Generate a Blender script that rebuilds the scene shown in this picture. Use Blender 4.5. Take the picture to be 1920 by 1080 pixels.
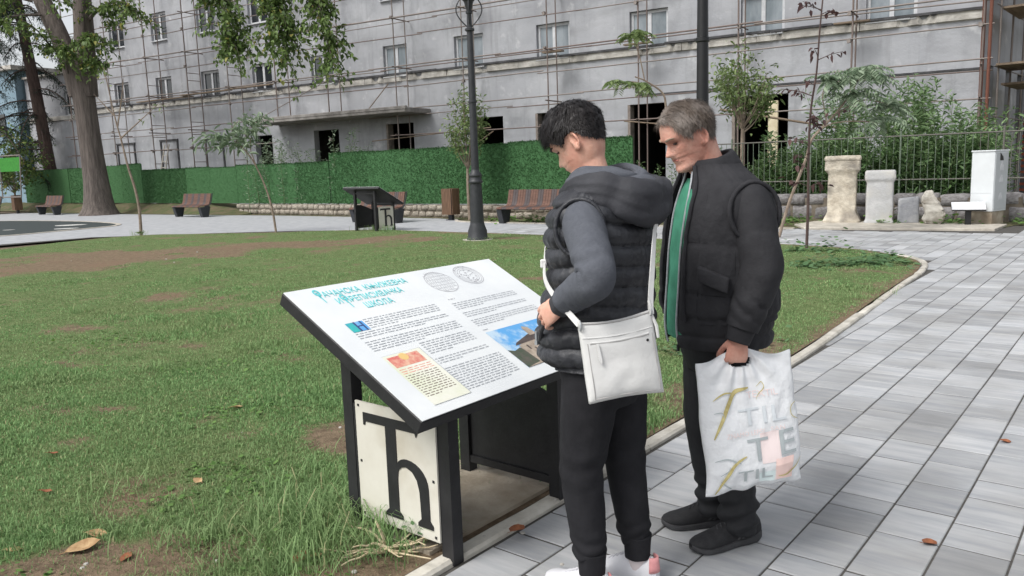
import bpy, bmesh, math, random
import numpy as np
from mathutils import Vector, Matrix, noise as mnoise

for _o in list(bpy.data.objects):
    bpy.data.objects.remove(_o)
scene = bpy.context.scene
COL = scene.collection
PI = math.pi
R = math.radians
rng = np.random.default_rng(11)
random.seed(11)

# ---------------------------------------------------------------- camera
CAM_H = 1.52
pitch, roll = R(8.5), R(1.9)
_f = Vector((0, math.cos(pitch), -math.sin(pitch)))
_r = Vector((1, 0, 0))
_u = _r.cross(_f)
_r2 = math.cos(roll) * _r - math.sin(roll) * _u
_u2 = math.sin(roll) * _r + math.cos(roll) * _u
cam_data = bpy.data.cameras.new('camera')
cam_data.sensor_width = 36.0
cam_data.lens = 1500.0 / 1920.0 * 36.0
cam_data.clip_start = 0.05
cam_data.clip_end = 3000
cam = bpy.data.objects.new('camera', cam_data)
COL.objects.link(cam)
_m = Matrix((( _r2.x, _u2.x, -_f.x, 0), (_r2.y, _u2.y, -_f.y, 0), (_r2.z, _u2.z, -_f.z, CAM_H), (0, 0, 0, 1)))
cam.matrix_world = _m
scene.camera = cam

# ---------------------------------------------------------------- sky, sun, exposure (bright overcast)
SUN_EL, SUN_AZ = R(52), R(215)          # direction towards the sun, azimuth from +X anticlockwise
world = bpy.data.worlds.new('World')
scene.world = world
world.use_nodes = True
wn = world.node_tree
wn.nodes.clear()
w_out = wn.nodes.new('ShaderNodeOutputWorld')
w_bg = wn.nodes.new('ShaderNodeBackground')
w_sky = wn.nodes.new('ShaderNodeTexSky')
w_sky.sky_type = 'NISHITA'
w_sky.sun_disc = False
w_sky.sun_elevation = SUN_EL
w_sky.sun_rotation = R(90) - SUN_AZ
w_sky.air_density = 1.0
w_sky.dust_density = 3.0
w_hsv = wn.nodes.new('ShaderNodeHueSaturation')
w_hsv.inputs['Saturation'].default_value = 0.22
wn.links.new(w_sky.outputs[0], w_hsv.inputs['Color'])
wn.links.new(w_hsv.outputs[0], w_bg.inputs[0])
wn.links.new(w_bg.outputs[0], w_out.inputs[0])
w_bg.inputs[1].default_value = 0.135
sun_data = bpy.data.lights.new('sun', 'SUN')
sun_data.energy = 1.5
sun_data.angle = R(22)
sun_data.color = (1.0, 0.97, 0.93)
sun = bpy.data.objects.new('sun', sun_data)
COL.objects.link(sun)
_sd = Vector((math.cos(SUN_EL) * math.cos(SUN_AZ), math.cos(SUN_EL) * math.sin(SUN_AZ), math.sin(SUN_EL)))
sun.rotation_euler = (-_sd).to_track_quat('-Z', 'Y').to_euler()
vs = scene.view_settings
vs.view_transform = 'Standard'
vs.look = 'None'
vs.gamma = 1.0
vs.use_curve_mapping = False
vs.exposure = 0.55
scene.cycles.max_bounces = 6
scene.cycles.transparent_max_bounces = 8
scene.cycles.use_denoising = True

# ---------------------------------------------------------------- helpers
def S(r, g, b):
    """sRGB 0-255 -> linear"""
    f = lambda v: (v / 255) / 12.92 if v / 255 <= 0.04045 else ((v / 255 + 0.055) / 1.055) ** 2.4
    return (f(r), f(g), f(b), 1.0)

def mat(name, c1, c2=None, rough=0.8, scale=8.0, detail=4.0, bump=0.0, bscale=None, metal=0.0, spec=0.4, stretch=None,
        c3=None, scale3=1.0, amt3=0.5, sheen=0.0, coord='Object', trans=0.0, lo=0.35, hi=0.65, rot=0.0, attr=None, coat=0.0, sss=0.0):
    """principled material: two tones mixed by noise, optional third tone by a broader noise, bump; attr = per-piece shade attribute"""
    m = bpy.data.materials.new(name)
    m.use_nodes = True
    nt = m.node_tree
    N, L = nt.nodes, nt.links
    p = N['Principled BSDF']
    p.inputs['Roughness'].default_value = rough
    p.inputs['Metallic'].default_value = metal
    p.inputs['Specular IOR Level'].default_value = spec
    if sheen: p.inputs['Sheen Weight'].default_value = sheen
    if coat: p.inputs['Coat Weight'].default_value = coat
    if sss:
        p.inputs['Subsurface Weight'].default_value = sss
        p.inputs['Subsurface Radius'].default_value = (0.01, 0.004, 0.002)
        p.inputs['Subsurface Scale'].default_value = 1.0
    if trans: p.inputs['Transmission Weight'].default_value = trans
    tc = N.new('ShaderNodeTexCoord')
    mp = N.new('ShaderNodeMapping')
    L.new(tc.outputs[coord], mp.inputs[0])
    if rot:
        mp.vector_type = 'TEXTURE'; mp.inputs['Rotation'].default_value[2] = rot
        if stretch: mp.inputs['Scale'].default_value = [1 / v for v in stretch]
    elif stretch: mp.inputs['Scale'].default_value = stretch
    vec = mp.outputs[0]
    col = None
    if c2 is not None:
        t = N.new('ShaderNodeTexNoise')
        t.inputs['Scale'].default_value = scale
        t.inputs['Detail'].default_value = detail
        t.inputs['Roughness'].default_value = 0.62
        if attr:
            at = N.new('ShaderNodeAttribute'); at.attribute_name = attr
            ml = N.new('ShaderNodeMath'); ml.operation = 'MULTIPLY'; ml.inputs[1].default_value = 37.0
            L.new(at.outputs['Fac'], ml.inputs[0])
            cb = N.new('ShaderNodeCombineXYZ'); L.new(ml.outputs[0], cb.inputs[2]); L.new(ml.outputs[0], cb.inputs[0])
            ad = N.new('ShaderNodeVectorMath'); ad.operation = 'ADD'
            L.new(vec, ad.inputs[0]); L.new(cb.outputs[0], ad.inputs[1])
            vec = ad.outputs[0]
        L.new(vec, t.inputs['Vector'])
        r = N.new('ShaderNodeMapRange')
        r.inputs[1].default_value = lo; r.inputs[2].default_value = hi
        L.new(t.outputs[0], r.inputs[0])
        x = N.new('ShaderNodeMix'); x.data_type = 'RGBA'
        L.new(r.outputs[0], x.inputs['Factor'])
        x.inputs['A'].default_value = c1; x.inputs['B'].default_value = c2
        col = x.outputs['Result']
        if c3 is not None:
            t3 = N.new('ShaderNodeTexNoise'); t3.inputs['Scale'].default_value = scale3; t3.inputs['Detail'].default_value = 5
            L.new(tc.outputs[coord], t3.inputs['Vector'])
            r3 = N.new('ShaderNodeMapRange'); r3.inputs[1].default_value = 0.45; r3.inputs[2].default_value = 0.7
            r3.inputs[4].default_value = amt3
            L.new(t3.outputs[0], r3.inputs[0])
            x3 = N.new('ShaderNodeMix'); x3.data_type = 'RGBA'
            L.new(r3.outputs[0], x3.inputs['Factor']); L.new(col, x3.inputs['A']); x3.inputs['B'].default_value = c3
            col = x3.outputs['Result']
        if attr:
            hv = N.new('ShaderNodeHueSaturation')
            mr = N.new('ShaderNodeMapRange'); mr.inputs[3].default_value = 0.72; mr.inputs[4].default_value = 1.22
            L.new(at.outputs['Fac'], mr.inputs[0]); L.new(mr.outputs[0], hv.inputs['Value']); L.new(col, hv.inputs['Color'])
            col = hv.outputs[0]
        L.new(col, p.inputs['Base Color'])
    else:
        p.inputs['Base Color'].default_value = c1
    if bump:
        b = N.new('ShaderNodeBump')
        b.inputs['Strength'].default_value = 1.0
        b.inputs['Distance'].default_value = bump
        tb = N.new('ShaderNodeTexNoise'); tb.inputs['Scale'].default_value = bscale or scale * 3; tb.inputs['Detail'].default_value = 6
        L.new(mp.outputs[0], tb.inputs['Vector'])
        L.new(tb.outputs[0], b.inputs['Height'])
        L.new(b.outputs[0], p.inputs['Normal'])
    return m

def leaf_mat(name, c1, c2, c3=None, rough=0.55, patch=None, pscale=1.0, pamt=0.6):
    """leaf: tone varies from leaf to leaf, light passes through"""
    m = bpy.data.materials.new(name); m.use_nodes = True
    nt = m.node_tree; N, L = nt.nodes, nt.links
    p = N['Principled BSDF']; out = N['Material Output']
    g = N.new('ShaderNodeNewGeometry')
    cr = N.new('ShaderNodeValToRGB')
    cr.color_ramp.elements[0].color = c1
    cr.color_ramp.elements[1].color = c2
    if c3:
        e = cr.color_ramp.elements.new(0.93); e.color = c2
        cr.color_ramp.elements[2].color = c3; cr.color_ramp.elements[2].position = 1.0
    L.new(g.outputs['Random Per Island'], cr.inputs[0])
    lc = cr.outputs[0]
    if patch:                                   # broad patches of another tone, as turf has
        tc = N.new('ShaderNodeTexCoord'); tn = N.new('ShaderNodeTexNoise'); tn.inputs['Scale'].default_value = pscale; tn.inputs['Detail'].default_value = 4
        L.new(tc.outputs['Object'], tn.inputs['Vector'])
        mr = N.new('ShaderNodeMapRange'); mr.inputs[1].default_value = .42; mr.inputs[2].default_value = .68; mr.inputs[4].default_value = pamt; L.new(tn.outputs[0], mr.inputs[0])
        xm = N.new('ShaderNodeMix'); xm.data_type = 'RGBA'; L.new(mr.outputs[0], xm.inputs['Factor']); L.new(lc, xm.inputs['A']); xm.inputs['B'].default_value = patch; lc = xm.outputs['Result']
    L.new(lc, p.inputs['Base Color'])
    p.inputs['Roughness'].default_value = rough
    p.inputs['Specular IOR Level'].default_value = 0.3
    tr = N.new('ShaderNodeBsdfTranslucent'); L.new(lc, tr.inputs[0])
    mx = N.new('ShaderNodeMixShader'); mx.inputs[0].default_value = 0.3
    L.new(p.outputs[0], mx.inputs[1]); L.new(tr.outputs[0], mx.inputs[2]); L.new(mx.outputs[0], out.inputs[0])
    return m

def mesh_np(name, V, F, smooth=False):
    """mesh from arrays; F is (n,3)/(n,4) array or list of lists"""
    me = bpy.data.meshes.new(name)
    if isinstance(F, np.ndarray):
        n, k = F.shape
        me.vertices.add(len(V)); me.vertices.foreach_set('co', np.asarray(V, np.float32).ravel())
        me.loops.add(n * k); me.loops.foreach_set('vertex_index', F.astype(np.int32).ravel())
        me.polygons.add(n); me.polygons.foreach_set('loop_start', np.arange(0, n * k, k, dtype=np.int32))
        me.update(calc_edges=True); me.validate()
    else:
        me.from_pydata([tuple(v) for v in V], [], F)
        me.update()
    if smooth: me.shade_smooth()
    return me

def link(name, me, m=None, parent=None, loc=None, rz=None):
    o = bpy.data.objects.new(name, me)
    COL.objects.link(o)
    if m is not None and me is not None and len(me.materials) == 0:
        me.materials.append(m)
    if parent is not None: o.parent = parent
    if loc is not None: o.location = loc
    if rz is not None: o.rotation_euler = (0, 0, rz)
    return o

def tag(o, label=None, cat=None, group=None, kind=None):
    if label: o['label'] = label
    if cat: o['category'] = cat
    if group: o['group'] = group
    if kind: o['kind'] = kind
    return o

def thing(name, label, cat, loc=(0, 0, 0), rz=0.0, group=None):
    o = bpy.data.objects.new(name, None)
    COL.objects.link(o)
    o.location = loc; o.rotation_euler = (0, 0, rz)
    return tag(o, label, cat, group)

def copy_tree(o, parent=None):
    c = o.copy(); COL.objects.link(c); c.parent = parent
    for ch in list(o.children): copy_tree(ch, c)
    return c

class MB:
    """collects shapes into one mesh"""
    def __init__(s): s.v = []; s.f = []
    def add(s, V, F):
        o = len(s.v); s.v.extend([tuple(map(float, p)) for p in V]); s.f.extend([[i + o for i in q] for q in F]); return s
    def box(s, c, d, rz=0.0, M=None, taper=1.0):
        x, y, z = d[0] / 2, d[1] / 2, d[2] / 2
        P = [(-x, -y, -z), (x, -y, -z), (x, y, -z), (-x, y, -z), (-x * taper, -y * taper, z), (x * taper, -y * taper, z), (x * taper, y * taper, z), (-x * taper, y * taper, z)]
        if M is not None: P = [tuple(M @ Vector(p)) for p in P]
        elif rz:
            c_, s_ = math.cos(rz), math.sin(rz); P = [(p[0] * c_ - p[1] * s_, p[0] * s_ + p[1] * c_, p[2]) for p in P]
        P = [(p[0] + c[0], p[1] + c[1], p[2] + c[2]) for p in P]
        return s.add(P, [[3, 2, 1, 0], [4, 5, 6, 7], [0, 1, 5, 4], [1, 2, 6, 5], [2, 3, 7, 6], [3, 0, 4, 7]])
    def quad(s, a, b, c, d): return s.add([a, b, c, d], [[0, 1, 2, 3]])
    def tube(s, pts, rad, seg=8, cap=True):
        V, F = tube_arrays(pts, rad, seg, cap); return s.add(V, F)
    def lathe(s, prof, seg=20, c=(0, 0, 0)):
        V = []; F = []
        for (r, z) in prof:
            for i in range(seg):
                a = 2 * PI * i / seg; V.append((c[0] + r * math.cos(a), c[1] + r * math.sin(a), c[2] + z))
        for j in range(len(prof) - 1):
            for i in range(seg):
                k = (i + 1) % seg; F.append([j * seg + i, j * seg + k, (j + 1) * seg + k, (j + 1) * seg + i])
        F.append(list(range(seg))[::-1]); F.append([(len(prof) - 1) * seg + i for i in range(seg)])
        return s.add(V, F)
    def prism(s, poly, h0, h1, M=None):
        """2-D polygon extruded along z from h0 to h1"""
        n = len(poly)
        V = [(p[0], p[1], h0) for p in poly] + [(p[0], p[1], h1) for p in poly]
        if M is not None: V = [tuple(M @ Vector(p)) for p in V]
        F = [list(range(n))[::-1], [n + i for i in range(n)]] + [[i, (i + 1) % n, n + (i + 1) % n, n + i] for i in range(n)]
        return s.add(V, F)
    def mesh(s, name, smooth=False, bevel=0.0, seg=1, jitter=0.0):
        me = bpy.data.meshes.new(name)
        me.from_pydata(s.v, [], s.f); me.update()
        if bevel:
            bm = bmesh.new(); bm.from_mesh(me)
            bmesh.ops.remove_doubles(bm, verts=bm.verts, dist=1e-5)
            es = [e for e in bm.edges if len(e.link_faces) == 2 and e.calc_face_angle() > 0.4]
            bmesh.ops.bevel(bm, geom=es, offset=bevel, segments=seg, affect='EDGES', profile=0.5)
            bm.to_mesh(me); bm.free()
        if smooth:
            me.shade_smooth()
            me.set_sharp_from_angle(angle=R(40)) if hasattr(me, 'set_sharp_from_angle') else None
        return me
    def build(s, name, m, parent=None, smooth=False, bevel=0.0, seg=1):
        return link(name, s.mesh(name, smooth, bevel, seg), m, parent)

def tube_arrays(pts, rad, seg=8, cap=True):
    pts = [Vector(p) for p in pts]; n = len(pts)
    rads = rad if isinstance(rad, (list, tuple, np.ndarray)) else [rad] * n
    V = []; F = []
    prev = None
    for i, p in enumerate(pts):
        t = (pts[min(i + 1, n - 1)] - pts[max(i - 1, 0)])
        if t.length < 1e-9: t = Vector((0, 0, 1))
        t.normalize()
        if prev is None:
            a = Vector((0, 0, 1)) if abs(t.z) < 0.9 else Vector((1, 0, 0))
            u = t.cross(a).normalized()
        else:
            u = (prev - t * prev.dot(t))
            u = u.normalized() if u.length > 1e-6 else t.orthogonal().normalized()
        prev = u; w = t.cross(u)
        for k in range(seg):
            a = 2 * PI * k / seg
            V.append(tuple(p + (u * math.cos(a) + w * math.sin(a)) * rads[i]))
    for i in range(n - 1):
        for k in range(seg):
            q = (k + 1) % seg
            F.append([i * seg + k, i * seg + q, (i + 1) * seg + q, (i + 1) * seg + k])
    if cap:
        F.append(list(range(seg))[::-1]); F.append([(n - 1) * seg + k for k in range(seg)])
    return V, F

def cr(pts, m=6, closed=False):
    """Catmull-Rom through rows of an array"""
    P = np.asarray(pts, float); n = len(P); out = []
    rg = range(n if closed else n - 1)
    for i in rg:
        if closed: a, b, c, d = P[(i - 1) % n], P[i], P[(i + 1) % n], P[(i + 2) % n]
        else: a, b, c, d = P[max(i - 1, 0)], P[i], P[i + 1], P[min(i + 2, n - 1)]
        for j in range(m):
            t = j / m
            out.append(0.5 * ((2 * b) + (-a + c) * t + (2 * a - 5 * b + 4 * c - d) * t * t + (-a + 3 * b - 3 * c + d) * t ** 3))
    if not closed: out.append(P[-1])
    return np.array(out)

_unit = {}
def rod(name, p0, p1, r, m, parent, seg=6):
    """a straight bar that shares one unit mesh with its likes"""
    key = (m.name, seg)
    if key not in _unit:
        b = MB(); V, F = tube_arrays([(0, 0, 0), (0, 0, 1)], 1.0, seg); b.add(V, F); me = b.mesh('bar'); me.materials.append(m); me.shade_smooth()
        _unit[key] = me
    o = bpy.data.objects.new(name, _unit[key]); COL.objects.link(o)
    a, c = Vector(p0), Vector(p1); d = c - a
    o.parent = parent
    o.rotation_mode = 'QUATERNION'
    o.rotation_quaternion = d.to_track_quat('Z', 'Y')
    o.location = a; o.scale = (r, r, d.length)
    return o

# site axes: K runs along the paved walk, N across it
K = Vector((0.63, 0.777, 0)).normalized()
NN = Vector((-K.y, K.x, 0))
KA = math.atan2(K.y, K.x)
def kn(k, n, z=0.0):
    p = K * k + NN * n
    return Vector((p.x, p.y, z))
def fbm(x, y, z=0.0, o=4):
    return mnoise.fractal(Vector((x, y, z)), 0.8, 2.0, o)
def GP(px, py, z=0.0):
    """ground point under a spot of the 1920 x 1080 view, from the surveyed camera"""
    d = _r2 * ((px - 960) / 1500) + _u2 * ((540 - py) / 1500) + _f
    t = (z - CAM_H) / d.z
    return (d.x * t, d.y * t)
# ================================================================ GROUND, LAWN, PATHS
M_soil = mat('soil', S(118, 104, 88), S(92, 80, 66), rough=0.95, scale=3.0, bump=0.01, bscale=60)
g = MB(); g.quad((-900, -900, -0.06), (900, -900, -0.06), (900, 900, -0.06), (-900, 900, -0.06))
ground = tag(g.build('ground', M_soil), kind='structure')

# lawn outline in (k, n): kerb side, rounded tip, far side along the cross path, left end
LAWN = [(-4, 2.12), (1, 2.12), (4, 2.12), (6, 2.13), (7.6, 2.2), (9.6, 2.32), (11.2, 2.39), (12.0, 2.5), (12.6, 2.68), (13.05, 3.0), (13.5, 3.45), (13.85, 3.95), (14.15, 5.0), (14.38, 6.5),
        (14.42, 9), (14.42, 12), (14.4, 14.5), (14.3, 16.3), (13.8, 17.4), (12.9, 18.5), (12.0, 20.0), (11.0, 21.8), (9.5, 22.2), (7.2, 21.3),
        (4, 19.5), (0, 18), (-4, 17)]
def in_poly(x, y, P):
    inside = np.zeros(len(x), bool); n = len(P); j = n - 1
    for i in range(n):
        xi, yi = P[i]; xj, yj = P[j]
        c = ((yi > y) != (yj > y)) & (x < (xj - xi) * (y - yi) / (yj - yi + 1e-12) + xi)
        inside ^= c; j = i
    return inside
def edge_dist(x, y, P):
    d = np.full(len(x), 1e9)
    for i in range(len(P)):
        a = np.array(P[i]); b = np.array(P[(i + 1) % len(P)]); ab = b - a
        t = np.clip(((x - a[0]) * ab[0] + (y - a[1]) * ab[1]) / (ab @ ab), 0, 1)
        d = np.minimum(d, np.hypot(x - a[0] - t * ab[0], y - a[1] - t * ab[1]))
    return d
_tab = rng.random((64, 64))
def vnoise(x, y):
    xi = np.floor(x).astype(int); yi = np.floor(y).astype(int); fx = x - xi; fy = y - yi
    fx = fx * fx * (3 - 2 * fx); fy = fy * fy * (3 - 2 * fy)
    t = lambda a, b: _tab[a % 64, b % 64]
    return (t(xi, yi) * (1 - fx) + t(xi + 1, yi) * fx) * (1 - fy) + (t(xi, yi + 1) * (1 - fx) + t(xi + 1, yi + 1) * fx) * fy
def vfbm(x, y, o=4):
    s = 0; a = 0.5
    for i in range(o):
        s = s + a * vnoise(x * 2 ** i + 17 * i, y * 2 ** i + 5 * i); a *= 0.5
    return s / (1 - 0.5 ** o)
def bare(X, Y):
    """0 = thick grass, 1 = bare soil; world x, y"""
    b = np.clip((vfbm(X * 1.1 + 3, Y * 1.1 + 9) - 0.60) * 5.0, 0, 1) * 0.6
    b = np.maximum(b, np.clip((vfbm(X * 3.1 + 30, Y * 3.1 + 2, 3) - 0.64) * 5, 0, 1) * 0.55)
    k = X * K.x + Y * K.y; n = X * NN.x + Y * NN.y
    # trodden band near the far left of the lawn
    def blob(cx, cy, rx, ry, ang=0.0):
        c, s = math.cos(ang), math.sin(ang)
        u = ((X - cx) * c + (Y - cy) * s) / rx; v = (-(X - cx) * s + (Y - cy) * c) / ry
        return np.clip(1.35 - (u * u + v * v) + (vfbm(X * 1.6, Y * 1.6) - 0.5) * 3.6, 0, 1)
    b = np.maximum(b, blob(-8.6, 15.4, 4.4, 1.9, 0.55) * 0.82)
    b = np.maximum(b, blob(-4.6, 17.8, 3.0, 1.0, 0.2) * 0.75)
    b = np.maximum(b, blob(-0.85, 4.55, 0.35, 0.3) * 0.9)
    b = np.maximum(b, blob(-1.55, 3.0, 0.5, 0.2, 0.2) * 0.85)
    b = np.maximum(b, blob(-0.62, 2.72, 0.32, 0.2, 0.5) * 0.9)
    b = np.maximum(b, blob(-0.1, 3.4, 0.62, 0.5, 0.8) * 1.0)
    b = np.maximum(b, blob(1.0, 5.0, 0.4, 0.2, 0.9) * 0.7)
    b = np.maximum(b, blob(1.75, 6.0, 0.6, 0.18, 0.9) * 0.75)
    e = edge_dist(k, n, LAWN)
    b = np.maximum(b, np.clip(1 - e / 0.10, 0, 1) * 0.75)
    return np.clip(b, 0, 1)

def lawn_z(X, Y):
    return 0.012 + 0.018 * vfbm(X * 0.9, Y * 0.9)

# lawn sheet: gridded so that bare soil and green turf follow one map
_gx = np.arange(-20, 9, 0.16); _gy = np.arange(1.0, 27, 0.16)
GX, GY = np.meshgrid(_gx, _gy, indexing='ij')
gk = (GX * K.x + GY * K.y).ravel(); gn = (GX * NN.x + GY * NN.y).ravel()
# build in a warped grid so the boundary is clean: triangulate polygon with bmesh instead
bm = bmesh.new()
_outl = cr([(a, b) for a, b in LAWN], 5)
vs_ = [bm.verts.new(kn(a, b, 0.0)) for a, b in _outl]
bm.faces.new(vs_)
bmesh.ops.triangulate(bm, faces=bm.faces[:])
for _ in range(7):
    es = [e for e in bm.edges if e.calc_length() > 0.45]
    if not es: break
    bmesh.ops.subdivide_edges(bm, edges=es, cuts=1)
    bmesh.ops.triangulate(bm, faces=bm.faces[:])
lawn_me = bpy.data.meshes.new('lawn'); bm.to_mesh(lawn_me); bm.free()
_co = np.zeros(len(lawn_me.vertices) * 3, np.float32); lawn_me.vertices.foreach_get('co', _co); _co = _co.reshape(-1, 3)
_co[:, 2] = lawn_z(_co[:, 0], _co[:, 1]); lawn_me.vertices.foreach_set('co', _co.ravel())
_at = lawn_me.attributes.new('bare', 'FLOAT', 'POINT'); _at.data.foreach_set('value', bare(_co[:, 0].astype(float), _co[:, 1].astype(float)).astype(np.float32))
lawn_me.shade_smooth()
M_lawn = bpy.data.materials.new('turf'); M_lawn.use_nodes = True
def _turf(m):
    nt = m.node_tree; N, L = nt.nodes, nt.links; p = N['Principled BSDF']; p.inputs['Roughness'].default_value = 0.95; p.inputs['Specular IOR Level'].default_value = 0.15
    tc = N.new('ShaderNodeTexCoord')
    def nz(s, d=5):
        t = N.new('ShaderNodeTexNoise'); t.inputs['Scale'].default_value = s; t.inputs['Detail'].default_value = d; t.inputs['Roughness'].default_value = 0.65
        L.new(tc.outputs['Object'], t.inputs['Vector']); return t.outputs[0]
    def mixc(f, a, b):
        x = N.new('ShaderNodeMix'); x.data_type = 'RGBA'; L.new(f, x.inputs['Factor'])
        for s, v in (('A', a), ('B', b)):
            if isinstance(v, tuple): x.inputs[s].default_value = v
            else: L.new(v, x.inputs[s])
        return x.outputs['Result']
    def rg(f, a, b):
        r = N.new('ShaderNodeMapRange'); r.inputs[1].default_value = a; r.inputs[2].default_value = b; L.new(f, r.inputs[0]); return r.outputs[0]
    soil = mixc(rg(nz(14), .35, .65), S(136, 119, 98), S(102, 88, 72))
    soil = mixc(rg(nz(0.7), .52, .66), soil, S(124, 104, 86))
    green = mixc(rg(nz(5), .3, .7), S(84, 104, 62), S(114, 124, 84))  # toned darker than the blades, standing in for shade between them
    at = N.new('ShaderNodeAttribute'); at.attribute_name = 'bare'
    ad = N.new('ShaderNodeMath'); ad.operation = 'ADD'; L.new(at.outputs['Fac'], ad.inputs[0])
    nn = N.new('ShaderNodeMath'); nn.operation = 'MULTIPLY_ADD'; nn.inputs[1].default_value = 1.3; nn.inputs[2].default_value = -0.62; L.new(nz(9, 6), nn.inputs[0])
    L.new(nn.outputs[0], ad.inputs[1])
    L.new(mixc(rg(ad.outputs[0], .2, .55), green, soil), p.inputs['Base Color'])
    b = N.new('ShaderNodeBump'); b.inputs['Distance'].default_value = 0.02; L.new(nz(45, 6), b.inputs['Height']); L.new(b.outputs[0], p.inputs['Normal'])
_turf(M_lawn)
lawn = tag(link('lawn', lawn_me, M_lawn), kind='structure')

# ---- paved walk and cross path: bedding sheet with pavers on it
M_joint = mat('joint_sand', S(66, 64, 61), S(86, 83, 79), rough=0.95, scale=20)
pb = MB()
for poly in ([(-4, 2.06), (-4, -14), (40, -14), (40, 2.06), (12.4, 2.06), (12.4, 2.5), (11, 2.35), (9.6, 2.28), (7.6, 2.15), (6, 2.08)], [(12.4, 2.0605), (40, 2.0605), (40, 48), (4, 48), (4, 23), (10.0, 23), (12.0, 20.6), (13.4, 18.4), (14.36, 16.4), (14.44, 12), (14.44, 6.5), (14.14, 4.9), (13.75, 3.9), (13.0, 3.0), (12.6, 2.7), (12.4, 2.6)],):
    P = [kn(a, b, -0.0045) for a, b in poly]
    pb.add([tuple(p) for p in P], [list(range(len(P)))[::-1]])
path = tag(pb.build('path', M_joint), kind='structure')
M_paver = mat('paver', S(178, 179, 180), S(155, 158, 162), rough=0.8, scale=1.0, detail=8, stretch=(18, 2.4, 1), rot=KA, attr='shade', bump=0.0015, bscale=60, lo=0.38, hi=0.66,
              c3=S(132, 130, 126), scale3=1.7, amt3=0.45)
def path_ok(k, n):
    """is the centre of a paver on paved ground and inside the part that is built"""
    a = np.array([k]); b = np.array([n])
    if n < 2.0 and k < 19.6: return True
    if k < 12.3 and n < np.interp(k, [0, 6, 7.6, 9.6, 11.6, 12.3], [2.0, 2.08, 2.2, 2.32, 2.38, 2.5]): return True
    if k > 12.0 and k < 18.0 and n >= 2.0:
        inl = in_poly(a, b, LAWN)[0]
        if inl: return False
        if edge_dist(a, b, LAWN)[0] < 0.12: return False
        bed = 17.5 if n < 16 else 18.5
        return k < bed
    return False
pav = []
W_ = 0.24
lens = [0.16, 0.24, 0.24, 0.32, 0.40]
rp = random.Random(5)
n0 = 2.02
i = 0
while n0 > -9.0 or i < 140:
    # strip between n0-W and n0 ; strips left of the kerb serve the cross path
    i += 1
    if i > 140: break
    n1 = 2.02 - W_ * (i - 46)
    kk = 0.4 + rp.random() * 0.3
    while kk < 19.6:
        l = rp.choice(lens)
        kc, nc = kk + l / 2, n1 - W_ / 2
        x, y = kc * K.x + nc * NN.x, kc * K.y + nc * NN.y
        if y > 1.6 and abs(x) < 0.85 * y + 1.0 and path_ok(kc, nc):
            pav.append((kk, l, n1))
        kk += l
def paver_geo(kk, l, n1, r):
    gp = 0.0040; ch = 0.003; zt = 0.0 + r.uniform(-0.0015, 0.0015)
    a, b, c, d = kk + gp * 1.5, kk + l - gp * 1.5, n1 - W_ + gp, n1 - gp
    z2 = zt - ch
    V = [kn(a, c, -0.03), kn(b, c, -0.03), kn(b, d, -0.03), kn(a, d, -0.03), kn(a, c, z2), kn(b, c, z2), kn(b, d, z2), kn(a, d, z2),
         kn(a + ch, c + ch, zt), kn(b - ch, c + ch, zt), kn(b - ch, d - ch, zt), kn(a + ch, d - ch, zt)]
    F = []
    for o in (0, 4):
        F += [[o + j, o + (j + 1) % 4, o + 4 + (j + 1) % 4, o + 4 + j] for j in range(4)]
    F.append([8, 9, 10, 11])
    # n runs left of k: flip so faces look up
    return V, [f[::1] for f in F]
pav.sort(key=lambda q: math.hypot(*(kn(q[0], q[2]).xy)) - 0.0 + (0 if (abs(kn(q[0], q[2]).x) < 0.66 * kn(q[0], q[2]).y + 0.2) else 50))
def shade_attr(me, vals):
    at = me.attributes.new('shade', 'FLOAT', 'POINT'); at.data.foreach_set('value', np.asarray(vals, np.float32))
rest = MB(); rsh = []
for j, (kk, l, n1) in enumerate(pav):
    V, F = paver_geo(kk, l, n1, rp)
    s = min(1, max(0, rp.gauss(0.5, 0.24)))
    if j < 300:
        me = MB().add(V, F).mesh('paver'); shade_attr(me, [s] * 12); link('paver', me, M_paver, path)
    else:
        rest.add(V, F); rsh += [s] * 12
me = rest.mesh('paver_field'); shade_attr(me, rsh)
tag(link('paver_field', me, M_paver, path), kind='stuff')
# far paved ground seen too flat to tell the pieces apart
M_farpave = mat('far_paving', S(178, 179, 181), S(154, 157, 161), rough=0.8, scale=1.0, stretch=(3, 8, 1), rot=KA, c3=S(140, 142, 146), scale3=4.0, amt3=0.5)
fp = MB()
fpoly = [(12.4, 20.3), (13.55, 18.6), (14.4, 16.4), (14.44, 12.7), (17.48, 12.7), (17.5, 15.9), (18.3, 16.9), (18.6, 17.6), (18.9, 21), (18.6, 27), (18.0, 34), (17.3, 48), (5, 48), (5, 23.6), (10.0, 23.2)]
fp.add([tuple(kn(a, b, 0.001)) for a, b in fpoly], [list(range(len(fpoly)))[::-1]])
tag(fp.build('far_paving', M_farpave), kind='structure')

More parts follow.
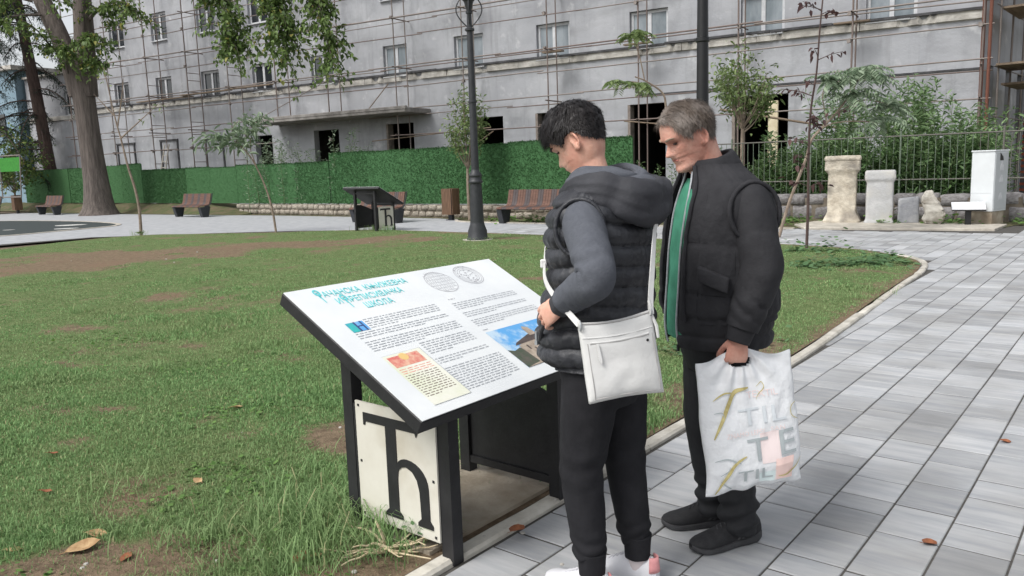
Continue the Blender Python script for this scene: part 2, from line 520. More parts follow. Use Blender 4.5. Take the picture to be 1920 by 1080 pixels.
# kerb of pale stones between the walk and the lawn
M_kerb = mat('kerb_stone', S(200, 196, 186), S(168, 163, 152), rough=0.85, scale=6, bump=0.004, bscale=40, attr='shade')
kerb = thing('kerb', None, None); kerb['kind'] = 'structure'
KL = cr([(a, b) for a, b in [(-2, 2.075), (4, 2.08), (6, 2.085), (7.6, 2.155), (9.6, 2.275), (11.2, 2.345), (12.05, 2.45), (12.65, 2.64), (13.1, 2.97), (13.5, 3.4)]], 24)
seg = np.r_[0, np.cumsum(np.hypot(*np.diff(KL, axis=0).T))]
s = 0.2
rk = random.Random(3)
while s < seg[-1] - 0.6:
    l = rk.choice([0.5, 0.8, 1.0, 0.45]) if s < 12.5 else rk.uniform(0.3, 0.5)
    P = [np.array([np.interp(t, seg, KL[:, 0]), np.interp(t, seg, KL[:, 1])]) for t in np.linspace(s + 0.006, s + l - 0.006, 5)]
    top = 0.026 + rk.uniform(-0.006, 0.006); w = 0.040 + rk.uniform(-0.004, 0.004); sh = rk.uniform(-0.006, 0.006)
    V = []; F = []
    for q, p in enumerate(P):
        a = P[min(q + 1, 4)] - P[max(q - 1, 0)]; a = a / np.hypot(*a); nrm = np.array([-a[1], a[0]])
        jz = rk.uniform(-0.004, 0.003); jw = rk.uniform(-0.006, 0.006)
        for (o, z) in ((-w, -0.05), (-w + jw * 0.5, top - 0.012 + jz), (-w + 0.012, top + jz), (w - 0.012, top + jz), (w + jw, top - 0.012 + jz), (w, -0.05)):
            c = p + nrm * (o + sh); V.append(tuple(kn(c[0], c[1], z)))
    for q in range(4):
        for j in range(5): F.append([q * 6 + j, q * 6 + j + 1, q * 6 + 7 + j, q * 6 + 6 + j][::-1])
    F += [[0, 1, 2, 3, 4, 5], [24 + j for j in range(6)][::-1]]
    me = MB().add(V, F).mesh('kerb_stone'); shade_attr(me, [min(1, max(0, rk.gauss(.5, .2)))] * len(V)); link('kerb_stone', me, M_kerb, kerb)
    s += l
# thin edging on the far sides of the cross path
M_edge = mat('edging', S(196, 190, 178), S(160, 154, 144), rough=0.9, scale=4)
def edging(name, pts, w=0.1, h=0.03):
    e = MB(); pts = cr(pts, 6); L_ = []; R_ = []
    for q in range(len(pts)):
        a = pts[min(q + 1, len(pts) - 1)] - pts[max(q - 1, 0)]; a = a / np.hypot(*a); nn = np.array([-a[1], a[0]]) * w / 2
        L_.append(pts[q] + nn); R_.append(pts[q] - nn)
    V = []; F = []
    for a, b in zip(L_, R_):
        V += [tuple(kn(a[0], a[1], -0.03)), tuple(kn(a[0], a[1], h)), tuple(kn(b[0], b[1], h)), tuple(kn(b[0], b[1], -0.03))]
    for q in range(len(pts) - 1):
        for j in range(3): F.append([q * 4 + j, q * 4 + j + 1, q * 4 + 5 + j, q * 4 + 4 + j])
    F += [[3, 2, 1, 0], [len(V) - 4 + j for j in range(4)]]
    e.add(V, F); return tag(e.build(name, M_edge), kind='structure')
edging('path_edging', [(17.55, 6.2), (17.5, 9), (17.5, 12), (17.45, 15), (17.6, 16.2), (18.3, 17.0), (18.5, 17.4)])
# strip of soil and grass between cross path and walls
M_bed = mat('planting_strip', S(70, 82, 46), S(104, 92, 72), rough=0.95, scale=2.2, bump=0.02, bscale=25)
bd = MB(); P = [(17.55, 6.2), (17.5, 16.0), (18.3, 17.0), (18.62, 18), (18.65, 26.9), (18.05, 34), (17.3, 48), (46, 48), (46, -14), (19.55, -14), (19.55, 2.3), (18.9, 2.42), (18.9, 6.1)]
bd.add([tuple(kn(a, b, 0.006)) for a, b in P], [list(range(len(P)))[::-1]])
bed = tag(bd.build('planting_strip', M_bed), kind='structure')
# dark rubber play surface with pale border at the left
M_rub = mat('play_rubber', S(58, 66, 66), S(48, 55, 56), rough=0.95, scale=40)
pl = cr([(-15.41, 24.21), (-14.6, 25.6), (-14.0, 27.0), (-13.79, 27.9), (-14.6, 29.4), (-17.5, 32.0), (-21.78, 34.35), (-30, 37), (-34, 34), (-26, 26), (-18, 22.3)], 6, True)
rb = MB(); rb.add([(a, b, 0.012) for a, b in pl], [list(range(len(pl)))])
tag(rb.build('play_surface', M_rub), kind='structure')
e = MB(); V = []; F = []; cxy = pl.mean(0)
for a in pl:
    d = (a - cxy) / np.hypot(*(a - cxy))
    for (o, z) in ((0.01, -0.03), (0.01, 0.02), (0.2, 0.02), (0.2, -0.03)): V.append((a[0] + d[0] * o, a[1] + d[1] * o, z))
n_ = len(pl)
for q in range(n_):
    r2 = (q + 1) % n_
    for j in range(3): F.append([q * 4 + j, r2 * 4 + j, r2 * 4 + j + 1, q * 4 + j + 1])
e.add(V, F); tag(e.build('play_surface_border', M_edge), kind='structure')
# pale marks on the play surface
M_white = mat('white_mark', S(200, 200, 196), S(180, 180, 176), rough=0.9, scale=8)
for (x, y, rx, ry) in ((-15.9, 29.0, 0.55, 0.42), (-14.9, 26.9, 0.4, 0.3), (-17.0, 27.2, 0.2, 0.15)):
    m_ = MB(); m_.add([(x + rx * math.cos(a) * (1 + .15 * math.sin(3 * a)), y + ry * math.sin(a), 0.017) for a in np.linspace(0, 2 * PI, 14)[:-1]], [list(range(13))])
    tag(m_.build('surface_marking', M_white), kind='structure')
# stone slab under the ancient stones
sl = MB(); SL = [(17.53, 5.98), (18.08, 2.46), (19.35, 2.42), (19.6, 6.3), (18.4, 6.5)]
sl.prism([tuple(kn(a, b).xy) for a, b in SL][::-1], -0.05, 0.045)
tag(sl.build('display_slab', M_edge, bevel=0.01), kind='structure')
# concrete pad of the information board by the walk
M_pad = mat('pad_concrete', S(176, 166, 150), S(150, 139, 122), rough=0.95, scale=5, bump=0.004, bscale=50, c3=S(112, 96, 78), scale3=3.0, amt3=0.7)
pd = MB(); pd.prism([tuple(kn(a, b).xy) for a, b in [(2.08, 2.15), (2.06, 2.72), (2.9, 2.74), (2.92, 2.15)]][::-1], -0.05, 0.034)
tag(pd.build('concrete_pad', M_pad), kind='structure')
# ================================================================ BUILDING UNDER REPAIR
BA = math.atan2(0.5236, -0.852)
BC = Vector((13.67, 23.6, 0))
def render_mat():
    m = bpy.data.materials.new('grey_render'); m.use_nodes = True
    nt = m.node_tree; N, L = nt.nodes, nt.links; p = N['Principled BSDF']; p.inputs['Roughness'].default_value = 0.92; p.inputs['Specular IOR Level'].default_value = 0.2
    tc = N.new('ShaderNodeTexCoord')
    def nz(sc, d=5, st=(1, 1, 1), r=0.6):
        mp = N.new('ShaderNodeMapping'); mp.inputs['Scale'].default_value = st; L.new(tc.outputs['Object'], mp.inputs[0])
        t = N.new('ShaderNodeTexNoise'); t.inputs['Scale'].default_value = sc; t.inputs['Detail'].default_value = d; t.inputs['Roughness'].default_value = r
        L.new(mp.outputs[0], t.inputs['Vector']); return t.outputs[0]
    def rg(f, a, b, c=0.0, d=1.0):
        r = N.new('ShaderNodeMapRange'); r.inputs[1].default_value = a; r.inputs[2].default_value = b; r.inputs[3].default_value = c; r.inputs[4].default_value = d; L.new(f, r.inputs[0]); return r.outputs[0]
    def mixc(f, a, b):
        x = N.new('ShaderNodeMix'); x.data_type = 'RGBA'; L.new(f, x.inputs['Factor'])
        for s_, v in (('A', a), ('B', b)):
            if isinstance(v, tuple): x.inputs[s_].default_value = v
            else: L.new(v, x.inputs[s_])
        return x.outputs['Result']
    c = mixc(rg(nz(0.45, 4), .35, .65), S(180, 182, 186), S(162, 164, 169))
    c = mixc(rg(nz(0.9, 5, (1, 1, .8)), .50, .72, 0, .75), c, S(140, 142, 145))       # damp blotches
    c = mixc(rg(nz(1.0, 4, (2.6, 2.6, .22)), .54, .74, 0, .55), c, S(132, 133, 136))  # runs down the wall
    c = mixc(rg(nz(0.6, 4, (.35, .35, 1.6)), .52, .70, 0, .6), c, S(142, 143, 146))   # bands from the day joints
    c = mixc(rg(nz(1.7, 3, (1, 1, 1)), .60, .72, 0, .6), c, S(206, 207, 208))         # pale patches
    L.new(c, p.inputs['Base Color'])
    b = N.new('ShaderNodeBump'); b.inputs['Distance'].default_value = 0.012; L.new(nz(9, 6), b.inputs['Height']); L.new(b.outputs[0], p.inputs['Normal'])
    return m
M_render = render_mat()
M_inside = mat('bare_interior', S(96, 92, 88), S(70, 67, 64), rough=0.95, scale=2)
M_ledge = mat('ledge_plaster', S(214, 211, 204), S(184, 180, 172), rough=0.9, scale=3, c3=S(112, 108, 104), scale3=1.3, amt3=0.8, bump=0.02, bscale=14)
M_darkcement = mat('dark_cement', S(92, 92, 94), S(66, 66, 68), rough=0.95, scale=3, bump=0.03, bscale=10)
M_pvc = mat('white_pvc', S(208, 210, 212), S(190, 192, 196), rough=0.45, scale=5)
def glass_mat():
    m = bpy.data.materials.new('window_glass'); m.use_nodes = True
    p = m.node_tree.nodes['Principled BSDF']; p.inputs['Base Color'].default_value = S(44, 48, 52); p.inputs['Roughness'].default_value = 0.08
    p.inputs['Specular IOR Level'].default_value = 0.7
    return m
M_glass = glass_mat()
M_film = mat('filmed_glass', S(150, 158, 164), S(118, 128, 134), rough=0.3, scale=2.5, stretch=(1, 1, .4))
M_brick = mat('red_brick', S(150, 84, 62), S(128, 70, 52), rough=0.9, scale=9)
M_steel = mat('rusty_tube', S(134, 120, 113), S(110, 99, 95), rough=0.75, scale=6, metal=0.2)
M_steel2 = mat('galvanised_tube', S(146, 138, 132), S(122, 114, 110), rough=0.6, scale=6, metal=0.4)
M_plank = mat('scaffold_plank', S(146, 130, 112), S(110, 96, 82), rough=0.9, scale=3, stretch=(.3, 3, 3))
M_rust = mat('rust_plates', S(126, 80, 64), S(98, 64, 54), rough=0.85, scale=4)

bld = thing('apartment_building', 'long grey rendered building under repair with white windows behind scaffolding', 'building', BC, BA)
DEP = 10.0
WT = 0.32
def wall_mesh(L0, L1, H0, H1, ops, y=0.0, t=WT, far=False):
    """wall sheet in the local x-z plane (outer face at y, thickness t inwards), holes ops = (x0, x1, z0, z1)"""
    xs = sorted({L0, L1, *[v for o in ops for v in o[:2]]}); zs = sorted({H0, H1, *[v for o in ops for v in o[2:4]]})
    w = MB()
    hole = lambda x, z: any(o[0] < x < o[1] and o[2] < z < o[3] for o in ops)
    for i in range(len(xs) - 1):
        for j in range(len(zs) - 1):
            if hole((xs[i] + xs[i + 1]) / 2, (zs[j] + zs[j + 1]) / 2): continue
            a, b, c, d = xs[i], xs[i + 1], zs[j], zs[j + 1]
            w.quad((a, y, c), (a, y, d), (b, y, d), (b, y, c)); w.quad((a, y - t, c), (b, y - t, c), (b, y - t, d), (a, y - t, d))
    for (a, b, c, d) in [o[:4] for o in ops]:
        w.quad((a, y, c), (b, y, c), (b, y - t, c), (a, y - t, c)); w.quad((a, y, d), (a, y - t, d), (b, y - t, d), (b, y, d))
        w.quad((a, y, c), (a, y - t, c), (a, y - t, d), (a, y, d)); w.quad((b, y, c), (b, y, d), (b, y - t, d), (b, y - t, c))
    w.quad((L0, y, H0), (L0, y - t, H0), (L0, y - t, H1), (L0, y, H1)); w.quad((L1, y, H0), (L1, y, H1), (L1, y - t, H1), (L1, y - t, H0))
    w.quad((L0, y, H1), (L0, y - t, H1), (L1, y - t, H1), (L1, y, H1))
    return w
first = [(39.95, 41.25), (36.3, 37.6), (32.6, 33.95), (28.9, 30.22), (25.0, 26.35), (20.8, 22.1), (17.0, 18.4), (13.2, 14.6), (9.4, 10.82), (5.5, 6.9), (1.7, 3.1)]
second = first
ground_open = [(24.9, 26.45, 0.9, 3.53), (29.2, 30.38, 2.05, 3.48), (20.65, 22.14, 2.15, 3.58), (16.2, 17.8, 2.05, 3.57), (13.5, 14.73, 2.1, 3.57), (9.5, 10.92, 0.7, 3.63), (5.34, 7.16, 0.5, 3.63)]
blocked = [(40.0, 41.42, 1.7, 3.52), (36.3, 37.58, 1.2, 3.55), (32.75, 33.97, 1.5, 3.47)]
ops = list(ground_open)
for (a, b) in first: ops.append((a, b, 5.5, 6.82))
for (a, b) in second[:11]: ops.append((a, b, 8.62, 10.06))
wall_mesh(0.0, 43.4, -0.3, 13.2, ops).build('wall', M_render, bld)
wing_ops = [(45.2, 46.4, 5.4, 6.75)]
wall_mesh(43.4, 50.4, -0.3, 7.85, wing_ops, y=-0.12).build('wall', M_render, bld)
# side wall running back from the corner on the right
side = Matrix.Rotation(-BA, 4, 'Z') @ Vector((0.66, 0.751, 0))
sa = math.atan2(side.y, side.x)
sw = wall_mesh(0.0, 17.0, -0.3, 13.2, [(1.2, 1.75, 2.2, 4.1), (3.6, 4.3, 2.2, 4.1), (5.6, 6.3, 2.2, 4.1), (8.5, 9.5, 5.6, 7.0), (1.6, 2.8, 6.1, 7.6)], y=0.0)
o = sw.build('side_wall', M_render, bld); o.rotation_euler = (0, 0, sa)
o.scale = (1, -1, 1)
# brick pier by the side wall
bp = MB()
rb_ = random.Random(2)
pier = MB(); pier.box((0, 0, 2.0), (0.9, 0.5, 4.6)); po = pier.build('brick_pier', M_darkcement, bld); po.location = (side.x * 6.4 - .45, side.y * 6.4 + 0.1, 0); po.rotation_euler = (0, 0, sa)
for r_ in range(44):
    for q in range(3):
        bp.box((-0.32 + 0.3 * q + (0.07 if r_ % 2 else 0), 0, -0.2 + r_ * 0.102), (0.27, 0.53, 0.085))
bo = bp.build('brick_courses', M_brick, po); bo['kind'] = 'stuff'
# floors, back wall, roof: keep the inside dark
fl = MB()
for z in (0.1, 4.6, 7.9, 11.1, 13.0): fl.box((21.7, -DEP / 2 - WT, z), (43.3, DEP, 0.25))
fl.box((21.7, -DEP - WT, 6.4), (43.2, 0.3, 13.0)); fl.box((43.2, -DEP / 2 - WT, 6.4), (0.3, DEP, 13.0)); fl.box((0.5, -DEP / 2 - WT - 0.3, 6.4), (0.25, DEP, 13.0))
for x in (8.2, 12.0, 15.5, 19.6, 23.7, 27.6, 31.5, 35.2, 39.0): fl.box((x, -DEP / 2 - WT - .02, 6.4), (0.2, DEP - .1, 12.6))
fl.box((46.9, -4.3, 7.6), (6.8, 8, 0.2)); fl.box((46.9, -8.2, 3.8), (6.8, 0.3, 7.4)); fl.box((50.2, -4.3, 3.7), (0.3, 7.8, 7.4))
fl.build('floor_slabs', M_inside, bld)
rf = MB(); rf.box((21.6, -5.2, 13.35), (44.4, 11.4, 0.28)); rf.build('roof', M_darkcement, bld)
# string course, chipped in places, with a dark strip above
lr = random.Random(9)
x = -0.05
while x < 43.3:
    l = lr.uniform(2.2, 4.6); l = min(l, 43.35 - x)
    if l < 0.3: break
    prof = MB(); npt = max(3, int(l / 0.1)); V = []; F = []
    for i in range(npt + 1):
        xx = x + 0.01 + (l - 0.02) * i / npt
        chip = max(0, fbm(xx * 2.2, 3.1) - 0.2) * 0.5; d = 0.09 - min(0.07, chip); zt = 5.56 - min(0.14, chip * 1.2); zb = 5.29
        V += [(xx, 0.003, zb), (xx, d, zb + 0.03), (xx, d, zt), (xx, 0.003, zt)]
    for i in range(npt):
        for j in range(4): F.append([i * 4 + j, (i + 1) * 4 + j, (i + 1) * 4 + (j + 1) % 4, i * 4 + (j + 1) % 4])
    F += [[3, 2, 1, 0], [npt * 4 + j for j in range(4)]]
    prof.add(V, F); prof.build('ledge_section', M_ledge, bld)
    x += l
dk = MB()
x = 0.0
while x < 43.2:
    l = lr.uniform(1.5, 5.0); l = min(l, 43.3 - x); dk.box((x + l / 2, 0.075, 5.60 + lr.uniform(-.02, .02)), (l - .02, 0.15 + lr.uniform(-.04, .02), 0.075)); x += l
dk.build('ledge_cap', M_darkcement, bld)
lo_ = MB(); lo_.box((5.3, 0.02, 3.93), (10.6, 0.04, 0.05)); lo_.build('string_line', M_darkcement, bld)
lw = MB(); lw.box((46.9, -0.09, 5.32), (6.9, 0.12, 0.24)); lw.build('ledge_section', M_ledge, bld)
lw = MB(); lw.box((46.9, -0.09, 7.86), (7.0, 0.3, 0.12)); lw.build('wing_coping', M_ledge, bld)
# entrance canopy
cp = MB(); cp.box((24.2, 0.86, 3.98), (9.0, 1.72, 0.2)); cp.box((24.2, 1.66, 4.06), (9.1, 0.16, 0.14)); cp.build('canopy', mat('canopy_concrete', S(158, 154, 150), S(120, 116, 112), rough=.95, scale=2.5, bump=.01, bscale=12), bld, bevel=0.02)
# windows
def window(a, b, z0, z1, film, y=-0.16):
    w = MB(); f = 0.095; t = 0.07; cx, cz, W, H_ = (a + b) / 2, (z0 + z1) / 2, b - a, z1 - z0
    w.box((a + f / 2 + .01, y, cz), (f, t, H_ - .02)); w.box((b - f / 2 - .01, y, cz), (f, t, H_ - .02))
    w.box((cx, y, z1 - f / 2 - .01), (W - 2 * f - .02, t - .004, f)); w.box((cx, y, z0 + f / 2 + .03), (W - 2 * f - .02, t - .004, f)); w.box((cx, y + .002, cz), (0.13, t + .01, H_ - 2 * f - .04))
    w.box((cx, y + 0.12, z0 + 0.012), (W - .03, 0.3, 0.03))
    o = w.build('window', M_pvc, bld)
    for s_ in (-1, 1):
        p = MB(); p.box((cx + s_ * (W / 4 - .01), y - .004, cz + .01), (W / 2 - .14, 0.02, H_ - 2 * f - .03)); p.build('pane', film, o)
for i, (a, b) in enumerate(first): window(a, b, 5.5, 6.82, M_film if i in (5, 6, 7, 8, 9, 10) else M_glass)
for i, (a, b) in enumerate(second): window(a, b, 8.62, 10.06, M_glass)
window(45.2, 46.4, 5.4, 6.75, M_glass, y=-0.28)
# bricked-up openings on the ground floor: dark frame round a recessed infill
for (a, b, c, d) in blocked:
    w = MB(); w.box(((a + b) / 2, 0.03, d + .03), (b - a + .24, 0.06, 0.09)); w.box((a - .05, 0.028, (c + d) / 2), (0.09, 0.056, d - c)); w.box((b + .05, 0.028, (c + d) / 2), (0.09, 0.056, d - c))
    w.build('blocked_window', M_darkcement, bld)
# side lining boards left standing in the open door holes
M_raw = mat('raw_reveal', S(150, 140, 132), S(120, 112, 106), rough=0.95, scale=5)
for (a, b, c, d) in ground_open[2:]:
    w = MB(); w.box((b - .045, -0.17, (c + d) / 2), (0.1, 0.36, d - c - .02)); w.build('opening_lining', M_raw, bld)
# pale boarded post in the widest opening
cpst = MB(); cpst.box((5.75, 0.25, 1.9), (0.30, 0.12, 3.0)); M_cream = mat('cream_board', S(226, 214, 186), S(206, 192, 160), rough=0.8, scale=4)
tag(cpst.build('cream_board', M_cream), 'tall cream board standing upright in the widest dark doorway', 'board')
cb_ = bpy.data.objects['cream_board']; cb_.location = BC; cb_.rotation_euler = (0, 0, BA)

# ---- scaffold
scf = thing('scaffold', 'rusty tube scaffold along the front of the grey building', 'scaffold', BC, BA)
XO = [0.0, 3.36, 6.6, 10.08, 13.6, 17.2, 20.6, 24.3, 27.5, 30.6, 33.6, 36.7, 40.0, 43.8]
sr = random.Random(4)
for i, x in enumerate(XO):
    jx = sr.uniform(-.06, .06)
    m1 = M_steel if (i < 4 or sr.random() < .55) else M_steel2
    low = 4.15 if i in (7, 8) else 0.0
    rod('standard', (x + jx, 1.1, low), (x + jx + sr.uniform(-.05, .05), 1.1, 12.6), 0.028, m1, scf)
    rod('standard', (x + jx, 0.34, low), (x + jx + sr.uniform(-.05, .05), 0.34, 12.6), 0.025, m1, scf)
    for z in (5.72, 7.62, 9.5, 11.3) + ((3.02, 3.9) if i < 7 or i > 9 else ()):
        rod('transom', (x + jx, 0.05, z + .02), (x + jx, 1.3, z + .02), 0.024, M_steel, scf)
    if i > 8:
        for z in (1.9, 2.35, 3.7, 4.3, 6.3, 6.65):
            if sr.random() < .7: rod('rung', (x + jx, 0.34, z), (x + jx, 1.1, z), 0.016, M_steel, scf)
_cp = MB(); _cp.box((0, 0, 0), (.1, .12, .12)); _cpm = _cp.mesh('coupler'); _cpm.materials.append(M_steel2)
for x in XO:
    for z in (3.02, 4.08, 4.95, 5.74, 6.92, 7.66, 8.68, 9.5):
        if sr.random() < .55:
            c = bpy.data.objects.new('coupler', _cpm); COL.objects.link(c); c.parent = scf; c.location = (x + .03, 1.13, z + sr.uniform(-.05, .05)); c.rotation_euler = (0, sr.uniform(-.4, .4), 0)
# corner standards doubled, thick and rusty
rod('standard', (-0.22, 1.15, 0), (-0.2, 1.15, 12.6), 0.045, M_rust, scf); rod('standard', (-0.05, 0.9, 0), (-0.03, 0.9, 12.6), 0.05, M_rust, scf)
LV = [(1.1, 3.02, 0.022), (1.1, 4.08, 0.022), (1.1, 4.95, 0.022), (1.1, 5.74, 0.028), (1.1, 6.92, 0.02), (1.1, 7.66, 0.034), (1.1, 8.68, 0.02), (1.1, 9.5, 0.028), (1.1, 10.5, 0.02),
      (0.34, 3.86, 0.02), (0.34, 5.76, 0.022), (0.34, 7.6, 0.02), (0.34, 9.46, 0.02)]
for (y, z, r_) in LV:
    x = -0.3
    while x < 44.0:
        l = sr.choice([6.2, 7.0, 9.6]); e_ = min(x + l, 44.2)
        skip = z < 4.0 and 22.0 < (x + e_) / 2 < 29
        if not skip and e_ - x > 0.5:
            rod('ledger', (x, y + 0.05 + sr.uniform(-.01, .01), z + sr.uniform(-.05, .05)), (e_ + 0.25, y + 0.05 + sr.uniform(-.01, .01), z + sr.uniform(-.05, .05)), r_, M_steel if sr.random() < .6 else M_steel2, scf)
        x = e_
# board walk left on the scaffold at first floor level, left half, and short boards by the tubes
for (x0, x1, z, y) in ((31.0, 34.6, 5.66, .75), (34.0, 38.4, 5.60, .6), (28.2, 31.3, 5.70, .7), (9.7, 10.7, 5.60, .75), (13.1, 13.9, 5.66, .75), (2.9, 3.9, 5.52, .6)):
    b_ = MB(); b_.box(((x0 + x1) / 2, y, z), (x1 - x0, 0.24, 0.045)); b_.build('plank', M_plank, scf)
rod('brace', (28.0, 1.75, 4.1), (24.3, 1.2, 5.5), 0.02, M_steel2, scf)
rod('brace', (21.6, 1.7, 4.1), (20.9, 1.2, 5.1), 0.02, M_plank, scf)
rod('brace', (22.2, 0.9, 2.85), (16.2, 0.9, 3.1), 0.02, M_plank, scf)
rod('brace', (10.9, 0.4, 3.05), (8.6, 0.6, 2.75), 0.025, M_plank, scf)
rod('brace', (7.3, 0.9, 3.2), (3.6, 0.9, 2.4), 0.035, M_plank, scf)
rod('brace', (17.9, .1, 2.3), (16.6, .1, 3.0), 0.025, M_plank, scf); rod('brace', (14.7, .05, 2.2), (13.4, .05, 2.55), 0.025, M_plank, scf)
# scaffold on the side wall
scs = thing('scaffold', 'scaffold with timber platforms on the side wall right of the corner', 'scaffold', BC, BA + sa)
for x in (.5, 2.3, 4.2, 7.0, 10.0):
    for y in (0.35, 1.3): rod('standard', (x, -y, 0), (x, -y, 12.4), 0.03, M_steel2 if y < 1 else M_rust, scs)
for z in (2.5, 3.9, 5.6, 7.4):
    rod('ledger', (-.2, -1.3, z), (12, -1.3, z), 0.025, M_steel, scs); rod('ledger', (0, -.35, z + .05), (12, -.35, z + .05), 0.02, M_steel2, scs)
for (x0, x1, z) in ((.15, 2.4, 4.0), (.6, 3.2, 5.62), (1.0, 3.6, 3.5), (.3, 2.6, 6.5), (4.0, 9, 7.5)):
    b_ = MB(); b_.box(((x0 + x1) / 2, -0.85, z), (x1 - x0, 1.0, 0.06)); b_.build('platform', M_plank, scs)
# ladder against the wall
ld = thing('ladder', 'pale wooden ladder leaning on the grey wall behind the green fence', 'ladder', BC, BA)
M_lad = mat('ladder_wood', S(196, 190, 180), S(170, 164, 154), rough=0.8, scale=6)
for s_ in (-.2, .2): rod('stile', (37.0 + s_, 1.0, 0.0), (36.75 + s_ * .85, 0.3, 3.35), 0.035, M_lad, ld)
for i in range(10):
    t = (i + .8) / 10.6; rod('rung', (37.0 - .25 * t - .2, 1.0 - .7 * t, 3.35 * t), (37.0 - .25 * t + .2, 1.0 - .7 * t, 3.35 * t), 0.022, M_lad, ld)
# pale blue block further off at the far left
fb = thing('blue_building', 'pale blue building far off behind the conifer branches', 'building', (-33.5, 52, 0), R(150))
w = MB(); w.box((0, -3, 4.2), (9, 6, 8.4)); w.build('wall', mat('blue_paint', S(140, 164, 178), S(124, 148, 162), rough=0.85, scale=1.5), fb)
w = MB(); w.box((0, -3, 8.5), (9.6, 6.6, 0.25)); w.build('roof', M_ledge, fb)
for x in (-2.5, 0.5, 3.0):
    for z in (2.2, 5.2): w = MB(); w.box((x, 0.02, z), (1.1, 0.08, 1.3)); w.build('window', M_glass, fb)
# ================================================================ WALLS, FENCES
WD = Vector((-0.775, 0.632, 0)).normalized()          # along the low wall, to the left
WN = Vector((-WD.y, WD.x, 0)) * -1.0                  # towards the walk... fixed below
WN = Vector((-0.632, -0.775, 0))
WA = math.atan2(WD.y, WD.x)
def wp(o, s, off, z=0.0): return o + WD * s + WN * off + Vector((0, 0, z))
M_stone = mat('rubble_stone', S(176, 168, 154), S(128, 120, 110), rough=0.9, scale=7, bump=0.01, bscale=30, attr='shade')
M_stone2 = mat('grey_wall_stone', S(140, 138, 138), S(104, 100, 100), rough=0.9, scale=7, bump=0.01, bscale=30, attr='shade')
M_mortar = mat('mortar', S(120, 112, 100), S(96, 88, 78), rough=0.95, scale=8)
def stone_variants(n, seed):
    r = random.Random(seed); out = []
    for i in range(n):
        b = MB(); b.box((0, 0, 0), (1, 1, 1)); me = b.mesh('stone', bevel=0.13)
        for v in me.vertices:
            v.co += Vector((r.uniform(-.05, .05), r.uniform(-.05, .05), r.uniform(-.06, .06)))
        shade_attr(me, [min(1, max(0, r.gauss(.5, .25)))] * len(me.vertices)); me.shade_smooth()
        out.append(me)
    return out
def rubble_wall(name, label, org, s0, s1, H_, th, m, rows, lens_, seed, core_h):
    o = thing(name, label, 'wall', tuple(org), WA)       # local x = along, local y = away from walk? (rot by WA: y = (-sin, cos))
    vr = stone_variants(9, seed); [me.materials.append(m) for me in vr]
    c = MB(); c.box(((s0 + s1) / 2, -0.0, core_h / 2 - .02), (s1 - s0, th - 0.05, core_h)); c.build('mortar_core', M_mortar, o)
    r = random.Random(seed); z = 0.0
    for j in range(rows):
        h = H_ / rows * r.uniform(.85, 1.15); s = s0 + r.uniform(-.1, 0)
        while s < s1:
            l = r.uniform(*lens_)
            st = bpy.data.objects.new('stone', r.choice(vr)); COL.objects.link(st); st.parent = o
            st.location = (s + l / 2, r.uniform(-.015, .015), z + h / 2 + r.uniform(-.012, .012)); st.scale = (l - .015, th * r.uniform(.95, 1.05), h - .012)
            st.rotation_euler = (r.choice([0, PI]), r.uniform(-.03, .03), r.uniform(-.03, .03))
            s += l
        z += h
    return o
WL0 = Vector((0.7, 23.9, 0)) - WN * 0.18
rubble_wall('stone_wall', 'low rubble stone wall under the green artificial hedge fence', WL0, -3.0, 15.5, 0.46, 0.36, M_stone, 2, (.2, .42), 21, 0.42)
WR0 = Vector((7.16, 20.49, 0)) - WN * 0.2
rubble_wall('stone_wall', 'low wall of squared grey stones behind the ancient stone blocks', WR0, -9.0, 3.6, 0.62, 0.4, M_stone2, 2, (.35, .62), 22, 0.56)
# earth bank that hides the foot of the fence further left
bk = MB()
V = []; F = []; nS = 40
for i in range(nS + 1):
    s = 14.6 + i * 0.8
    for j, (off, z) in enumerate(((0.9, -0.02), (0.45, 0.2), (0.1, 0.38), (-0.6, 0.42), (-3.0, 0.1))):
        p = wp(WL0, s, off + .25 * fbm(s * .7, j), z * (1 + .35 * fbm(s, j * 2.)) * min(1, (i + 1) / 6)); V.append(tuple(p))
for i in range(nS):
    for j in range(4): F.append([i * 5 + j, i * 5 + j + 1, i * 5 + 6 + j, i * 5 + 5 + j])
bk.add(V, F); tag(bk.build('earth_bank', M_bed, smooth=True), kind='structure')

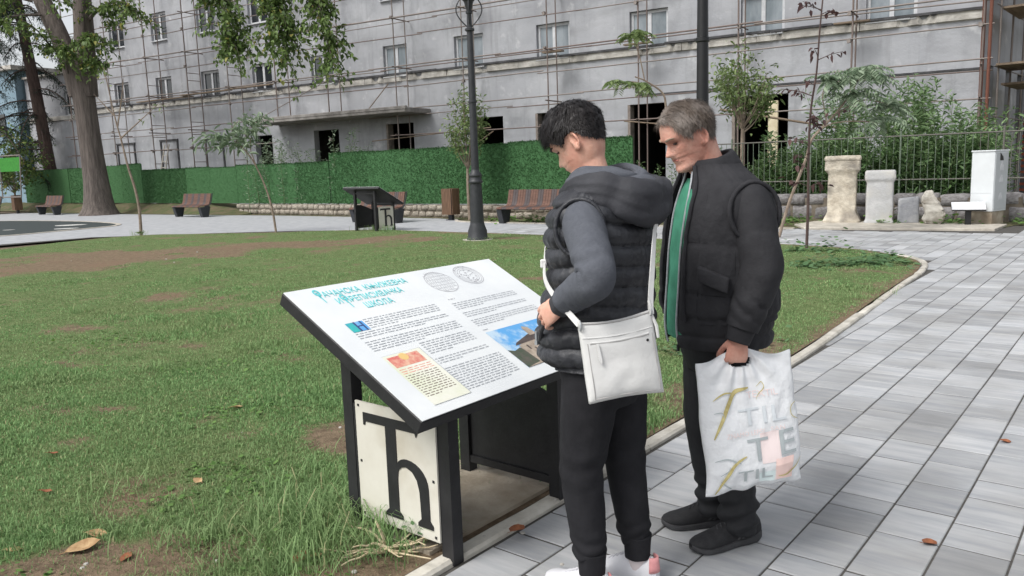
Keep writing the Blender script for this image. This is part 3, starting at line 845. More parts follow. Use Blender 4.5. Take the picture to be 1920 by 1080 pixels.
# green artificial hedge on panels
M_hedge = leaf_mat('plastic_hedge', S(54, 92, 56), S(80, 122, 76), rough=0.7, patch=S(72, 106, 68), pscale=.8, pamt=.5)
M_hback = mat('hedge_backing', S(56, 94, 56), S(68, 110, 68), rough=0.9, scale=30)
hed = thing('artificial_hedge_fence', 'green artificial hedge fence running behind the benches', 'fence', tuple(WL0), WA)
hr = np.random.default_rng(8)
secs = [(-3.25, 9.75, 2.27), (9.8, 24.1, 1.98), (24.1, 38.5, 2.30)]
for (a, b, top) in secs:
    n = int(round((b - a) / 2.0)); w = (b - a) / n
    for i in range(n):
        s0, s1 = a + i * w, a + (i + 1) * w - .01
        zt0 = top + hr.uniform(-.03, .03); z0 = 0.44
        p = MB(); yy = -0.25 + hr.uniform(-.03, .03) * -1
        p.box(((s0 + s1) / 2, -0.12 + hr.uniform(-.02, .02), (z0 + zt0) / 2), (s1 - s0, 0.05, zt0 - z0)); pan = p.build('hedge_panel', M_hback, hed)
        # needles
        m = int(4200 * (1.0 if s0 < 26 else .5)); x = hr.uniform(s0, s1, m); z = hr.uniform(z0, zt0 + .03, m)
        edge = hr.random(m) < .08; z[edge] = zt0
        L_ = hr.uniform(.03, .06, m); an = hr.uniform(-1.3, 1.3, m); out = hr.uniform(.01, .05, m)
        c = np.c_[x, np.full(m, -0.10), z]; tip = c + np.c_[np.sin(an) * L_, out, np.cos(an) * L_ * hr.choice([1, 1, -1], m)]
        pw = np.c_[np.cos(an), np.zeros(m), -np.sin(an)] * 0.016
        V = np.stack([c - pw, c + pw, tip], 1).reshape(-1, 3); F = np.arange(3 * m).reshape(-1, 3)
        link('hedge_needles', mesh_np('hedge_needles', V, F), M_hedge, pan)
# green metal railing on the right wall
M_rail = mat('green_rail', S(112, 124, 108), S(92, 104, 90), rough=0.6, scale=8)
M_rail2 = mat('grey_rail', S(112, 110, 104), S(92, 90, 84), rough=0.7, scale=8)
rl = thing('metal_railing', 'green and grey metal bar railing on the right wall by the weeds', 'fence', tuple(WR0), WA)
for z in (0.95, 1.98): rod('rail', (-9, -.1, z - (.0 if z < 1.5 else .02)), (3.4, -.1, z), 0.017, M_rail2, rl)
s = -8.8; i = 0
while s < 3.4:
    big = i % 14 == 0
    rod('bar', (s, -.1, 0.5), (s, -.1, 2.1 if big else 1.97), 0.022 if big else 0.008, M_rail if s > -4 else M_rail2, rl)
    s += 0.15; i += 1

# ================================================================ BENCHES, BINS, LAMPS
M_slatA = mat('brown_slat', S(112, 82, 70), S(92, 68, 58), rough=0.7, scale=4, stretch=(1, 1, 6))
M_slatB = mat('grey_brown_slat', S(84, 76, 76), S(70, 62, 62), rough=0.65, scale=4)
M_leg = mat('anthracite_metal', S(58, 60, 64), S(48, 50, 54), rough=0.6, scale=10)
def make_bench():
    o = thing('park_bench', 'bench', 'bench')
    L_ = 1.95
    # profile of a slat: from seat front over the seat, curving up the back (y = front)
    pr = cr([(0.36, 0.40), (0.30, 0.435), (0.10, 0.44), (-0.06, 0.46), (-0.14, 0.53), (-0.19, 0.68), (-0.25, 0.92)], 4)
    ns = 22; w = L_ / ns
    for i in range(ns):
        x0 = -L_ / 2 + i * w + .004; x1 = x0 + w - .008; V = []; F = []
        n = len(pr)
        for q in range(n):
            a = pr[min(q + 1, n - 1)] - pr[max(q - 1, 0)]; a = a / np.hypot(*a); nn = np.array([-a[1], a[0]]) * -0.03
            for (x, p) in ((x0, pr[q]), (x1, pr[q]), (x1, pr[q] - nn * -1), (x0, pr[q] - nn * -1)): V.append((x, p[0], p[1]))
        for q in range(n - 1):
            for j in range(4): F.append([q * 4 + j, q * 4 + (j + 1) % 4, (q + 1) * 4 + (j + 1) % 4, (q + 1) * 4 + j])
        F += [[3, 2, 1, 0], [(n - 1) * 4 + j for j in range(4)]]
        MB().add(V, F).build('slat', M_slatA if (i * 7 % 5) not in (1, 3) else M_slatB, o)
    for s_ in (-1, 1):
        x = s_ * (L_ / 2 - 0.05)
        b = MB(); b.prism([(0.33, 0.395), (-0.14, 0.42), (-0.03, 0.0), (0.22, 0.0)], -0.09, 0.09, Matrix(((0, 0, 1, x), (1, 0, 0, 0), (0, 1, 0, 0), (0, 0, 0, 1))))
        b.build('leg', M_leg, o, bevel=0.01)
        a = MB(); a.tube([(s_ * (L_ / 2 + .012), 0.10, 0.42), (s_ * (L_ / 2 + .012), -0.09, 0.45), (s_ * (L_ / 2 + .012), -0.17, 0.53), (s_ * (L_ / 2 + .012), -0.285, 0.935)], 0.022, 6)
        a.build('side_frame', M_leg, o)
    return o
BF = math.atan2(-K.y, -K.x) - PI / 2      # local y faces the lawn
bench = make_bench()
blist = [((0.62, 22.05), 0.0, 'brown slatted park bench next to the young person in the puffer vest'),
         ((-4.05, 24.9), 0.0, 'brown slatted park bench half hidden behind the far information board'),
         ((-12.8, 32.6), 0.03, 'brown slatted park bench between the big tree and the leaning sapling'),
         ((-22.7, 39.9), -0.02, 'brown slatted park bench just beside the thick tree trunk, next to a bin'),
         ((-28.6, 44.5), 0.0, 'park bench cut off by the picture edge beyond the far bin')]
for i, (p, dr, lab) in enumerate(blist):
    b = bench if i == 0 else copy_tree(bench)
    b.location = (p[0], p[1], 0); b.rotation_euler = (0, 0, BF + dr); tag(b, lab, 'bench', 'park benches along the cross path')
def make_bin():
    o = thing('litter_bin', 'bin', 'bin')
    b = MB(); b.box((0, 0, 0.57), (0.40, 0.34, 0.72)); b.build('inner_box', M_leg, o)
    for s_ in (-1, 1):
        for i in range(6):
            x = -0.195 + 0.39 * (i + .5) / 6
            t = MB(); t.box((x, s_ * 0.185, 0.575), (0.058, 0.022, 0.79)); t.build('slat', M_bin, o)
        for i in range(5):
            y = -0.17 + 0.34 * (i + .5) / 5
            t = MB(); t.box((s_ * 0.214, y, 0.575), (0.022, 0.058, 0.79)); t.build('slat', M_bin, o)
    p = MB(); p.box((0, 0, 0.1), (0.14, 0.12, 0.2)); p.box((0, 0, 0.012), (0.26, 0.22, 0.024)); p.build('post', M_leg, o)
    return o
M_bin = mat('bin_wood', S(116, 90, 70), S(94, 72, 56), rough=0.7, scale=5, stretch=(4, 4, .6))
bn = make_bin(); bn.location = (-1.8, 24.75, 0); bn.rotation_euler = (0, 0, BF); tag(bn, 'brown wooden slatted bin on a short post left of the lamp post', 'bin', 'slatted bins')
b2 = copy_tree(bn); b2.location = (-26.3, 43.1, 0); tag(b2, 'dark brown slatted bin far off between two benches', 'bin', 'slatted bins')

M_lamp = mat('lamp_iron', S(52, 54, 58), S(42, 44, 48), rough=0.5, scale=12, spec=0.5)
M_lampb = mat('black_iron', S(24, 25, 27), S(18, 19, 21), rough=0.4, scale=12, spec=0.5)
M_opal = mat('opal_glass', S(225, 225, 220), S(210, 210, 206), rough=0.3, scale=3)
def make_lamp(m, name='street_lamp'):
    o = thing(name, 'lamp', 'lamp post')
    b = MB(); b.lathe([(0.24, 0.0), (0.235, 0.06), (0.21, 0.10), (0.205, 0.22), (0.155, 0.36), (0.15, 0.40)], 16); b.build('base', m, o, smooth=True)
    b = MB(); b.lathe([(0.148, 0.40), (0.135, 0.9), (0.125, 1.22), (0.15, 1.235), (0.155, 1.27), (0.13, 1.30), (0.125, 1.36), (0.14, 1.38), (0.14, 1.41), (0.1, 1.47), (0.085, 1.52)], 16); b.build('lower_column', m, o, smooth=True)
    b = MB(); b.lathe([(0.083, 1.52), (0.074, 2.9), (0.09, 2.91), (0.09, 2.95), (0.073, 2.96), (0.062, 4.35), (0.1, 4.37), (0.1, 4.41), (0.055, 4.43), (0.05, 4.7), (0.07, 4.72), (0.07, 4.76)], 14); b.build('upper_column', m, o, smooth=True)
    for s_ in (-1, 1):
        b = MB(); a = np.linspace(0, 1, 9); pts = [(s_ * (0.05 + .22 * math.sin(t * PI * .9)), 0, 4.45 + .62 * t) for t in a]; b.tube(pts, 0.014, 6); b.build('scroll', m, o)
        b = MB(); pts = [(0, s_ * (0.05 + .16 * math.sin(t * PI * .9)), 4.5 + .5 * t) for t in a]; b.tube(pts, 0.012, 6); b.build('scroll', m, o)
    b = MB(); b.lathe([(0.05, 4.76), (0.1, 4.95), (0.2, 5.05), (0.205, 5.08)], 8); b.build('lantern_seat', m, o)
    b = MB(); b.lathe([(0.18, 5.08), (0.25, 5.55)], 8); b.build('lantern_glass', M_opal, o)
    b = MB(); b.lathe([(0.28, 5.55), (0.27, 5.6), (0.1, 5.8), (0.04, 5.84), (0.03, 5.95)], 8); b.build('lantern_cap', m, o)
    return o
lp = make_lamp(M_lamp); lp.location = (-0.70, 17.2, 0.0); tag(lp, 'slim dark grey lamp post standing on the lawn edge in front of the hedge', 'lamp post')
lp2 = make_lamp(M_lampb); lp2.location = (2.32, 9.65, 0.0); lp2.scale = (.92, .92, 1.0); tag(lp2, 'black lamp post rising right behind the older man', 'lamp post')
fo = MB(); fo.prism([(-0.70 + .33 * math.cos(a) * (1 + .1 * math.sin(5 * a)), 17.2 + .3 * math.sin(a)) for a in np.linspace(0, 2 * PI, 15)[:-1]], -0.03, 0.035)
tag(fo.build('lamp_footing', M_edge), kind='structure')

# ================================================================ ANCIENT STONES, PLAQUE, CABINET
def rough_stone(name, label, profile_fn, loc, rz, m, seed, cat='stone', amp=0.012, nz_=30, nu=40):
    """stone lofted from rounded rectangular rings; profile_fn(t) -> (half x, half y, z, ox, oy)"""
    V = []; F = []
    for j in range(nz_ + 1):
        hx, hy, z, ox, oy = profile_fn(j / nz_)
        for i in range(nu):
            a = 2 * PI * i / nu; c, s_ = math.cos(a), math.sin(a); e = 0.2
            x = hx * math.copysign(abs(c) ** e, c) + ox; y = hy * math.copysign(abs(s_) ** e, s_) + oy
            d = fbm(x * 3 + seed, y * 3, z * 3, 5) * amp; chip = max(0, fbm(x * 6 + seed * 2, y * 6, z * 6, 3) - .35) * amp * 3
            V.append((x + c * (d - chip), y + s_ * (d - chip), z + d * .6))
    for j in range(nz_):
        for i in range(nu): k = (i + 1) % nu; F.append([j * nu + i, j * nu + k, (j + 1) * nu + k, (j + 1) * nu + i])
    F.append([nz_ * nu + i for i in range(nu)]); F.append([i for i in range(nu)][::-1])
    b = MB(); b.add(V, F); o = b.build(name, m, smooth=True); o.location = loc; o.rotation_euler = (0, 0, rz)
    return tag(o, label, cat)
def prof_from(tab):
    T = np.array(tab, float)
    def f(t):
        return tuple(np.interp(t, T[:, 0], T[:, q]) for q in range(1, T.shape[1])) + (0, 0)
    return f
M_marble = mat('cream_marble', S(212, 204, 188), S(176, 166, 150), rough=0.9, scale=4, bump=0.02, bscale=18, c3=S(104, 100, 96), scale3=2.6, amt3=0.85)
M_marble2 = mat('grey_marble', S(192, 192, 192), S(160, 162, 164), rough=0.85, scale=3, bump=0.01, bscale=22, c3=S(206, 202, 194), scale3=3.0, amt3=0.8)
M_slate = mat('blue_grey_stone', S(150, 152, 156), S(126, 128, 134), rough=0.85, scale=5, bump=0.008, bscale=30, c3=S(188, 188, 188), scale3=4.0, amt3=.5)
M_white_rock = mat('white_rock', S(204, 200, 190), S(166, 160, 150), rough=0.9, scale=4, bump=0.02, bscale=14, c3=S(120, 112, 100), scale3=4.0, amt3=.6)
SA = math.atan2(16.1 - 17.64, 9.94 - 6.52)      # stones line up along the slab front
SZ = 0.045
p1 = prof_from([(0, .40, .33, 0), (.03, .41, .34, .03), (.07, .38, .31, .10), (.12, .325, .27, .2), (.14, .312, .26, .24), (.45, .31, .255, .7), (.68, .31, .255, 1.08), (.72, .325, .27, 1.13), (.75, .36, .3, 1.17), (.77, .385, .31, 1.19), (.8, .38, .305, 1.22), (.9, .375, .3, 1.4), (.95, .4, .32, 1.42), (.98, .4, .32, 1.5), (1, .375, .3, 1.515)])
rough_stone('stone_altar', 'tallest cream carved stone pedestal with worn moulded cap and base', p1, (7.72, 18.62, SZ), SA, M_marble, 1.0, cat='stone block')
p2 = prof_from([(0, .31, .26, 0), (.04, .31, .26, .03), (.07, .29, .24, .06), (.1, .285, .235, .09), (.6, .28, .23, .82), (.72, .28, .23, .9), (.74, .30, .245, .93), (.78, .315, .26, .96), (.84, .32, .265, .99), (.96, .315, .26, 1.13), (1, .29, .24, 1.165)])
rough_stone('stone_altar', 'grey white stone pedestal with plain cap, second tallest in the row', p2, (8.36, 18.12, SZ), SA, M_marble2, 5.0, cat='stone block')
p3 = prof_from([(0, .215, .16, 0), (.9, .21, .155, .52), (.97, .20, .15, .545), (1, .185, .14, .55)])
o = rough_stone('stone_block', 'plain blue grey stone block with a slanting broken top', p3, (8.86, 17.80, SZ), SA, M_slate, 9.0, cat='stone block')
for v in o.data.vertices:
    if v.co.z > .4: v.co.z += (v.co.x * .12)
p4t = np.array([(0, .15, .15, 0, 0), (.1, .19, .17, .08, 0), (.3, .215, .18, .22, .03), (.5, .19, .17, .38, -.02), (.7, .165, .14, .5, -.07), (.85, .12, .11, .6, -.1), (.95, .075, .08, .68, -.1), (1, .03, .04, .71, -.09)])
def p4(t): return tuple(np.interp(t, p4t[:, 0], p4t[:, q]) for q in (1, 2, 3, 4)) + (0,)
rough_stone('rough_boulder', 'small irregular white boulder at the end of the stone row', p4, (9.12, 17.25, SZ), SA, M_white_rock, 14.0, cat='boulder', amp=0.06)
# plaque stand
pq = thing('plaque_stand', 'small tilted white plaque on a black post before the white cabinet', 'plaque', (9.58, 16.72, SZ), SA)
b = MB(); b.box((0, 0, 0.165), (0.11, 0.09, 0.33)); b.build('post', M_lampb, pq)
b = MB(); Mx = Matrix.Rotation(R(26), 4, 'X'); b.box((0, 0.02, 0.37), (0.62, 0.32, 0.03), M=Mx); b.build('tray', M_lampb, pq)
b = MB(); b.box((0, 0.013, 0.388), (0.62, 0.32, 0.012), M=Mx); b.build('plate', mat('plaque_white', S(222, 224, 226), S(204, 206, 210), rough=0.5, scale=3), pq)
# white metal cabinet
cbn = thing('utility_cabinet', 'tall white metal utility cabinet on a concrete plinth', 'cabinet', (10.12, 16.95, SZ - .02), R(-57))
M_cab = mat('white_cabinet', S(214, 218, 220), S(204, 208, 210), rough=0.5, scale=2)
M_cabs = mat('cabinet_shade_grey', S(186, 190, 192), S(178, 182, 184), rough=0.5, scale=2)  # same white metal, shade of the right face put into the colour
b = MB(); b.box((0, 0, 0.14), (0.42, 0.5, 0.28)); b.build('plinth', M_pad, cbn, bevel=0.008)
b = MB(); b.box((0, 0, 0.28 + .62), (0.46, 0.56, 1.24)); b.build('body', M_cab, cbn, bevel=0.006)
b = MB(); b.box((0, 0, 1.53), (0.49, 0.6, 0.03)); b.build('lid', M_cab, cbn, bevel=0.006)
b = MB(); b.box((0.234, 0.0, 0.9), (0.012, 0.5, 1.16)); dr_ = b.build('door', M_cabs, cbn)
b = MB(); b.box((-.02, -0.2815, 0.66), (0.42, 0.004, 0.006)); b.build('panel_seam', M_cabs, cbn)
for q, (z, h) in enumerate(((1.12, .2), (.88, .15), (.52, .15))):
    b = MB(); b.prism([(-.07, 0), (.07, 0), (.06, h * .55), (.035, h * .7), (.03, h), (-.03, h), (-.035, h * .7), (-.06, h * .55)], 0, 0.004, Matrix(((0, 0, 1, .2405), (1, 0, 0, 0), (0, 1, 0, z), (0, 0, 0, 1)))); b.build('door_mark', M_pvc, dr_)
b = MB(); b.prism([(-.07, 0), (.07, .0), (.05, .07), (-.07, .16)], 0, 0.004, Matrix(((0, 0, 1, .2405), (1, 0, 0, -.02), (0, 1, 0, 1.33), (0, 0, 0, 1)))); b.build('door_mark', M_lampb, dr_)
# ================================================================ INFORMATION BOARDS
M_sgn = mat('sign_black', S(44, 44, 46), S(35, 35, 37), rough=0.55, scale=10, bump=0.001, bscale=60)
M_prt = mat('sign_white', S(234, 237, 237), S(224, 228, 230), rough=0.35, scale=3, spec=0.5)
M_plate = mat('letter_plate', S(214, 211, 200), S(200, 195, 182), rough=0.7, scale=3, c3=S(158, 146, 120), scale3=3.0, amt3=0.45)
M_ink = mat('grey_ink', S(172, 176, 181), rough=0.6)
M_ink2 = mat('pale_ink', S(184, 184, 188), rough=0.6)
M_dark_ink = mat('brown_ink', S(128, 116, 104), rough=0.6)
M_cyan = mat('turquoise_ink', S(120, 214, 216), S(96, 202, 208), rough=0.5, scale=20)
M_sky_ = mat('photo_sky', S(96, 168, 226), S(190, 214, 232), rough=0.4, scale=9, lo=.45, hi=.6)
M_ch1 = mat('photo_stone', S(186, 172, 156), S(150, 136, 122), rough=0.5, scale=30)
M_ch2 = mat('photo_roof', S(96, 84, 80), S(70, 62, 60), rough=0.5, scale=30)
M_ch3 = mat('photo_trees', S(70, 84, 66), S(96, 92, 84), rough=0.5, scale=40)
M_par = mat('parchment', S(234, 234, 222), S(222, 226, 202), rough=0.6, scale=6)
M_red = mat('illumination_red', S(212, 116, 108), S(230, 186, 160), rough=0.6, scale=40)
M_yel = mat('illumination_yellow', S(230, 196, 130), rough=0.6)
M_teal = mat('initial_teal', S(60, 190, 180), S(70, 150, 190), rough=0.5, scale=14)
M_blu = mat('initial_blue', S(60, 80, 130), rough=0.5)

def text_mesh(txt, size, extrude=0.0005, align='LEFT', shear=0.0, sx=1.0):
    c = bpy.data.curves.new('lettering', 'FONT'); c.body = txt; c.size = size; c.extrude = extrude; c.align_x = align; c.resolution_u = 3; c.shear = shear
    o = bpy.data.objects.new('lettering', c); COL.objects.link(o)
    bpy.context.view_layer.update()
    me = bpy.data.meshes.new_from_object(o.evaluated_get(bpy.context.evaluated_depsgraph_get()))
    bpy.data.objects.remove(o); bpy.data.curves.remove(c)
    if sx != 1.0:
        for v in me.vertices: v.co.x *= sx
    me.name = 'lettering'; me.materials.clear()
    return me

PW, PL, PT = 1.27, 0.86, 0.055
PX = 0.03          # the panel reaches a little further right than left
TILT = math.atan2(1.03 - 0.63, 0.76)
def make_board(near):
    o = thing('information_board', 'board', 'information board')
    pv = Matrix.Translation((0, -0.435, 0.63)) @ Matrix.Rotation(TILT, 4, 'X')     # panel frame: x right, y up the slope, z off the face
    def onp(name, mb, m, par, z=0.0, bevel=0.0):
        me = mb.mesh(name, bevel=bevel); me.transform(pv @ Matrix.Translation((0, 0, z))); return link(name, me, m, par)
    b = MB(); b.box((PX, PL / 2, -PT / 2 - .003), (PW, PL, PT)); tray = onp('panel_tray', b, M_sgn, o, bevel=0.004)
    b = MB(); b.box((PX, PL / 2, -.0015 + .0005), (PW - .008, PL - .008, .003)); face = onp('printed_face', b, M_prt, o)
    # legs and rails: back legs reach up to the tilted tray
    uz = lambda y: 0.63 + (y + .435) * math.tan(TILT) - PT / math.cos(TILT) - .004
    for x in (-.355, .355):
        for y in (-.31, .24):
            b = MB(); h = uz(y) + .0; b.add([(x - .028, y - .03, -.03), (x + .028, y - .03, -.03), (x + .028, y + .03, -.03), (x - .028, y + .03, -.03),
                                             (x - .028, y - .03, uz(y - .03)), (x + .028, y - .03, uz(y - .03)), (x + .028, y + .03, uz(y + .03)), (x - .028, y + .03, uz(y + .03))],
                                            [[3, 2, 1, 0], [4, 5, 6, 7], [0, 1, 5, 4], [1, 2, 6, 5], [2, 3, 7, 6], [3, 0, 4, 7]])
            b.build('leg', M_sgn, o)
        b = MB(); b.box((x, -.035, 0.07), (.045, .49, .035)); b.build('rail', M_sgn, o)
    for y in (-.31, .24):
        b = MB(); b.box((0, y, uz(y) - .05), (.66, .03, .03)); b.build('cross_rail', M_sgn, o)
    # left plate with the letter, right plate plain black
    b = MB(); b.box((-.3885, -.05, .305), (.008, .462, .505)); pl = b.build('letter_plate', M_plate, o)
    b = MB(); b.box((-.3795, -.035, .31), (.008, .48, .46)); b.build('backing_plate', M_sgn, o)
    b = MB(); b.prism([(-.28, .09), (.21, .09), (.21, .60), (.08, .60), (-.28, .47)], .345, .365, Matrix(((0, 0, 1, 0), (1, 0, 0, 0), (0, 1, 0, 0), (0, 0, 0, 1)))); b.build('side_plate', M_sgn, o)
    # the letter: seen from outside its reading direction runs from the back edge to the front edge
    def lett(poly): 
        mb = MB(); mb.prism([(-p[0], p[1]) for p in poly][::-1], -.3965, -.3915, Matrix(((0, 0, 1, 0), (1, 0, 0, 0), (0, 1, 0, 0), (0, 0, 0, 1)))); return mb
    L_ = MB()
    def addp(poly): m_ = lett(poly); L_.add(m_.v, m_.f)
    addp([(-.132, .478), (-.132, .515), (.185, .515), (.185, .478), (.176, .462), (.17, .4779), (-.118, .4779), (-.122, .462), (-.132, .462)])
    addp([(.0, .4779), (.06, .4779), (.06, .13), (.08, .112), (.08, .097), (-.02, .097), (-.02, .112), (.0, .13)])
    arc = [(.0601, .325)] + [(.115 - .055 * math.cos(t), .325 + .035 * math.sin(t)) for t in np.linspace(.0, PI * .5, 6)][1:] + [(.115 + .117 * math.sin(t), .36 - .1 * (1 - math.cos(t))) for t in np.linspace(0, PI * .5, 8)][1:]
    inn = [(.0601, .27), (.066, .305), (.085, .322), (.11, .328), (.145, .315), (.17, .285), (.182, .24), (.186, .13)]
    addp(arc + [(.234, .13), (.25, .112), (.25, .097), (.166, .097), (.166, .112)] + inn[::-1])
    L_.build('letter', M_sgn, pl)
    for (y, z) in ((.16, .54), (-.26, .54), (.16, .07), (-.26, .07), (.16, .3), (-.26, .3)):
        b = MB(); b.box((-.393, y, z), (.004, .01, .01)); b.build('screw', M_sgn, pl)
    # ---- print; panel coordinates u (0..1 left to right), v (0 top .. 1 bottom)
    U = lambda u: (u - .5) * 1.21
    Vv = lambda v: (1 - v) * PL
    def rect(u0, v0, u1, v1): 
        mb = MB(); mb.quad((U(u0), Vv(v1), 0), (U(u1), Vv(v1), 0), (U(u1), Vv(v0), 0), (U(u0), Vv(v0), 0)); return mb
    if not near: return o
    for (txt, u0, u1, v) in (('РАЧАНСКА  КЊИЖЕВНА', .107, .513, .094), ('И ПРЕПИСИВАЧКА', .152, .451, .163), ('ШКОЛА', .238, .365, .231)):
        me = text_mesh(txt, .054, .0004, 'LEFT'); xs_ = [q.co.x for q in me.vertices]; sx = (u1 - u0) * 1.21 / (max(xs_) - min(xs_))
        for q in me.vertices: q.co.x = (q.co.x - min(xs_)) * sx
        me.transform(pv @ Matrix.Translation((U(u0), Vv(v), .0024))); link('title_line', me, M_cyan, face)
    # ornaments of the title initials: long tails and knots
    for (u, v) in ((.112, .085), (.19, .155)):
        k_ = MB(); a = np.linspace(0, 2 * PI, 17)[:-1]
        k_.add([(U(u) + .016 * math.cos(t), Vv(v) + .03 + .022 * math.sin(t), 0) for t in a] + [(U(u) + .009 * math.cos(t), Vv(v) + .03 + .013 * math.sin(t), 0) for t in a], [[i, (i + 1) % 16, 16 + (i + 1) % 16, 16 + i] for i in range(16)])
        k_.quad((U(u) - .003, Vv(v) - .045, 0), (U(u) + .002, Vv(v) - .045, 0), (U(u) + .003, Vv(v) + .02, 0), (U(u) - .003, Vv(v) + .02, 0)); onp('title_ornament', k_, M_cyan, face, .0026)
    # text blocks: rows of words
    tr = random.Random(7)
    def block(u0, v0, u1, v1, pitch, m=M_ink, h=.32, last=True, name='text_block', ww=(.008, .03)):
        mb = MB(); n = max(1, int(round((v1 - v0) / pitch)))
        for i in range(n):
            v = v0 + i * pitch; u = u0; end = u1 if (i < n - 1 or not last) else u0 + (u1 - u0) * tr.uniform(.3, .8)
            while u < end - .004:
                w = min(tr.uniform(*ww), end - u); jj = tr.uniform(.75, 1.0)
                mb.add(rect(u, v, u + w, v + pitch * h * jj).v, [[0, 1, 2, 3]]); u += w + .005
        return onp(name, mb, m, face, .0021)
    block(.168, .308, .51, .385, .0165); block(.088, .398, .51, .44, .0165); block(.088, .465, .512, .55, .0165)
    block(.27, .556, .51, .656, .0165); block(.262, .683, .52, .735, .0165); block(.256, .757, .53, .925, .0158)
    block(.583, .335, .945, .405, .0165); block(.58, .423, .95, .475, .0165); block(.576, .492, .955, .56, .0165); block(.575, .582, .62, .6, .0165)
    block(.59, .295, .64, .31, .016, M_ink2)
    # two seals
    for (u, v, rr, m) in ((.66, .14, .085, M_ink2), (.83, .122, .08, M_ink2)):
        sl_ = MB(); cx, cy = U(u), Vv(v); a = np.linspace(0, 2 * PI, 33)[:-1]
        def ring(r0, r1): sl_.add([(cx + r1 * math.cos(t), cy + r1 * math.sin(t), 0) for t in a] + [(cx + r0 * math.cos(t), cy + r0 * math.sin(t), 0) for t in a], [[i, (i + 1) % 32, 32 + (i + 1) % 32, 32 + i] for i in range(32)])
        ring(rr - .003, rr)
        if u < .7:
            for yy in np.linspace(-.07, .07, 7):
                hw = math.sqrt(rr * rr - yy * yy) - .006; sl_.quad((cx - hw, cy + yy - .001, 0), (cx + hw, cy + yy - .001, 0), (cx + hw, cy + yy + .001, 0), (cx - hw, cy + yy + .001, 0))
                xx = -hw
                while xx < hw - .012: w = tr.uniform(.004, .01); sl_.quad((cx + xx, cy + yy + .004, 0), (cx + xx + w * .4, cy + yy + .004, 0), (cx + xx + w * .4, cy + yy + .017, 0), (cx + xx, cy + yy + .017, 0)); xx += w + .006
        else:
            for q in (.075, .062, .05): ring(rr * q / .085 - .0022, rr * q / .085)
            for _ in range(46):
                t = tr.uniform(0, 2 * PI); r_ = rr * tr.uniform(.1, .95); w = tr.uniform(.004, .012); sl_.quad((cx + r_ * math.cos(t), cy + r_ * math.sin(t), 0), (cx + r_ * math.cos(t) + w, cy + r_ * math.sin(t), 0), (cx + r_ * math.cos(t) + w * .8, cy + r_ * math.sin(t) + w * .5, 0), (cx + r_ * math.cos(t), cy + r_ * math.sin(t) + w * .6, 0))
        onp('seal_drawing', sl_, m, face, .0021)
    onp('initial_image', rect(.09, .314, .126, .386), M_teal, face, .002); onp('initial_image', rect(.1262, .314, .162, .386), M_sky_, face, .002)
    b = rect(.12, .314, .128, .386); b.add(rect(.146, .314, .153, .386).v, [[0, 1, 2, 3]]); b.add(rect(.128, .345, .146, .353).v, [[0, 1, 2, 3]]); onp('initial_bars', b, M_blu, face, .0025)
    # church photograph
    onp('church_photo', rect(.572, .606, .965, .914), M_sky_, face, .002)
    pz = lambda q: (U(.572 + (q[0] * .72 if q[0] < .97 else 1.0) * .393), Vv(.914 - q[1] * .308), 0)
    def poly(pts): mb = MB(); mb.add([pz(p) for p in pts], [list(range(len(pts)))]); return mb
    onp('photo_trees', poly([(0, 0), (.42, 0), (.36, .38), (.22, .46), (.1, .42), (0, .48)]), M_ch3, face, .0024)
    onp('photo_church', poly([(.28, .04), (.98, .04), (.98, .55), (.40, .55), (.24, .50), (.26, .3)]), M_ch1, face, .0026)
    onp('photo_roof', poly([(.20, .52), (.26, .58), (.60, .70), (.98, .66), (.98, .56), (.42, .53)]), M_ch2, face, .0028)
    onp('photo_tower', poly([(.62, .66), (.62, .86), (.66, .92), (.74, .86), (.76, .66)]), M_ch1, face, .0029)
    onp('photo_wall', poly([(.0, 0), (1, 0), (1, .1), (.5, .14), (.3, .05)]), M_ch1, face, .003)
    for (x, y) in ((.45, .25), (.6, .25), (.75, .3), (.88, .3), (.36, .35)): onp('photo_window', poly([(x, y), (x + .03, y), (x + .03, y + .12), (x, y + .12)]), M_ch2, face, .0032)
    # manuscript page
    onp('manuscript_page', rect(.09, .585, .252, .94), M_par, face, .002)
    onp('manuscript_headpiece', rect(.1, .60, .232, .675), M_red, face, .0024)
    c_ = MB(); c_.add([(U(.165) + .022 * math.cos(t), Vv(.615) + .022 * math.sin(t), 0) for t in np.linspace(0, 2 * PI, 13)[:-1]], [list(range(12))]); onp('manuscript_medallion', c_, M_yel, face, .0028)
    block(.10, .69, .235, .73, .014, M_red, .4, False, 'manuscript_text'); block(.098, .735, .235, .895, .0145, M_dark_ink, .42, True, 'manuscript_text', (.006, .02))
    b = rect(.088, .583, .254, .5845)
    for r4 in ((.088, .94, .254, .9415), (.2525, .583, .254, .9415)): b.add(rect(*r4).v, [[0, 1, 2, 3]])
    onp('manuscript_border', b, M_ink, face, .0027)
    return o
bd1 = make_board(True); p_ = kn(2.48, 2.375); bd1.location = (p_.x, p_.y, .03); bd1.rotation_euler = (0, 0, KA)
tag(bd1, 'large tilted white information board with turquoise title that both people read', 'information board', 'information boards')
bd2 = make_board(False); bd2.scale = (1.1, 1.1, 1.12); bd2.location = (-3.60, 21.25, .02); bd2.rotation_euler = (0, 0, math.atan2(-K.y, -K.x) - PI / 2); 
tag(bd2, 'far information board seen from behind, its black underside up', 'information board', 'information boards')
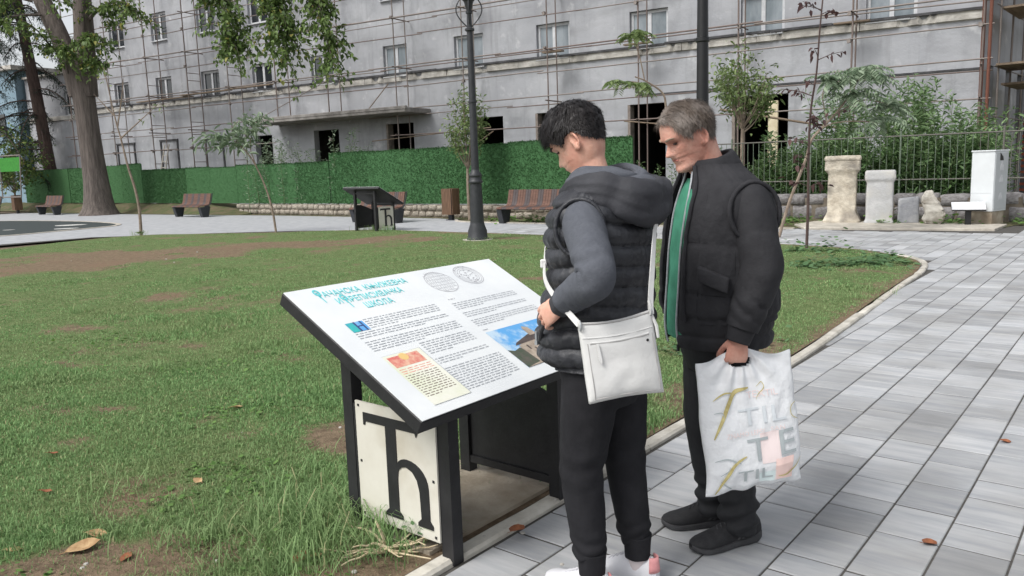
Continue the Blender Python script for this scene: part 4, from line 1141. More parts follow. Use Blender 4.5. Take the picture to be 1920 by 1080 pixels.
# ================================================================ TREES, SAPLINGS, WEEDS
M_bark = mat('grey_bark', S(118, 109, 103), S(86, 79, 74), rough=0.95, scale=3, stretch=(3.2, 3.2, .35), bump=0.05, bscale=9)
M_bark2 = mat('brown_bark', S(92, 76, 70), S(66, 54, 50), rough=0.95, scale=4, stretch=(3, 3, .5), bump=0.03, bscale=9)
M_stem = mat('pale_stem', S(150, 136, 122), S(118, 104, 92), rough=0.85, scale=10)
M_stem2 = mat('dark_stem', S(92, 76, 72), S(74, 60, 58), rough=0.85, scale=10)
M_leafA = leaf_mat('tree_leaf', S(70, 92, 50), S(124, 148, 84), S(180, 172, 96), rough=0.5)
M_leafB = leaf_mat('pale_leaf', S(92, 112, 70), S(140, 158, 104), rough=0.55)
M_leafC = leaf_mat('silver_leaf', S(98, 120, 94), S(160, 176, 150), rough=0.55)
M_leafD = leaf_mat('purple_leaf', S(64, 48, 50), S(104, 78, 76), rough=0.6)
M_needle = leaf_mat('conifer_needle', S(36, 50, 44), S(62, 78, 66), rough=0.6)
M_weedm = leaf_mat('thicket_leaf', S(84, 112, 72), S(134, 160, 112), rough=0.55)

def leaf_arrays(P, D, L_, W, g_, droop=.3, lobes=True, updir=None):
    """leaf blades at P pointing along D (n,3); six-point blades folded a little on the midrib"""
    n = len(P); D = D / (np.linalg.norm(D, axis=1, keepdims=True) + 1e-9)
    up = g_.normal(0, .45, (n, 3)) + [0, 0, 1.0]
    S_ = np.cross(D, up); S_ /= np.linalg.norm(S_, axis=1, keepdims=True) + 1e-9; Nn = np.cross(S_, D)
    L2 = np.broadcast_to(np.asarray(L_, float), (n,))[:, None]; W2 = np.broadcast_to(np.asarray(W, float), (n,))[:, None]
    f = g_.uniform(.05, .22, (n, 1))
    a = P; b = P + D * L2 * .35 + S_ * W2 * .5 + Nn * W2 * f; c = P + D * L2 * .72 + S_ * W2 * .38 + Nn * W2 * f - [0, 0, 1] * L2 * droop * .3
    t = P + D * L2 - np.array([0, 0, 1]) * L2 * droop; e = P + D * L2 * .72 - S_ * W2 * .38 + Nn * W2 * f - [0, 0, 1] * L2 * droop * .3; h = P + D * L2 * .35 - S_ * W2 * .5 + Nn * W2 * f
    V = np.stack([a, b, c, t, e, h], 1).reshape(-1, 3); i = np.arange(n)[:, None] * 6
    F = np.concatenate([i + [0, 1, 2], i + [0, 2, 3], i + [0, 3, 4], i + [0, 4, 5]], 0)
    return V, F
def along(pts, m):
    """m evenly spread points (and tangents) of a polyline"""
    P = np.asarray(pts, float); s = np.r_[0, np.cumsum(np.linalg.norm(np.diff(P, axis=0), axis=1))]
    t = np.linspace(0, s[-1], m); Q = np.stack([np.interp(t, s, P[:, q]) for q in range(3)], 1); T = np.gradient(Q, axis=0)
    return Q, T / (np.linalg.norm(T, axis=1, keepdims=True) + 1e-9)

# ---- the thick tree on the left
tree = thing('broadleaf_tree', 'thick forked old tree with grey trunk and hanging green leafy boughs', 'tree', (-19.15, 37.6, 0))
T0 = Vector((-19.15, 37.6, 0))
def trunk_loft(rows, seg=28, flute=.06, seed=0.0):
    rows = cr(rows, 6); V = []; F = []
    for j, r in enumerate(rows):
        for i in range(seg):
            a = 2 * PI * i / seg; fl_ = 1 + flute * (math.sin(5 * a + seed) * .5 + fbm(math.cos(a) * 1.5 + seed, math.sin(a) * 1.5, r[2] * .35))
            V.append((r[0] + r[3] * fl_ * math.cos(a), r[1] + r[3] * fl_ * math.sin(a), r[2]))
    for j in range(len(rows) - 1):
        for i in range(seg): k = (i + 1) % seg; F.append([j * seg + i, j * seg + k, (j + 1) * seg + k, (j + 1) * seg + i])
    F.append([(len(rows) - 1) * seg + i for i in range(seg)])
    return V, F
tb_ = MB()
V, F = trunk_loft([(0, 0, -.1, .95), (0, 0, .15, .80), (0, 0, .6, .64), (-.02, 0, 1.6, .54), (-.06, 0, 3.2, .48), (-.12, 0, 4.8, .46), (-.2, 0, 6.2, .48), (-.28, 0, 6.9, .45), (-.3, 0, 7.4, .4)], seed=1.0); tb_.add(V, F)
V, F = trunk_loft([(-.45, 0, 5.4, .36), (-.55, 0, 6.6, .40), (-.95, .1, 8.0, .42), (-1.6, .2, 9.6, .40), (-2.1, .3, 11, .32), (-2.4, .4, 13, .2), (-2.5, .5, 15, .08)], 18, seed=4.0); tb_.add(V, F)
V, F = trunk_loft([(.12, 0, 5.4, .36), (.12, -.1, 6.6, .42), (.22, -.1, 8.0, .42), (.3, -.1, 9.6, .38), (.5, -.1, 11.5, .3), (.7, 0, 14, .18), (.7, 0, 16, .06)], 18, seed=7.0); tb_.add(V, F)
trk = tb_.build('trunk', M_bark, tree, smooth=True)
gt = np.random.default_rng(31); rt_ = random.Random(31)
lv = []; ll = []
def bough(pts, r0, ntw, twl, nleaf, leaf=.17, dens=1.0, drop=.5, parent=tree, start=.25, bark=M_bark, store=None):
    pts = cr(pts, 5); rad = [r0 * (1 - .85 * i / (len(pts) - 1)) for i in range(len(pts))]
    b = MB(); b.tube(pts, rad, 6)
    Q, T = along(pts, 60)
    P_, D_ = [], []
    for q in range(ntw):
        i = int((start + (1 - start) * rt_.random()) * 59); p = Q[i]; d = np.array([rt_.gauss(0, 1), rt_.gauss(0, 1), rt_.gauss(-drop, .5)]) + T[i] * .8; d /= np.linalg.norm(d); l = twl * rt_.uniform(.4, 1.1)
        tp = [p + d * l * t - np.array([0, 0, 1]) * l * .35 * t * t for t in (0, .35, .7, 1)]
        b.tube(tp, [.012, .009, .006, .003], 4)
        A, TT = along(tp, nleaf)
        for a, t in zip(A[1:], TT[1:]):
            for _ in range(3):
                P_.append(a + gt.normal(0, .07, 3)); D_.append(t * .5 + gt.normal(0, .8, 3) + [0, 0, -.25])
    b.build('bough', bark, parent, smooth=True)
    (store if store is not None else lv).append((np.array(P_), np.array(D_)))
# hanging boughs around the fork
bough([(0, -.4, 7.6), (.5, -.9, 7.8), (1.2, -1.4, 7.9), (1.9, -1.6, 7.6)], .07, 26, .9, 8)
bough([(-.6, -.4, 7.0), (-.9, -1.0, 7.6), (-1.2, -1.4, 8.2), (-1.6, -1.8, 8.6)], .06, 12, .8, 8)
bough([(-.5, -.5, 6.4), (-.3, -1.0, 7.2), (-.1, -1.3, 7.5), (.2, -1.5, 7.2)], .05, 16, .7, 8)
bough([(.3, -.4, 6.2), (.6, -.8, 6.8), (1.0, -1.0, 6.9), (1.5, -1.2, 6.5)], .05, 16, .7, 8)
bough([(.4, -.2, 8.6), (1.4, -.6, 9.2), (2.4, -1.0, 9.3), (3.2, -1.2, 8.9)], .09, 34, 1.1, 8)
bough([(-1.8, -.3, 9.6), (-2.8, -.8, 9.8), (-3.8, -1.0, 9.6), (-4.6, -1.2, 9.0)], .08, 34, 1.1, 8)
bough([(-1.5, -.3, 9.0), (-2.2, -1.2, 8.8), (-3.0, -1.8, 8.3), (-3.4, -2.2, 7.6)], .07, 24, .9, 8)
bough([(.3, -.3, 9.8), (.2, -1.2, 10.2), (.3, -2.0, 10.2), (.5, -2.6, 9.8)], .07, 24, 1.0, 8)
bough([(-2.3, .3, 12), (-3.8, .2, 13.2), (-5.4, 0, 13.4)], .1, 40, 1.4, 8); bough([(.7, 0, 13), (2.0, .5, 14.5), (3.6, .5, 14.8)], .1, 40, 1.4, 8); bough([(-.8, 0, 13), (-.9, -1.4, 14.6), (-.6, -2.6, 15)], .1, 40, 1.4, 8)
# long boughs reaching right, hanging into view over the scaffold
bough([(.5, -.2, 10.4), (3.5, -2.5, 12.0), (6.5, -4.8, 11.6), (8.0, -6.0, 10.0), (8.7, -6.6, 8.0), (9.2, -6.9, 6.2)], .13, 120, 1.25, 9, start=.58, drop=.2)
bough([(6.5, -4.8, 11.6), (8.6, -6.2, 11.4), (10.1, -7.2, 9.8), (11.0, -7.8, 7.8), (11.4, -8.1, 6.0)], .09, 120, 1.25, 9, start=.4, drop=.2)
bough([(8.6, -6.2, 11.4), (10.6, -7.4, 11.2), (12.2, -8.4, 9.2), (12.9, -8.9, 7.0), (13.2, -9.1, 5.3)], .08, 80, 1.1, 9, start=.35, drop=.2)
bough([(10.6, -7.4, 11.2), (13.0, -9.0, 11.0), (14.6, -10.2, 9.6), (15.0, -10.6, 8.4)], .06, 30, .8, 8, start=.5)
bough([(6.5, -4.8, 11.6), (7.6, -5.8, 10.4), (8.0, -6.2, 9.6)], .06, 20, .8, 7, start=.3)
P_ = np.concatenate([a for a, _ in lv]); D_ = np.concatenate([b for _, b in lv])
V, F = leaf_arrays(P_, D_, gt.uniform(.11, .21, len(P_)), gt.uniform(.08, .155, len(P_)), gt)
link('crown', mesh_np('crown', V, F), M_leafA, tree)

# ---- dark conifer behind the fence
con = thing('conifer', 'dark conifer with drooping branches left of the thick tree', 'tree', (-26.9, 47.2, 0))
b = MB(); V, F = trunk_loft([(.4, 0, -.1, .42), (.35, 0, 1, .36), (.15, 0, 4, .33), (-.15, 0, 8, .30), (-.5, 0, 12, .24), (-.9, 0, 16, .15), (-1.2, 0, 20, .05)], 14, seed=3); b.add(V, F); b.build('trunk', M_bark2, con, smooth=True)
nP, nD = [], []
gc = np.random.default_rng(77); rc = random.Random(77)
for i in range(62):
    z = rc.uniform(3.0, 15.5); a = rc.uniform(0, 2 * PI) if i > 26 else PI + rc.uniform(-.8, 1.2); l = rc.uniform(1.6, 4.4) * (1.1 - z / 26)
    if i <= 26: l *= 1.25
    x0 = .3 - .065 * z
    pts = [np.array([x0 + math.cos(a) * l * t, math.sin(a) * l * t, z + .25 * l * t - .75 * l * t * t]) for t in np.linspace(0, 1, 7)]
    b = MB(); b.tube(pts, [.045 * (1 - .8 * t) + .006 for t in np.linspace(0, 1, 7)], 5); b.build('branch', M_bark2, con)
    bare_b = i % 6 == 5
    Q, T = along(pts, int(l * 13))
    for q, (p, t) in enumerate(zip(Q, T)):
        if q < 4 or (bare_b and rc.random() < .8): continue
        for _ in range(2):
            d = t * .5 + gc.normal(0, .5, 3) + [0, 0, -.7]; d /= np.linalg.norm(d); tl = rc.uniform(.25, .6)
            for w in np.linspace(0.05, 1, 6):
                nP.append(p + d * tl * w + gc.normal(0, .015, 3)); nD.append(d * .6 + gc.normal(0, .6, 3))
V, F = leaf_arrays(np.array(nP), np.array(nD), gc.uniform(.1, .22, len(nP)), .03, gc, droop=.15); link('crown', mesh_np('crown', V, F), M_needle, con)
con2 = thing('conifer', 'second dark conifer cut off by the left picture edge', 'tree', (-29.4, 45.6, 0))
for ch in list(con.children): c = ch.copy(); COL.objects.link(c); c.parent = con2
con2.rotation_euler = (0, 0, 2.2); con2.scale = (.95, .95, .9)

# ---- small trees and saplings
def sapling(name, label, base, stem_pts, r0, twigs, leafspec, m_leaf, m_stem, seed, extra=()):
    """stem_pts local; twigs = list of polylines; leafspec = list of (polyline, count, L, W, spread, droop)"""
    o = thing(name, label, 'tree', (base[0], base[1], 0))
    g_ = np.random.default_rng(seed)
    p = cr(stem_pts, 6); b = MB(); b.tube(p, [r0 * (1 - .72 * i / (len(p) - 1)) for i in range(len(p))], 7); b.build('trunk', m_stem, o, smooth=True)
    for t in twigs:
        p = cr(t, 5); b = MB(); b.tube(p, [r0 * .55 * (1 - .8 * i / (len(p) - 1)) for i in range(len(p))], 5); b.build('branch', m_stem, o, smooth=True)
    Vs, Fs, of = [], [], 0
    for (pl_, n, L_, W, spr, dr) in leafspec:
        Q, T = along(cr(pl_, 5), n)
        P = Q + g_.normal(0, spr, Q.shape); D = T * .4 + g_.normal(0, .8, Q.shape)
        V, F = leaf_arrays(P, D, L_ * g_.uniform(.6, 1.2, n), W * g_.uniform(.7, 1.2, n), g_, droop=dr); Vs.append(V); Fs.append(F + of); of += len(V)
    link('crown', mesh_np('crown', np.concatenate(Vs), np.concatenate(Fs)), m_leaf, o)
    return o
def frond(p, d, l, n, g_, out):
    """pinnate frond: leaflets both sides of a drooping rib"""
    d = np.array(d, float); d /= np.linalg.norm(d); rib = [np.array(p) + d * l * t - np.array([0, 0, 1]) * l * .5 * t * t for t in np.linspace(0, 1, 8)]
    Q, T = along(rib, n); S_ = np.cross(T, [0, 0, 1.]); S_ /= np.linalg.norm(S_, axis=1, keepdims=True) + 1e-9
    for q in range(n):
        for s_ in (-1, 1): out.append((Q[q], S_[q] * s_ + T[q] * .5 + [0, 0, -.25]))
    return rib
# sapling with bare crooked stem (left)
sapling('sapling', 'thin crooked bare sapling in front of the thick tree', (-10.34, 22.45), [(0, 0, 0), (.02, 0, .7), (-.04, 0, 1.3), (-.18, .02, 1.9), (-.3, .05, 2.6), (-.42, .05, 3.3), (-.6, .1, 4.6)], .045,
        [[(-.3, .05, 2.7), (.3, .1, 3.2), (.8, .1, 3.6)], [(-.42, .05, 3.3), (-.9, 0, 3.9)], [(-.35, 0, 3.0), (-.1, -.1, 3.8), (0, -.1, 4.3)]],
        [([(.3, .1, 3.2), (.8, .1, 3.6)], 10, .12, .06, .1, .3), ([(-.5, .1, 4.2), (-.6, .1, 4.6)], 14, .12, .06, .15, .3), ([(0, 0, .0), (.02, 0, .12)], 10, .12, .06, .05, .2)], M_leafB, M_stem, 41)
# sapling leaning left with silvery leaves (centre left)
P0 = (-6.31, 21.6)
sapling('sapling', 'leaning sapling with silvery green drooping leaves left of the far board', P0, [(0, 0, 0), (-.05, 0, .6), (-.18, 0, 1.2), (-.38, 0, 1.75), (-.6, 0, 2.15), (-.95, 0, 2.5), (-1.2, 0, 2.6)], .032,
        [[(-.38, 0, 1.75), (-.5, -.05, 2.3), (-.35, -.1, 2.8), (-.15, -.1, 3.1)], [(-.6, 0, 2.15), (-1.0, .1, 2.75), (-.7, .2, 3.1)]],
        [([(-.6, 0, 2.3), (-1.0, 0, 2.55), (-1.7, 0, 2.5)], 150, .26, .06, .13, .4), ([(-.45, -.05, 2.5), (-.3, -.1, 2.9), (-.1, -.1, 3.05)], 110, .24, .06, .13, .4), ([(-.9, .1, 2.7), (-.6, .2, 3.0)], 70, .24, .06, .12, .4)], M_leafC, M_stem, 42)
# small round-crowned tree behind the lamp post
g5 = np.random.default_rng(55)
def roundtree(name, label, base, fork, h0, h1, rad, nl, m_leaf, seed, r0=.05, sq=(1, 1, 1), L_=.16, W=.055):
    o = thing(name, label, 'tree', (base[0], base[1], 0)); g_ = np.random.default_rng(seed); r_ = random.Random(seed)
    b = MB(); p = cr([(0, 0, 0), (-.02, 0, fork * .5), (.0, 0, fork)], 5); b.tube(p, [r0 * (1 - .25 * i / (len(p) - 1)) for i in range(len(p))], 7); b.build('trunk', M_stem, o, smooth=True)
    Ps, Ds = [], []; c = np.array([0, 0, (h0 + h1) / 2]); hz = (h1 - h0) / 2
    nb = 17
    for i in range(nb):
        a = 2 * PI * i / nb * 2.4 + r_.uniform(-.4, .4); el = r_.uniform(-.55, 1.3); e = c + np.array([math.cos(a) * math.cos(el) * rad * sq[0], math.sin(a) * math.cos(el) * rad * sq[1], math.sin(el) * hz]) * r_.uniform(.75, 1.05)
        s_ = np.array([0, 0, fork * r_.uniform(.85, 1.0)]); pts = [s_, s_ * .55 + e * .45 + np.array([0, 0, -.15]), e]
        b = MB(); pp = cr(pts, 5); b.tube(pp, [r0 * .42 * (1 - .8 * q / (len(pp) - 1)) for q in range(len(pp))], 5); b.build('branch', M_stem, o, smooth=True)
        Q, T = along(pp, 14)
        for q in range(6, 14):
            n = int(nl / nb / 8); Ps.append(Q[q] + g_.normal(0, .13 * rad / .7, (n, 3))); Ds.append(np.tile(T[q] * .5, (n, 1)) + g_.normal(0, .8, (n, 3)) + [0, 0, -.2])
    P = np.concatenate(Ps); D = np.concatenate(Ds); n = len(P)
    V, F = leaf_arrays(P, D, L_ * g_.uniform(.6, 1.2, n), W * g_.uniform(.7, 1.2, n), g_, droop=.25); link('crown', mesh_np('crown', V, F), m_leaf, o)
    return o
roundtree('small_tree', 'small round-crowned young tree right behind the slim lamp post', GP(881, 413), 1.75, 2.1, 3.95, .58, 1300, M_leafB, 61, L_=.16, W=.05)
roundtree('small_tree', 'small bushy young tree behind the railing right of the black lamp post', (6.35, 21.9), 2.6, 2.7, 4.6, .85, 1500, M_leafB, 62, r0=.06, sq=(1, 1, 1), L_=.17, W=.055)
# sapling with leaf fans between the two heads
oS = thing('sapling', 'bent sapling with fan-like leaf tufts between the two heads', 'tree', (3.62, 16.9, 0))
b = MB(); p = cr([(0, 0, 0), (.0, 0, .9), (-.12, 0, 1.8), (-.3, 0, 2.6), (-.38, 0, 2.95), (-.72, 0, 3.2), (-.95, 0, 3.3)], 6); b.tube(p, [.035 * (1 - .6 * i / (len(p) - 1)) for i in range(len(p))], 7); b.build('trunk', M_stem, oS, smooth=True)
b = MB(); b.tube(cr([(-.75, 0, 3.22), (-.85, 0, 3.7), (-.98, 0, 4.1)], 5), .013, 5); b.build('branch', M_stem, oS)
b = MB(); b.tube(cr([(-.6, 0, 3.1), (-1.0, 0, 3.2), (-1.25, 0, 3.15)], 5), .012, 5); b.build('branch', M_stem, oS)
fr = []; g9 = np.random.default_rng(9)
for (c, n) in (((-.98, 0, 4.12), 14), ((-.85, 0, 3.15), 9), ((-1.2, 0, 3.2), 9)):
    for i in range(n): a = g9.uniform(0, 2 * PI); frond(c, (math.cos(a), math.sin(a), g9.uniform(-.1, .7)), g9.uniform(.3, .48), 9, g9, fr)
P_ = np.array([a for a, _ in fr]); D_ = np.array([b for _, b in fr]); V, F = leaf_arrays(P_, D_, .13, .04, g9, droop=.2); link('crown', mesh_np('crown', V, F), M_leafB, oS)
# leaning sapling with silver fronds in front of the thicket (right)
oL = thing('sapling', 'leaning pale-stemmed sapling with arching silver leaves before the thicket', 'tree', (5.30, 15.75, 0))
b = MB(); p = cr([(0, 0, 0), (.2, 0, .7), (.5, 0, 1.5), (.62, 0, 1.9), (1.05, 0, 2.35), (1.35, 0, 2.75), (1.5, 0, 3.05)], 6); b.tube(p, [.034 * (1 - .55 * i / (len(p) - 1)) for i in range(len(p))], 7); b.build('trunk', M_stem, oL, smooth=True)
for t in ([(.62, 0, 1.9), (.9, -.05, 2.15), (1.4, -.1, 2.2), (1.85, -.1, 2.15)], [(1.05, 0, 2.35), (1.6, .05, 2.6), (2.1, .05, 2.5)], [(.9, 0, 2.2), (.8, 0, 2.7), (.9, 0, 3.0)]):
    b = MB(); b.tube(cr(t, 5), .012, 5); b.build('branch', M_stem, oL, smooth=True)
fr = []; g9 = np.random.default_rng(19)
for (c, n, l) in (((1.5, 0, 3.05), 20, .75), ((1.3, 0, 2.7), 16, .7), ((1.85, -.1, 2.2), 9, .6), ((2.1, .05, 2.5), 12, .6), ((.9, 0, 3.0), 8, .45), ((1.6, 0, 3.2), 12, .7)):
    for i in range(n): a = g9.uniform(0, 2 * PI); frond(c, (math.cos(a) + .2, math.sin(a), g9.uniform(-.1, .75)), l * g9.uniform(.7, 1.1), 11, g9, fr)
P_ = np.array([a for a, _ in fr]); D_ = np.array([b for _, b in fr]); V, F = leaf_arrays(P_, D_, .14, .035, g9, droop=.25); link('crown', mesh_np('crown', V, F), M_leafC, oL)
# dark purple-leaved sapling
oP = thing('sapling', 'thin upright sapling with dark purple leaves at the lawn corner', 'tree', (4.98, 13.4, 0))
stem_p = [(0, 0, 0), (.01, 0, .8), (0, 0, 1.6), (.02, 0, 2.3), (.1, 0, 2.9), (.14, 0, 3.6), (.2, 0, 4.4), (.22, 0, 4.9)]
b = MB(); p = cr(stem_p, 6); b.tube(p, [.026 * (1 - .7 * i / (len(p) - 1)) for i in range(len(p))], 7); b.build('trunk', M_stem2, oP, smooth=True)
g9 = np.random.default_rng(29); P_, D_ = [], []
for i in range(22):
    z = g9.uniform(1.9, 4.8) if i > 5 else g9.uniform(1.0, 2.2); x0 = np.interp(z, [0, 2.3, 2.9, 4.9], [0, .02, .1, .22]); a = g9.uniform(0, 2 * PI); l = g9.uniform(.2, .55)
    t = [np.array([x0, 0, z]), np.array([x0 + math.cos(a) * l * .5, math.sin(a) * l * .5, z + .2 * l]), np.array([x0 + math.cos(a) * l, math.sin(a) * l, z + .3 * l])]
    b = MB(); b.tube(t, [.008, .006, .004], 4); b.build('branch', M_stem2, oP)
    Q, T = along(t, 9)
    for q in range(3, 9): P_.append(Q[q] + g9.normal(0, .03, 3)); D_.append(T[q] * .5 + g9.normal(0, .7, 3) + [0, 0, -.5])
V, F = leaf_arrays(np.array(P_), np.array(D_), g9.uniform(.07, .13, len(P_)), g9.uniform(.04, .075, len(P_)), g9, droop=.3); link('crown', mesh_np('crown', V, F), M_leafD, oP)

# ---- tall weeds
def thicket(name, label, spots, m, seed, leafn=70, L_=.13, W=.022, kind='stuff', cat='weeds'):
    g_ = np.random.default_rng(seed); b = MB(); P_, D_ = [], []
    for (x, y, h) in spots:
        lean = g_.normal(0, .1, 2); pts = [np.array([x + lean[0] * h * t * t, y + lean[1] * h * t * t, h * t]) for t in np.linspace(0, 1, 5)]
        b.tube(pts, [.012, .01, .008, .006, .003], 4)
        Q, T = along(pts, leafn)
        for q in range(int(leafn * .06), leafn):
            tt = q / leafn; s_ = (.32 - .24 * tt)
            for _ in range(2):
                a = g_.uniform(0, 2 * PI); d = np.array([math.cos(a), math.sin(a), g_.uniform(.0, .9)]); off = d * s_ * g_.random() * .9
                P_.append(Q[q] + off); D_.append(d + g_.normal(0, .4, 3))
    o = thing(name, label, cat); o['kind'] = kind
    b.build('stems', M_weedstem, o); P_ = np.array(P_); D_ = np.array(D_); n = len(P_)
    V, F = leaf_arrays(P_, D_, L_ * g_.uniform(.6, 1.3, n), W * g_.uniform(.7, 1.4, n), g_, droop=.15); link('foliage', mesh_np('foliage', V, F), m, o)
    return o
M_weedstem = mat('weed_stem', S(104, 118, 80), S(88, 98, 66), rough=0.8, scale=8)
rw = random.Random(44); sp = []
for _ in range(185):
    s = rw.uniform(-4.4, 1.2); d = rw.uniform(.45, 2.8); h = rw.uniform(1.3, 2.3) if s > -.4 else rw.uniform(1.9, 3.5)
    if s < -3.2: h *= .8
    p = WR0 + WD * s - WN * d; sp.append((p.x, p.y, h))
for _ in range(110):
    s = rw.uniform(-4.3, .2); d = rw.uniform(.35, 1.0); p = WR0 + WD * s - WN * d; sp.append((p.x, p.y, rw.uniform(1.1, 2.0)))
M_weedd = leaf_mat('low_thicket_leaf', S(62, 90, 54), S(104, 132, 84), rough=0.55)
sp_low = []
for _ in range(150):
    s = rw.uniform(-4.2, 1.0); d = rw.uniform(.2, .8); p = WR0 + WD * s - WN * d; sp_low.append((p.x, p.y, rw.uniform(.9, 1.75)))
thicket('dense_weeds', 'dense dark green weeds right behind the railing and stones', sp_low, M_weedd, 76, leafn=42, L_=.16, W=.045)
thicket('tall_weeds', 'tall green weed thicket behind the railing and the ancient stones', sp, M_weedm, 71, leafn=52, L_=.18, W=.045)
for (cx, cy, n, hh, lab, sd) in ((-9.1, 32.9, 26, 2.9, 'tall feathery weeds behind the hedge below the canopy, left clump', 72), (-5.9, 30.4, 12, 3.1, 'tall feathery weed behind the hedge at the dark doorway', 73), (-7.6, 31.9, 9, 2.4, 'thin weeds behind the hedge between two feathery clumps', 74)):
    thicket('bushy_weed', lab, [(cx + rw.gauss(0, .55), cy + rw.gauss(0, .4), hh * rw.uniform(.72, 1.05)) for _ in range(n)], M_leafC, sd, leafn=44, L_=.16, W=.03, kind='thing')
sp = []
for _ in range(26):
    s = rw.uniform(1.0, 5.2); p = WR0 + WD * s - WN * rw.uniform(.5, 1.6); sp.append((p.x, p.y, rw.uniform(.8, 1.9)))
thicket('railing_weeds', 'slender weeds behind the railing below the dark doorway', sp, M_weedm, 75, leafn=40, L_=.13, W=.03)
# ivy-brown shrub at the far left edge, and the tilted green mesh frames by it
oB = roundtree('shrub', 'brownish green shrub at the left edge beyond the fence', (-27.2, 44.5), 1.2, 1.0, 4.6, 1.6, 1500, M_leafA, 81, r0=.06, L_=.22, W=.12)
M_mesh = mat('green_mesh', S(60, 140, 50), S(48, 120, 42), rough=0.7, scale=10)
for q, (x, y, rz, w) in enumerate(((-27.6, 42.6, R(148), 1.7), (-25.6, 41.6, R(152), 1.6))):
    f_ = thing('mesh_frame', ['bright green mesh frame at the far left fence end', 'bright green mesh frame right of the first, nearer the conifer trunk'][q], 'frame', (x, y, 0), rz, 'green mesh frames')
    for (a, c) in (((-w / 2, 0, .9), (-w / 2 - .3, 0, 3.0)), ((w / 2, 0, .9), (w / 2 - .1, 0, 3.0)), ((-w / 2 - .3, 0, 3.0), (w / 2 - .1, 0, 3.0)), ((-w / 2, 0, .9), (w / 2, 0, .9))): rod('tube', a, c, .03, M_steel2, f_)
    b = MB(); b.add([(-w / 2 - .18, .02, 2.2), (w / 2 - .1, .02, 2.2), (w / 2 - .12, .02, 2.9), (-w / 2 - .25, .02, 2.9)], [[0, 1, 2, 3]]); b.build('mesh_sheet', M_mesh, f_)
# ================================================================ PEOPLE AND WHAT THEY CARRY
# figures: x forward, y to the figure's left, z up
M_skinA = mat('skin_fair', S(222, 178, 158), S(208, 158, 138), rough=0.6, scale=18, spec=0.3, sss=0.06, c3=S(200, 130, 114), scale3=16, amt3=.4, bump=.0012, bscale=120)
M_skinB = mat('skin_ruddy', S(222, 174, 156), S(204, 148, 130), rough=0.62, scale=16, spec=0.3, sss=0.05, bump=0.003, bscale=75, c3=S(190, 116, 100), scale3=15, amt3=.5)
M_vestA = mat('black_puffer', S(54, 56, 61), S(43, 44, 49), rough=0.5, scale=10, spec=0.45, bump=0.004, bscale=55)
M_hoodA = mat('charcoal_hood', S(60, 61, 66), S(48, 49, 54), rough=0.75, scale=10, bump=0.002, bscale=50)
M_grey = mat('grey_jersey', S(90, 93, 100), S(84, 87, 94), rough=0.9, scale=60, bump=0.0015, bscale=160, spec=.2)
M_jog = mat('black_jogger', S(40, 40, 43), S(33, 33, 36), rough=0.9, scale=14, bump=0.002, bscale=40, spec=.2)
M_trO = mat('black_trouser', S(34, 35, 38), S(27, 28, 31), rough=0.75, scale=14, bump=0.002, bscale=40)
M_vestB = mat('black_padded', S(54, 54, 57), S(45, 45, 48), rough=0.88, scale=12, bump=0.003, bscale=60, spec=.25)
M_jack = mat('black_softshell', S(50, 50, 53), S(41, 41, 44), rough=0.8, scale=12, bump=0.002, bscale=60, spec=.3)
M_tee = mat('green_shirt', S(64, 134, 108), S(50, 114, 90), rough=0.85, scale=12, bump=0.003, bscale=25)
M_zip = mat('grey_zip', S(176, 180, 184), S(150, 154, 158), rough=0.4, scale=40, metal=.3)
M_hairA = mat('black_hair', S(44, 40, 40), S(28, 26, 27), rough=0.5, scale=30, stretch=(1, 1, .3))
M_hairB = mat('grey_brown_hair', S(122, 110, 100), S(88, 78, 70), rough=0.6, scale=25, c3=S(164, 156, 150), scale3=16, amt3=.6)
M_shoeW = mat('white_leather', S(216, 216, 220), S(204, 204, 208), rough=0.45, scale=10)
M_pink = mat('pink_tab', S(214, 150, 150), S(196, 130, 132), rough=0.5, scale=20)
M_shoeB = mat('black_knit', S(42, 42, 44), S(32, 32, 34), rough=0.75, scale=40, bump=0.002, bscale=150)
M_soleB = mat('grey_sole', S(66, 66, 68), S(54, 54, 56), rough=0.7, scale=20)
M_sock = mat('pale_sock', S(206, 196, 196), rough=0.9)
M_eye = mat('eye_dark', S(50, 42, 40), rough=0.25)
M_lip = mat('lip', S(172, 108, 98), rough=0.5)
M_browA = mat('brow_dark', S(44, 38, 36), rough=0.7); M_browB = mat('brow_grey', S(146, 126, 110), rough=0.7)

def vloft(tab, seg=56, sub=6, fn=None, th0=0.0, th1=2 * PI, e=1.0, cap=(True, True)):
    """rings stacked in z; rows (z, cx, cy, rx, ry[, tilt]); fn(theta, z, t) -> outward offset; partial angles leave the front open"""
    T = np.array([list(r) + [0] * (6 - len(r)) for r in tab], float); T = cr(T, sub)
    closed = abs(th1 - th0 - 2 * PI) < 1e-6; th = np.linspace(th0, th1, seg + (0 if closed else 1), endpoint=not closed); n = len(th); V = []; F = []
    for j, (z, cx, cy, rx, ry, tl) in enumerate(T):
        for a in th:
            c, s_ = math.cos(a), math.sin(a); cc = math.copysign(abs(c) ** e, c); ss = math.copysign(abs(s_) ** e, s_)
            d = fn(a, z, j / (len(T) - 1)) if fn else 0.0
            x, y = (rx + d) * cc, (ry + d) * ss
            V.append((cx + x, cy + y, z - tl * x))
    for j in range(len(T) - 1):
        for i in range(n if closed else n - 1):
            k = (i + 1) % n; F.append([j * n + i, j * n + k, (j + 1) * n + k, (j + 1) * n + i])
    if closed:
        if cap[0]: F.append(list(range(n))[::-1])
        if cap[1]: F.append([(len(T) - 1) * n + i for i in range(n)])
    return V, F
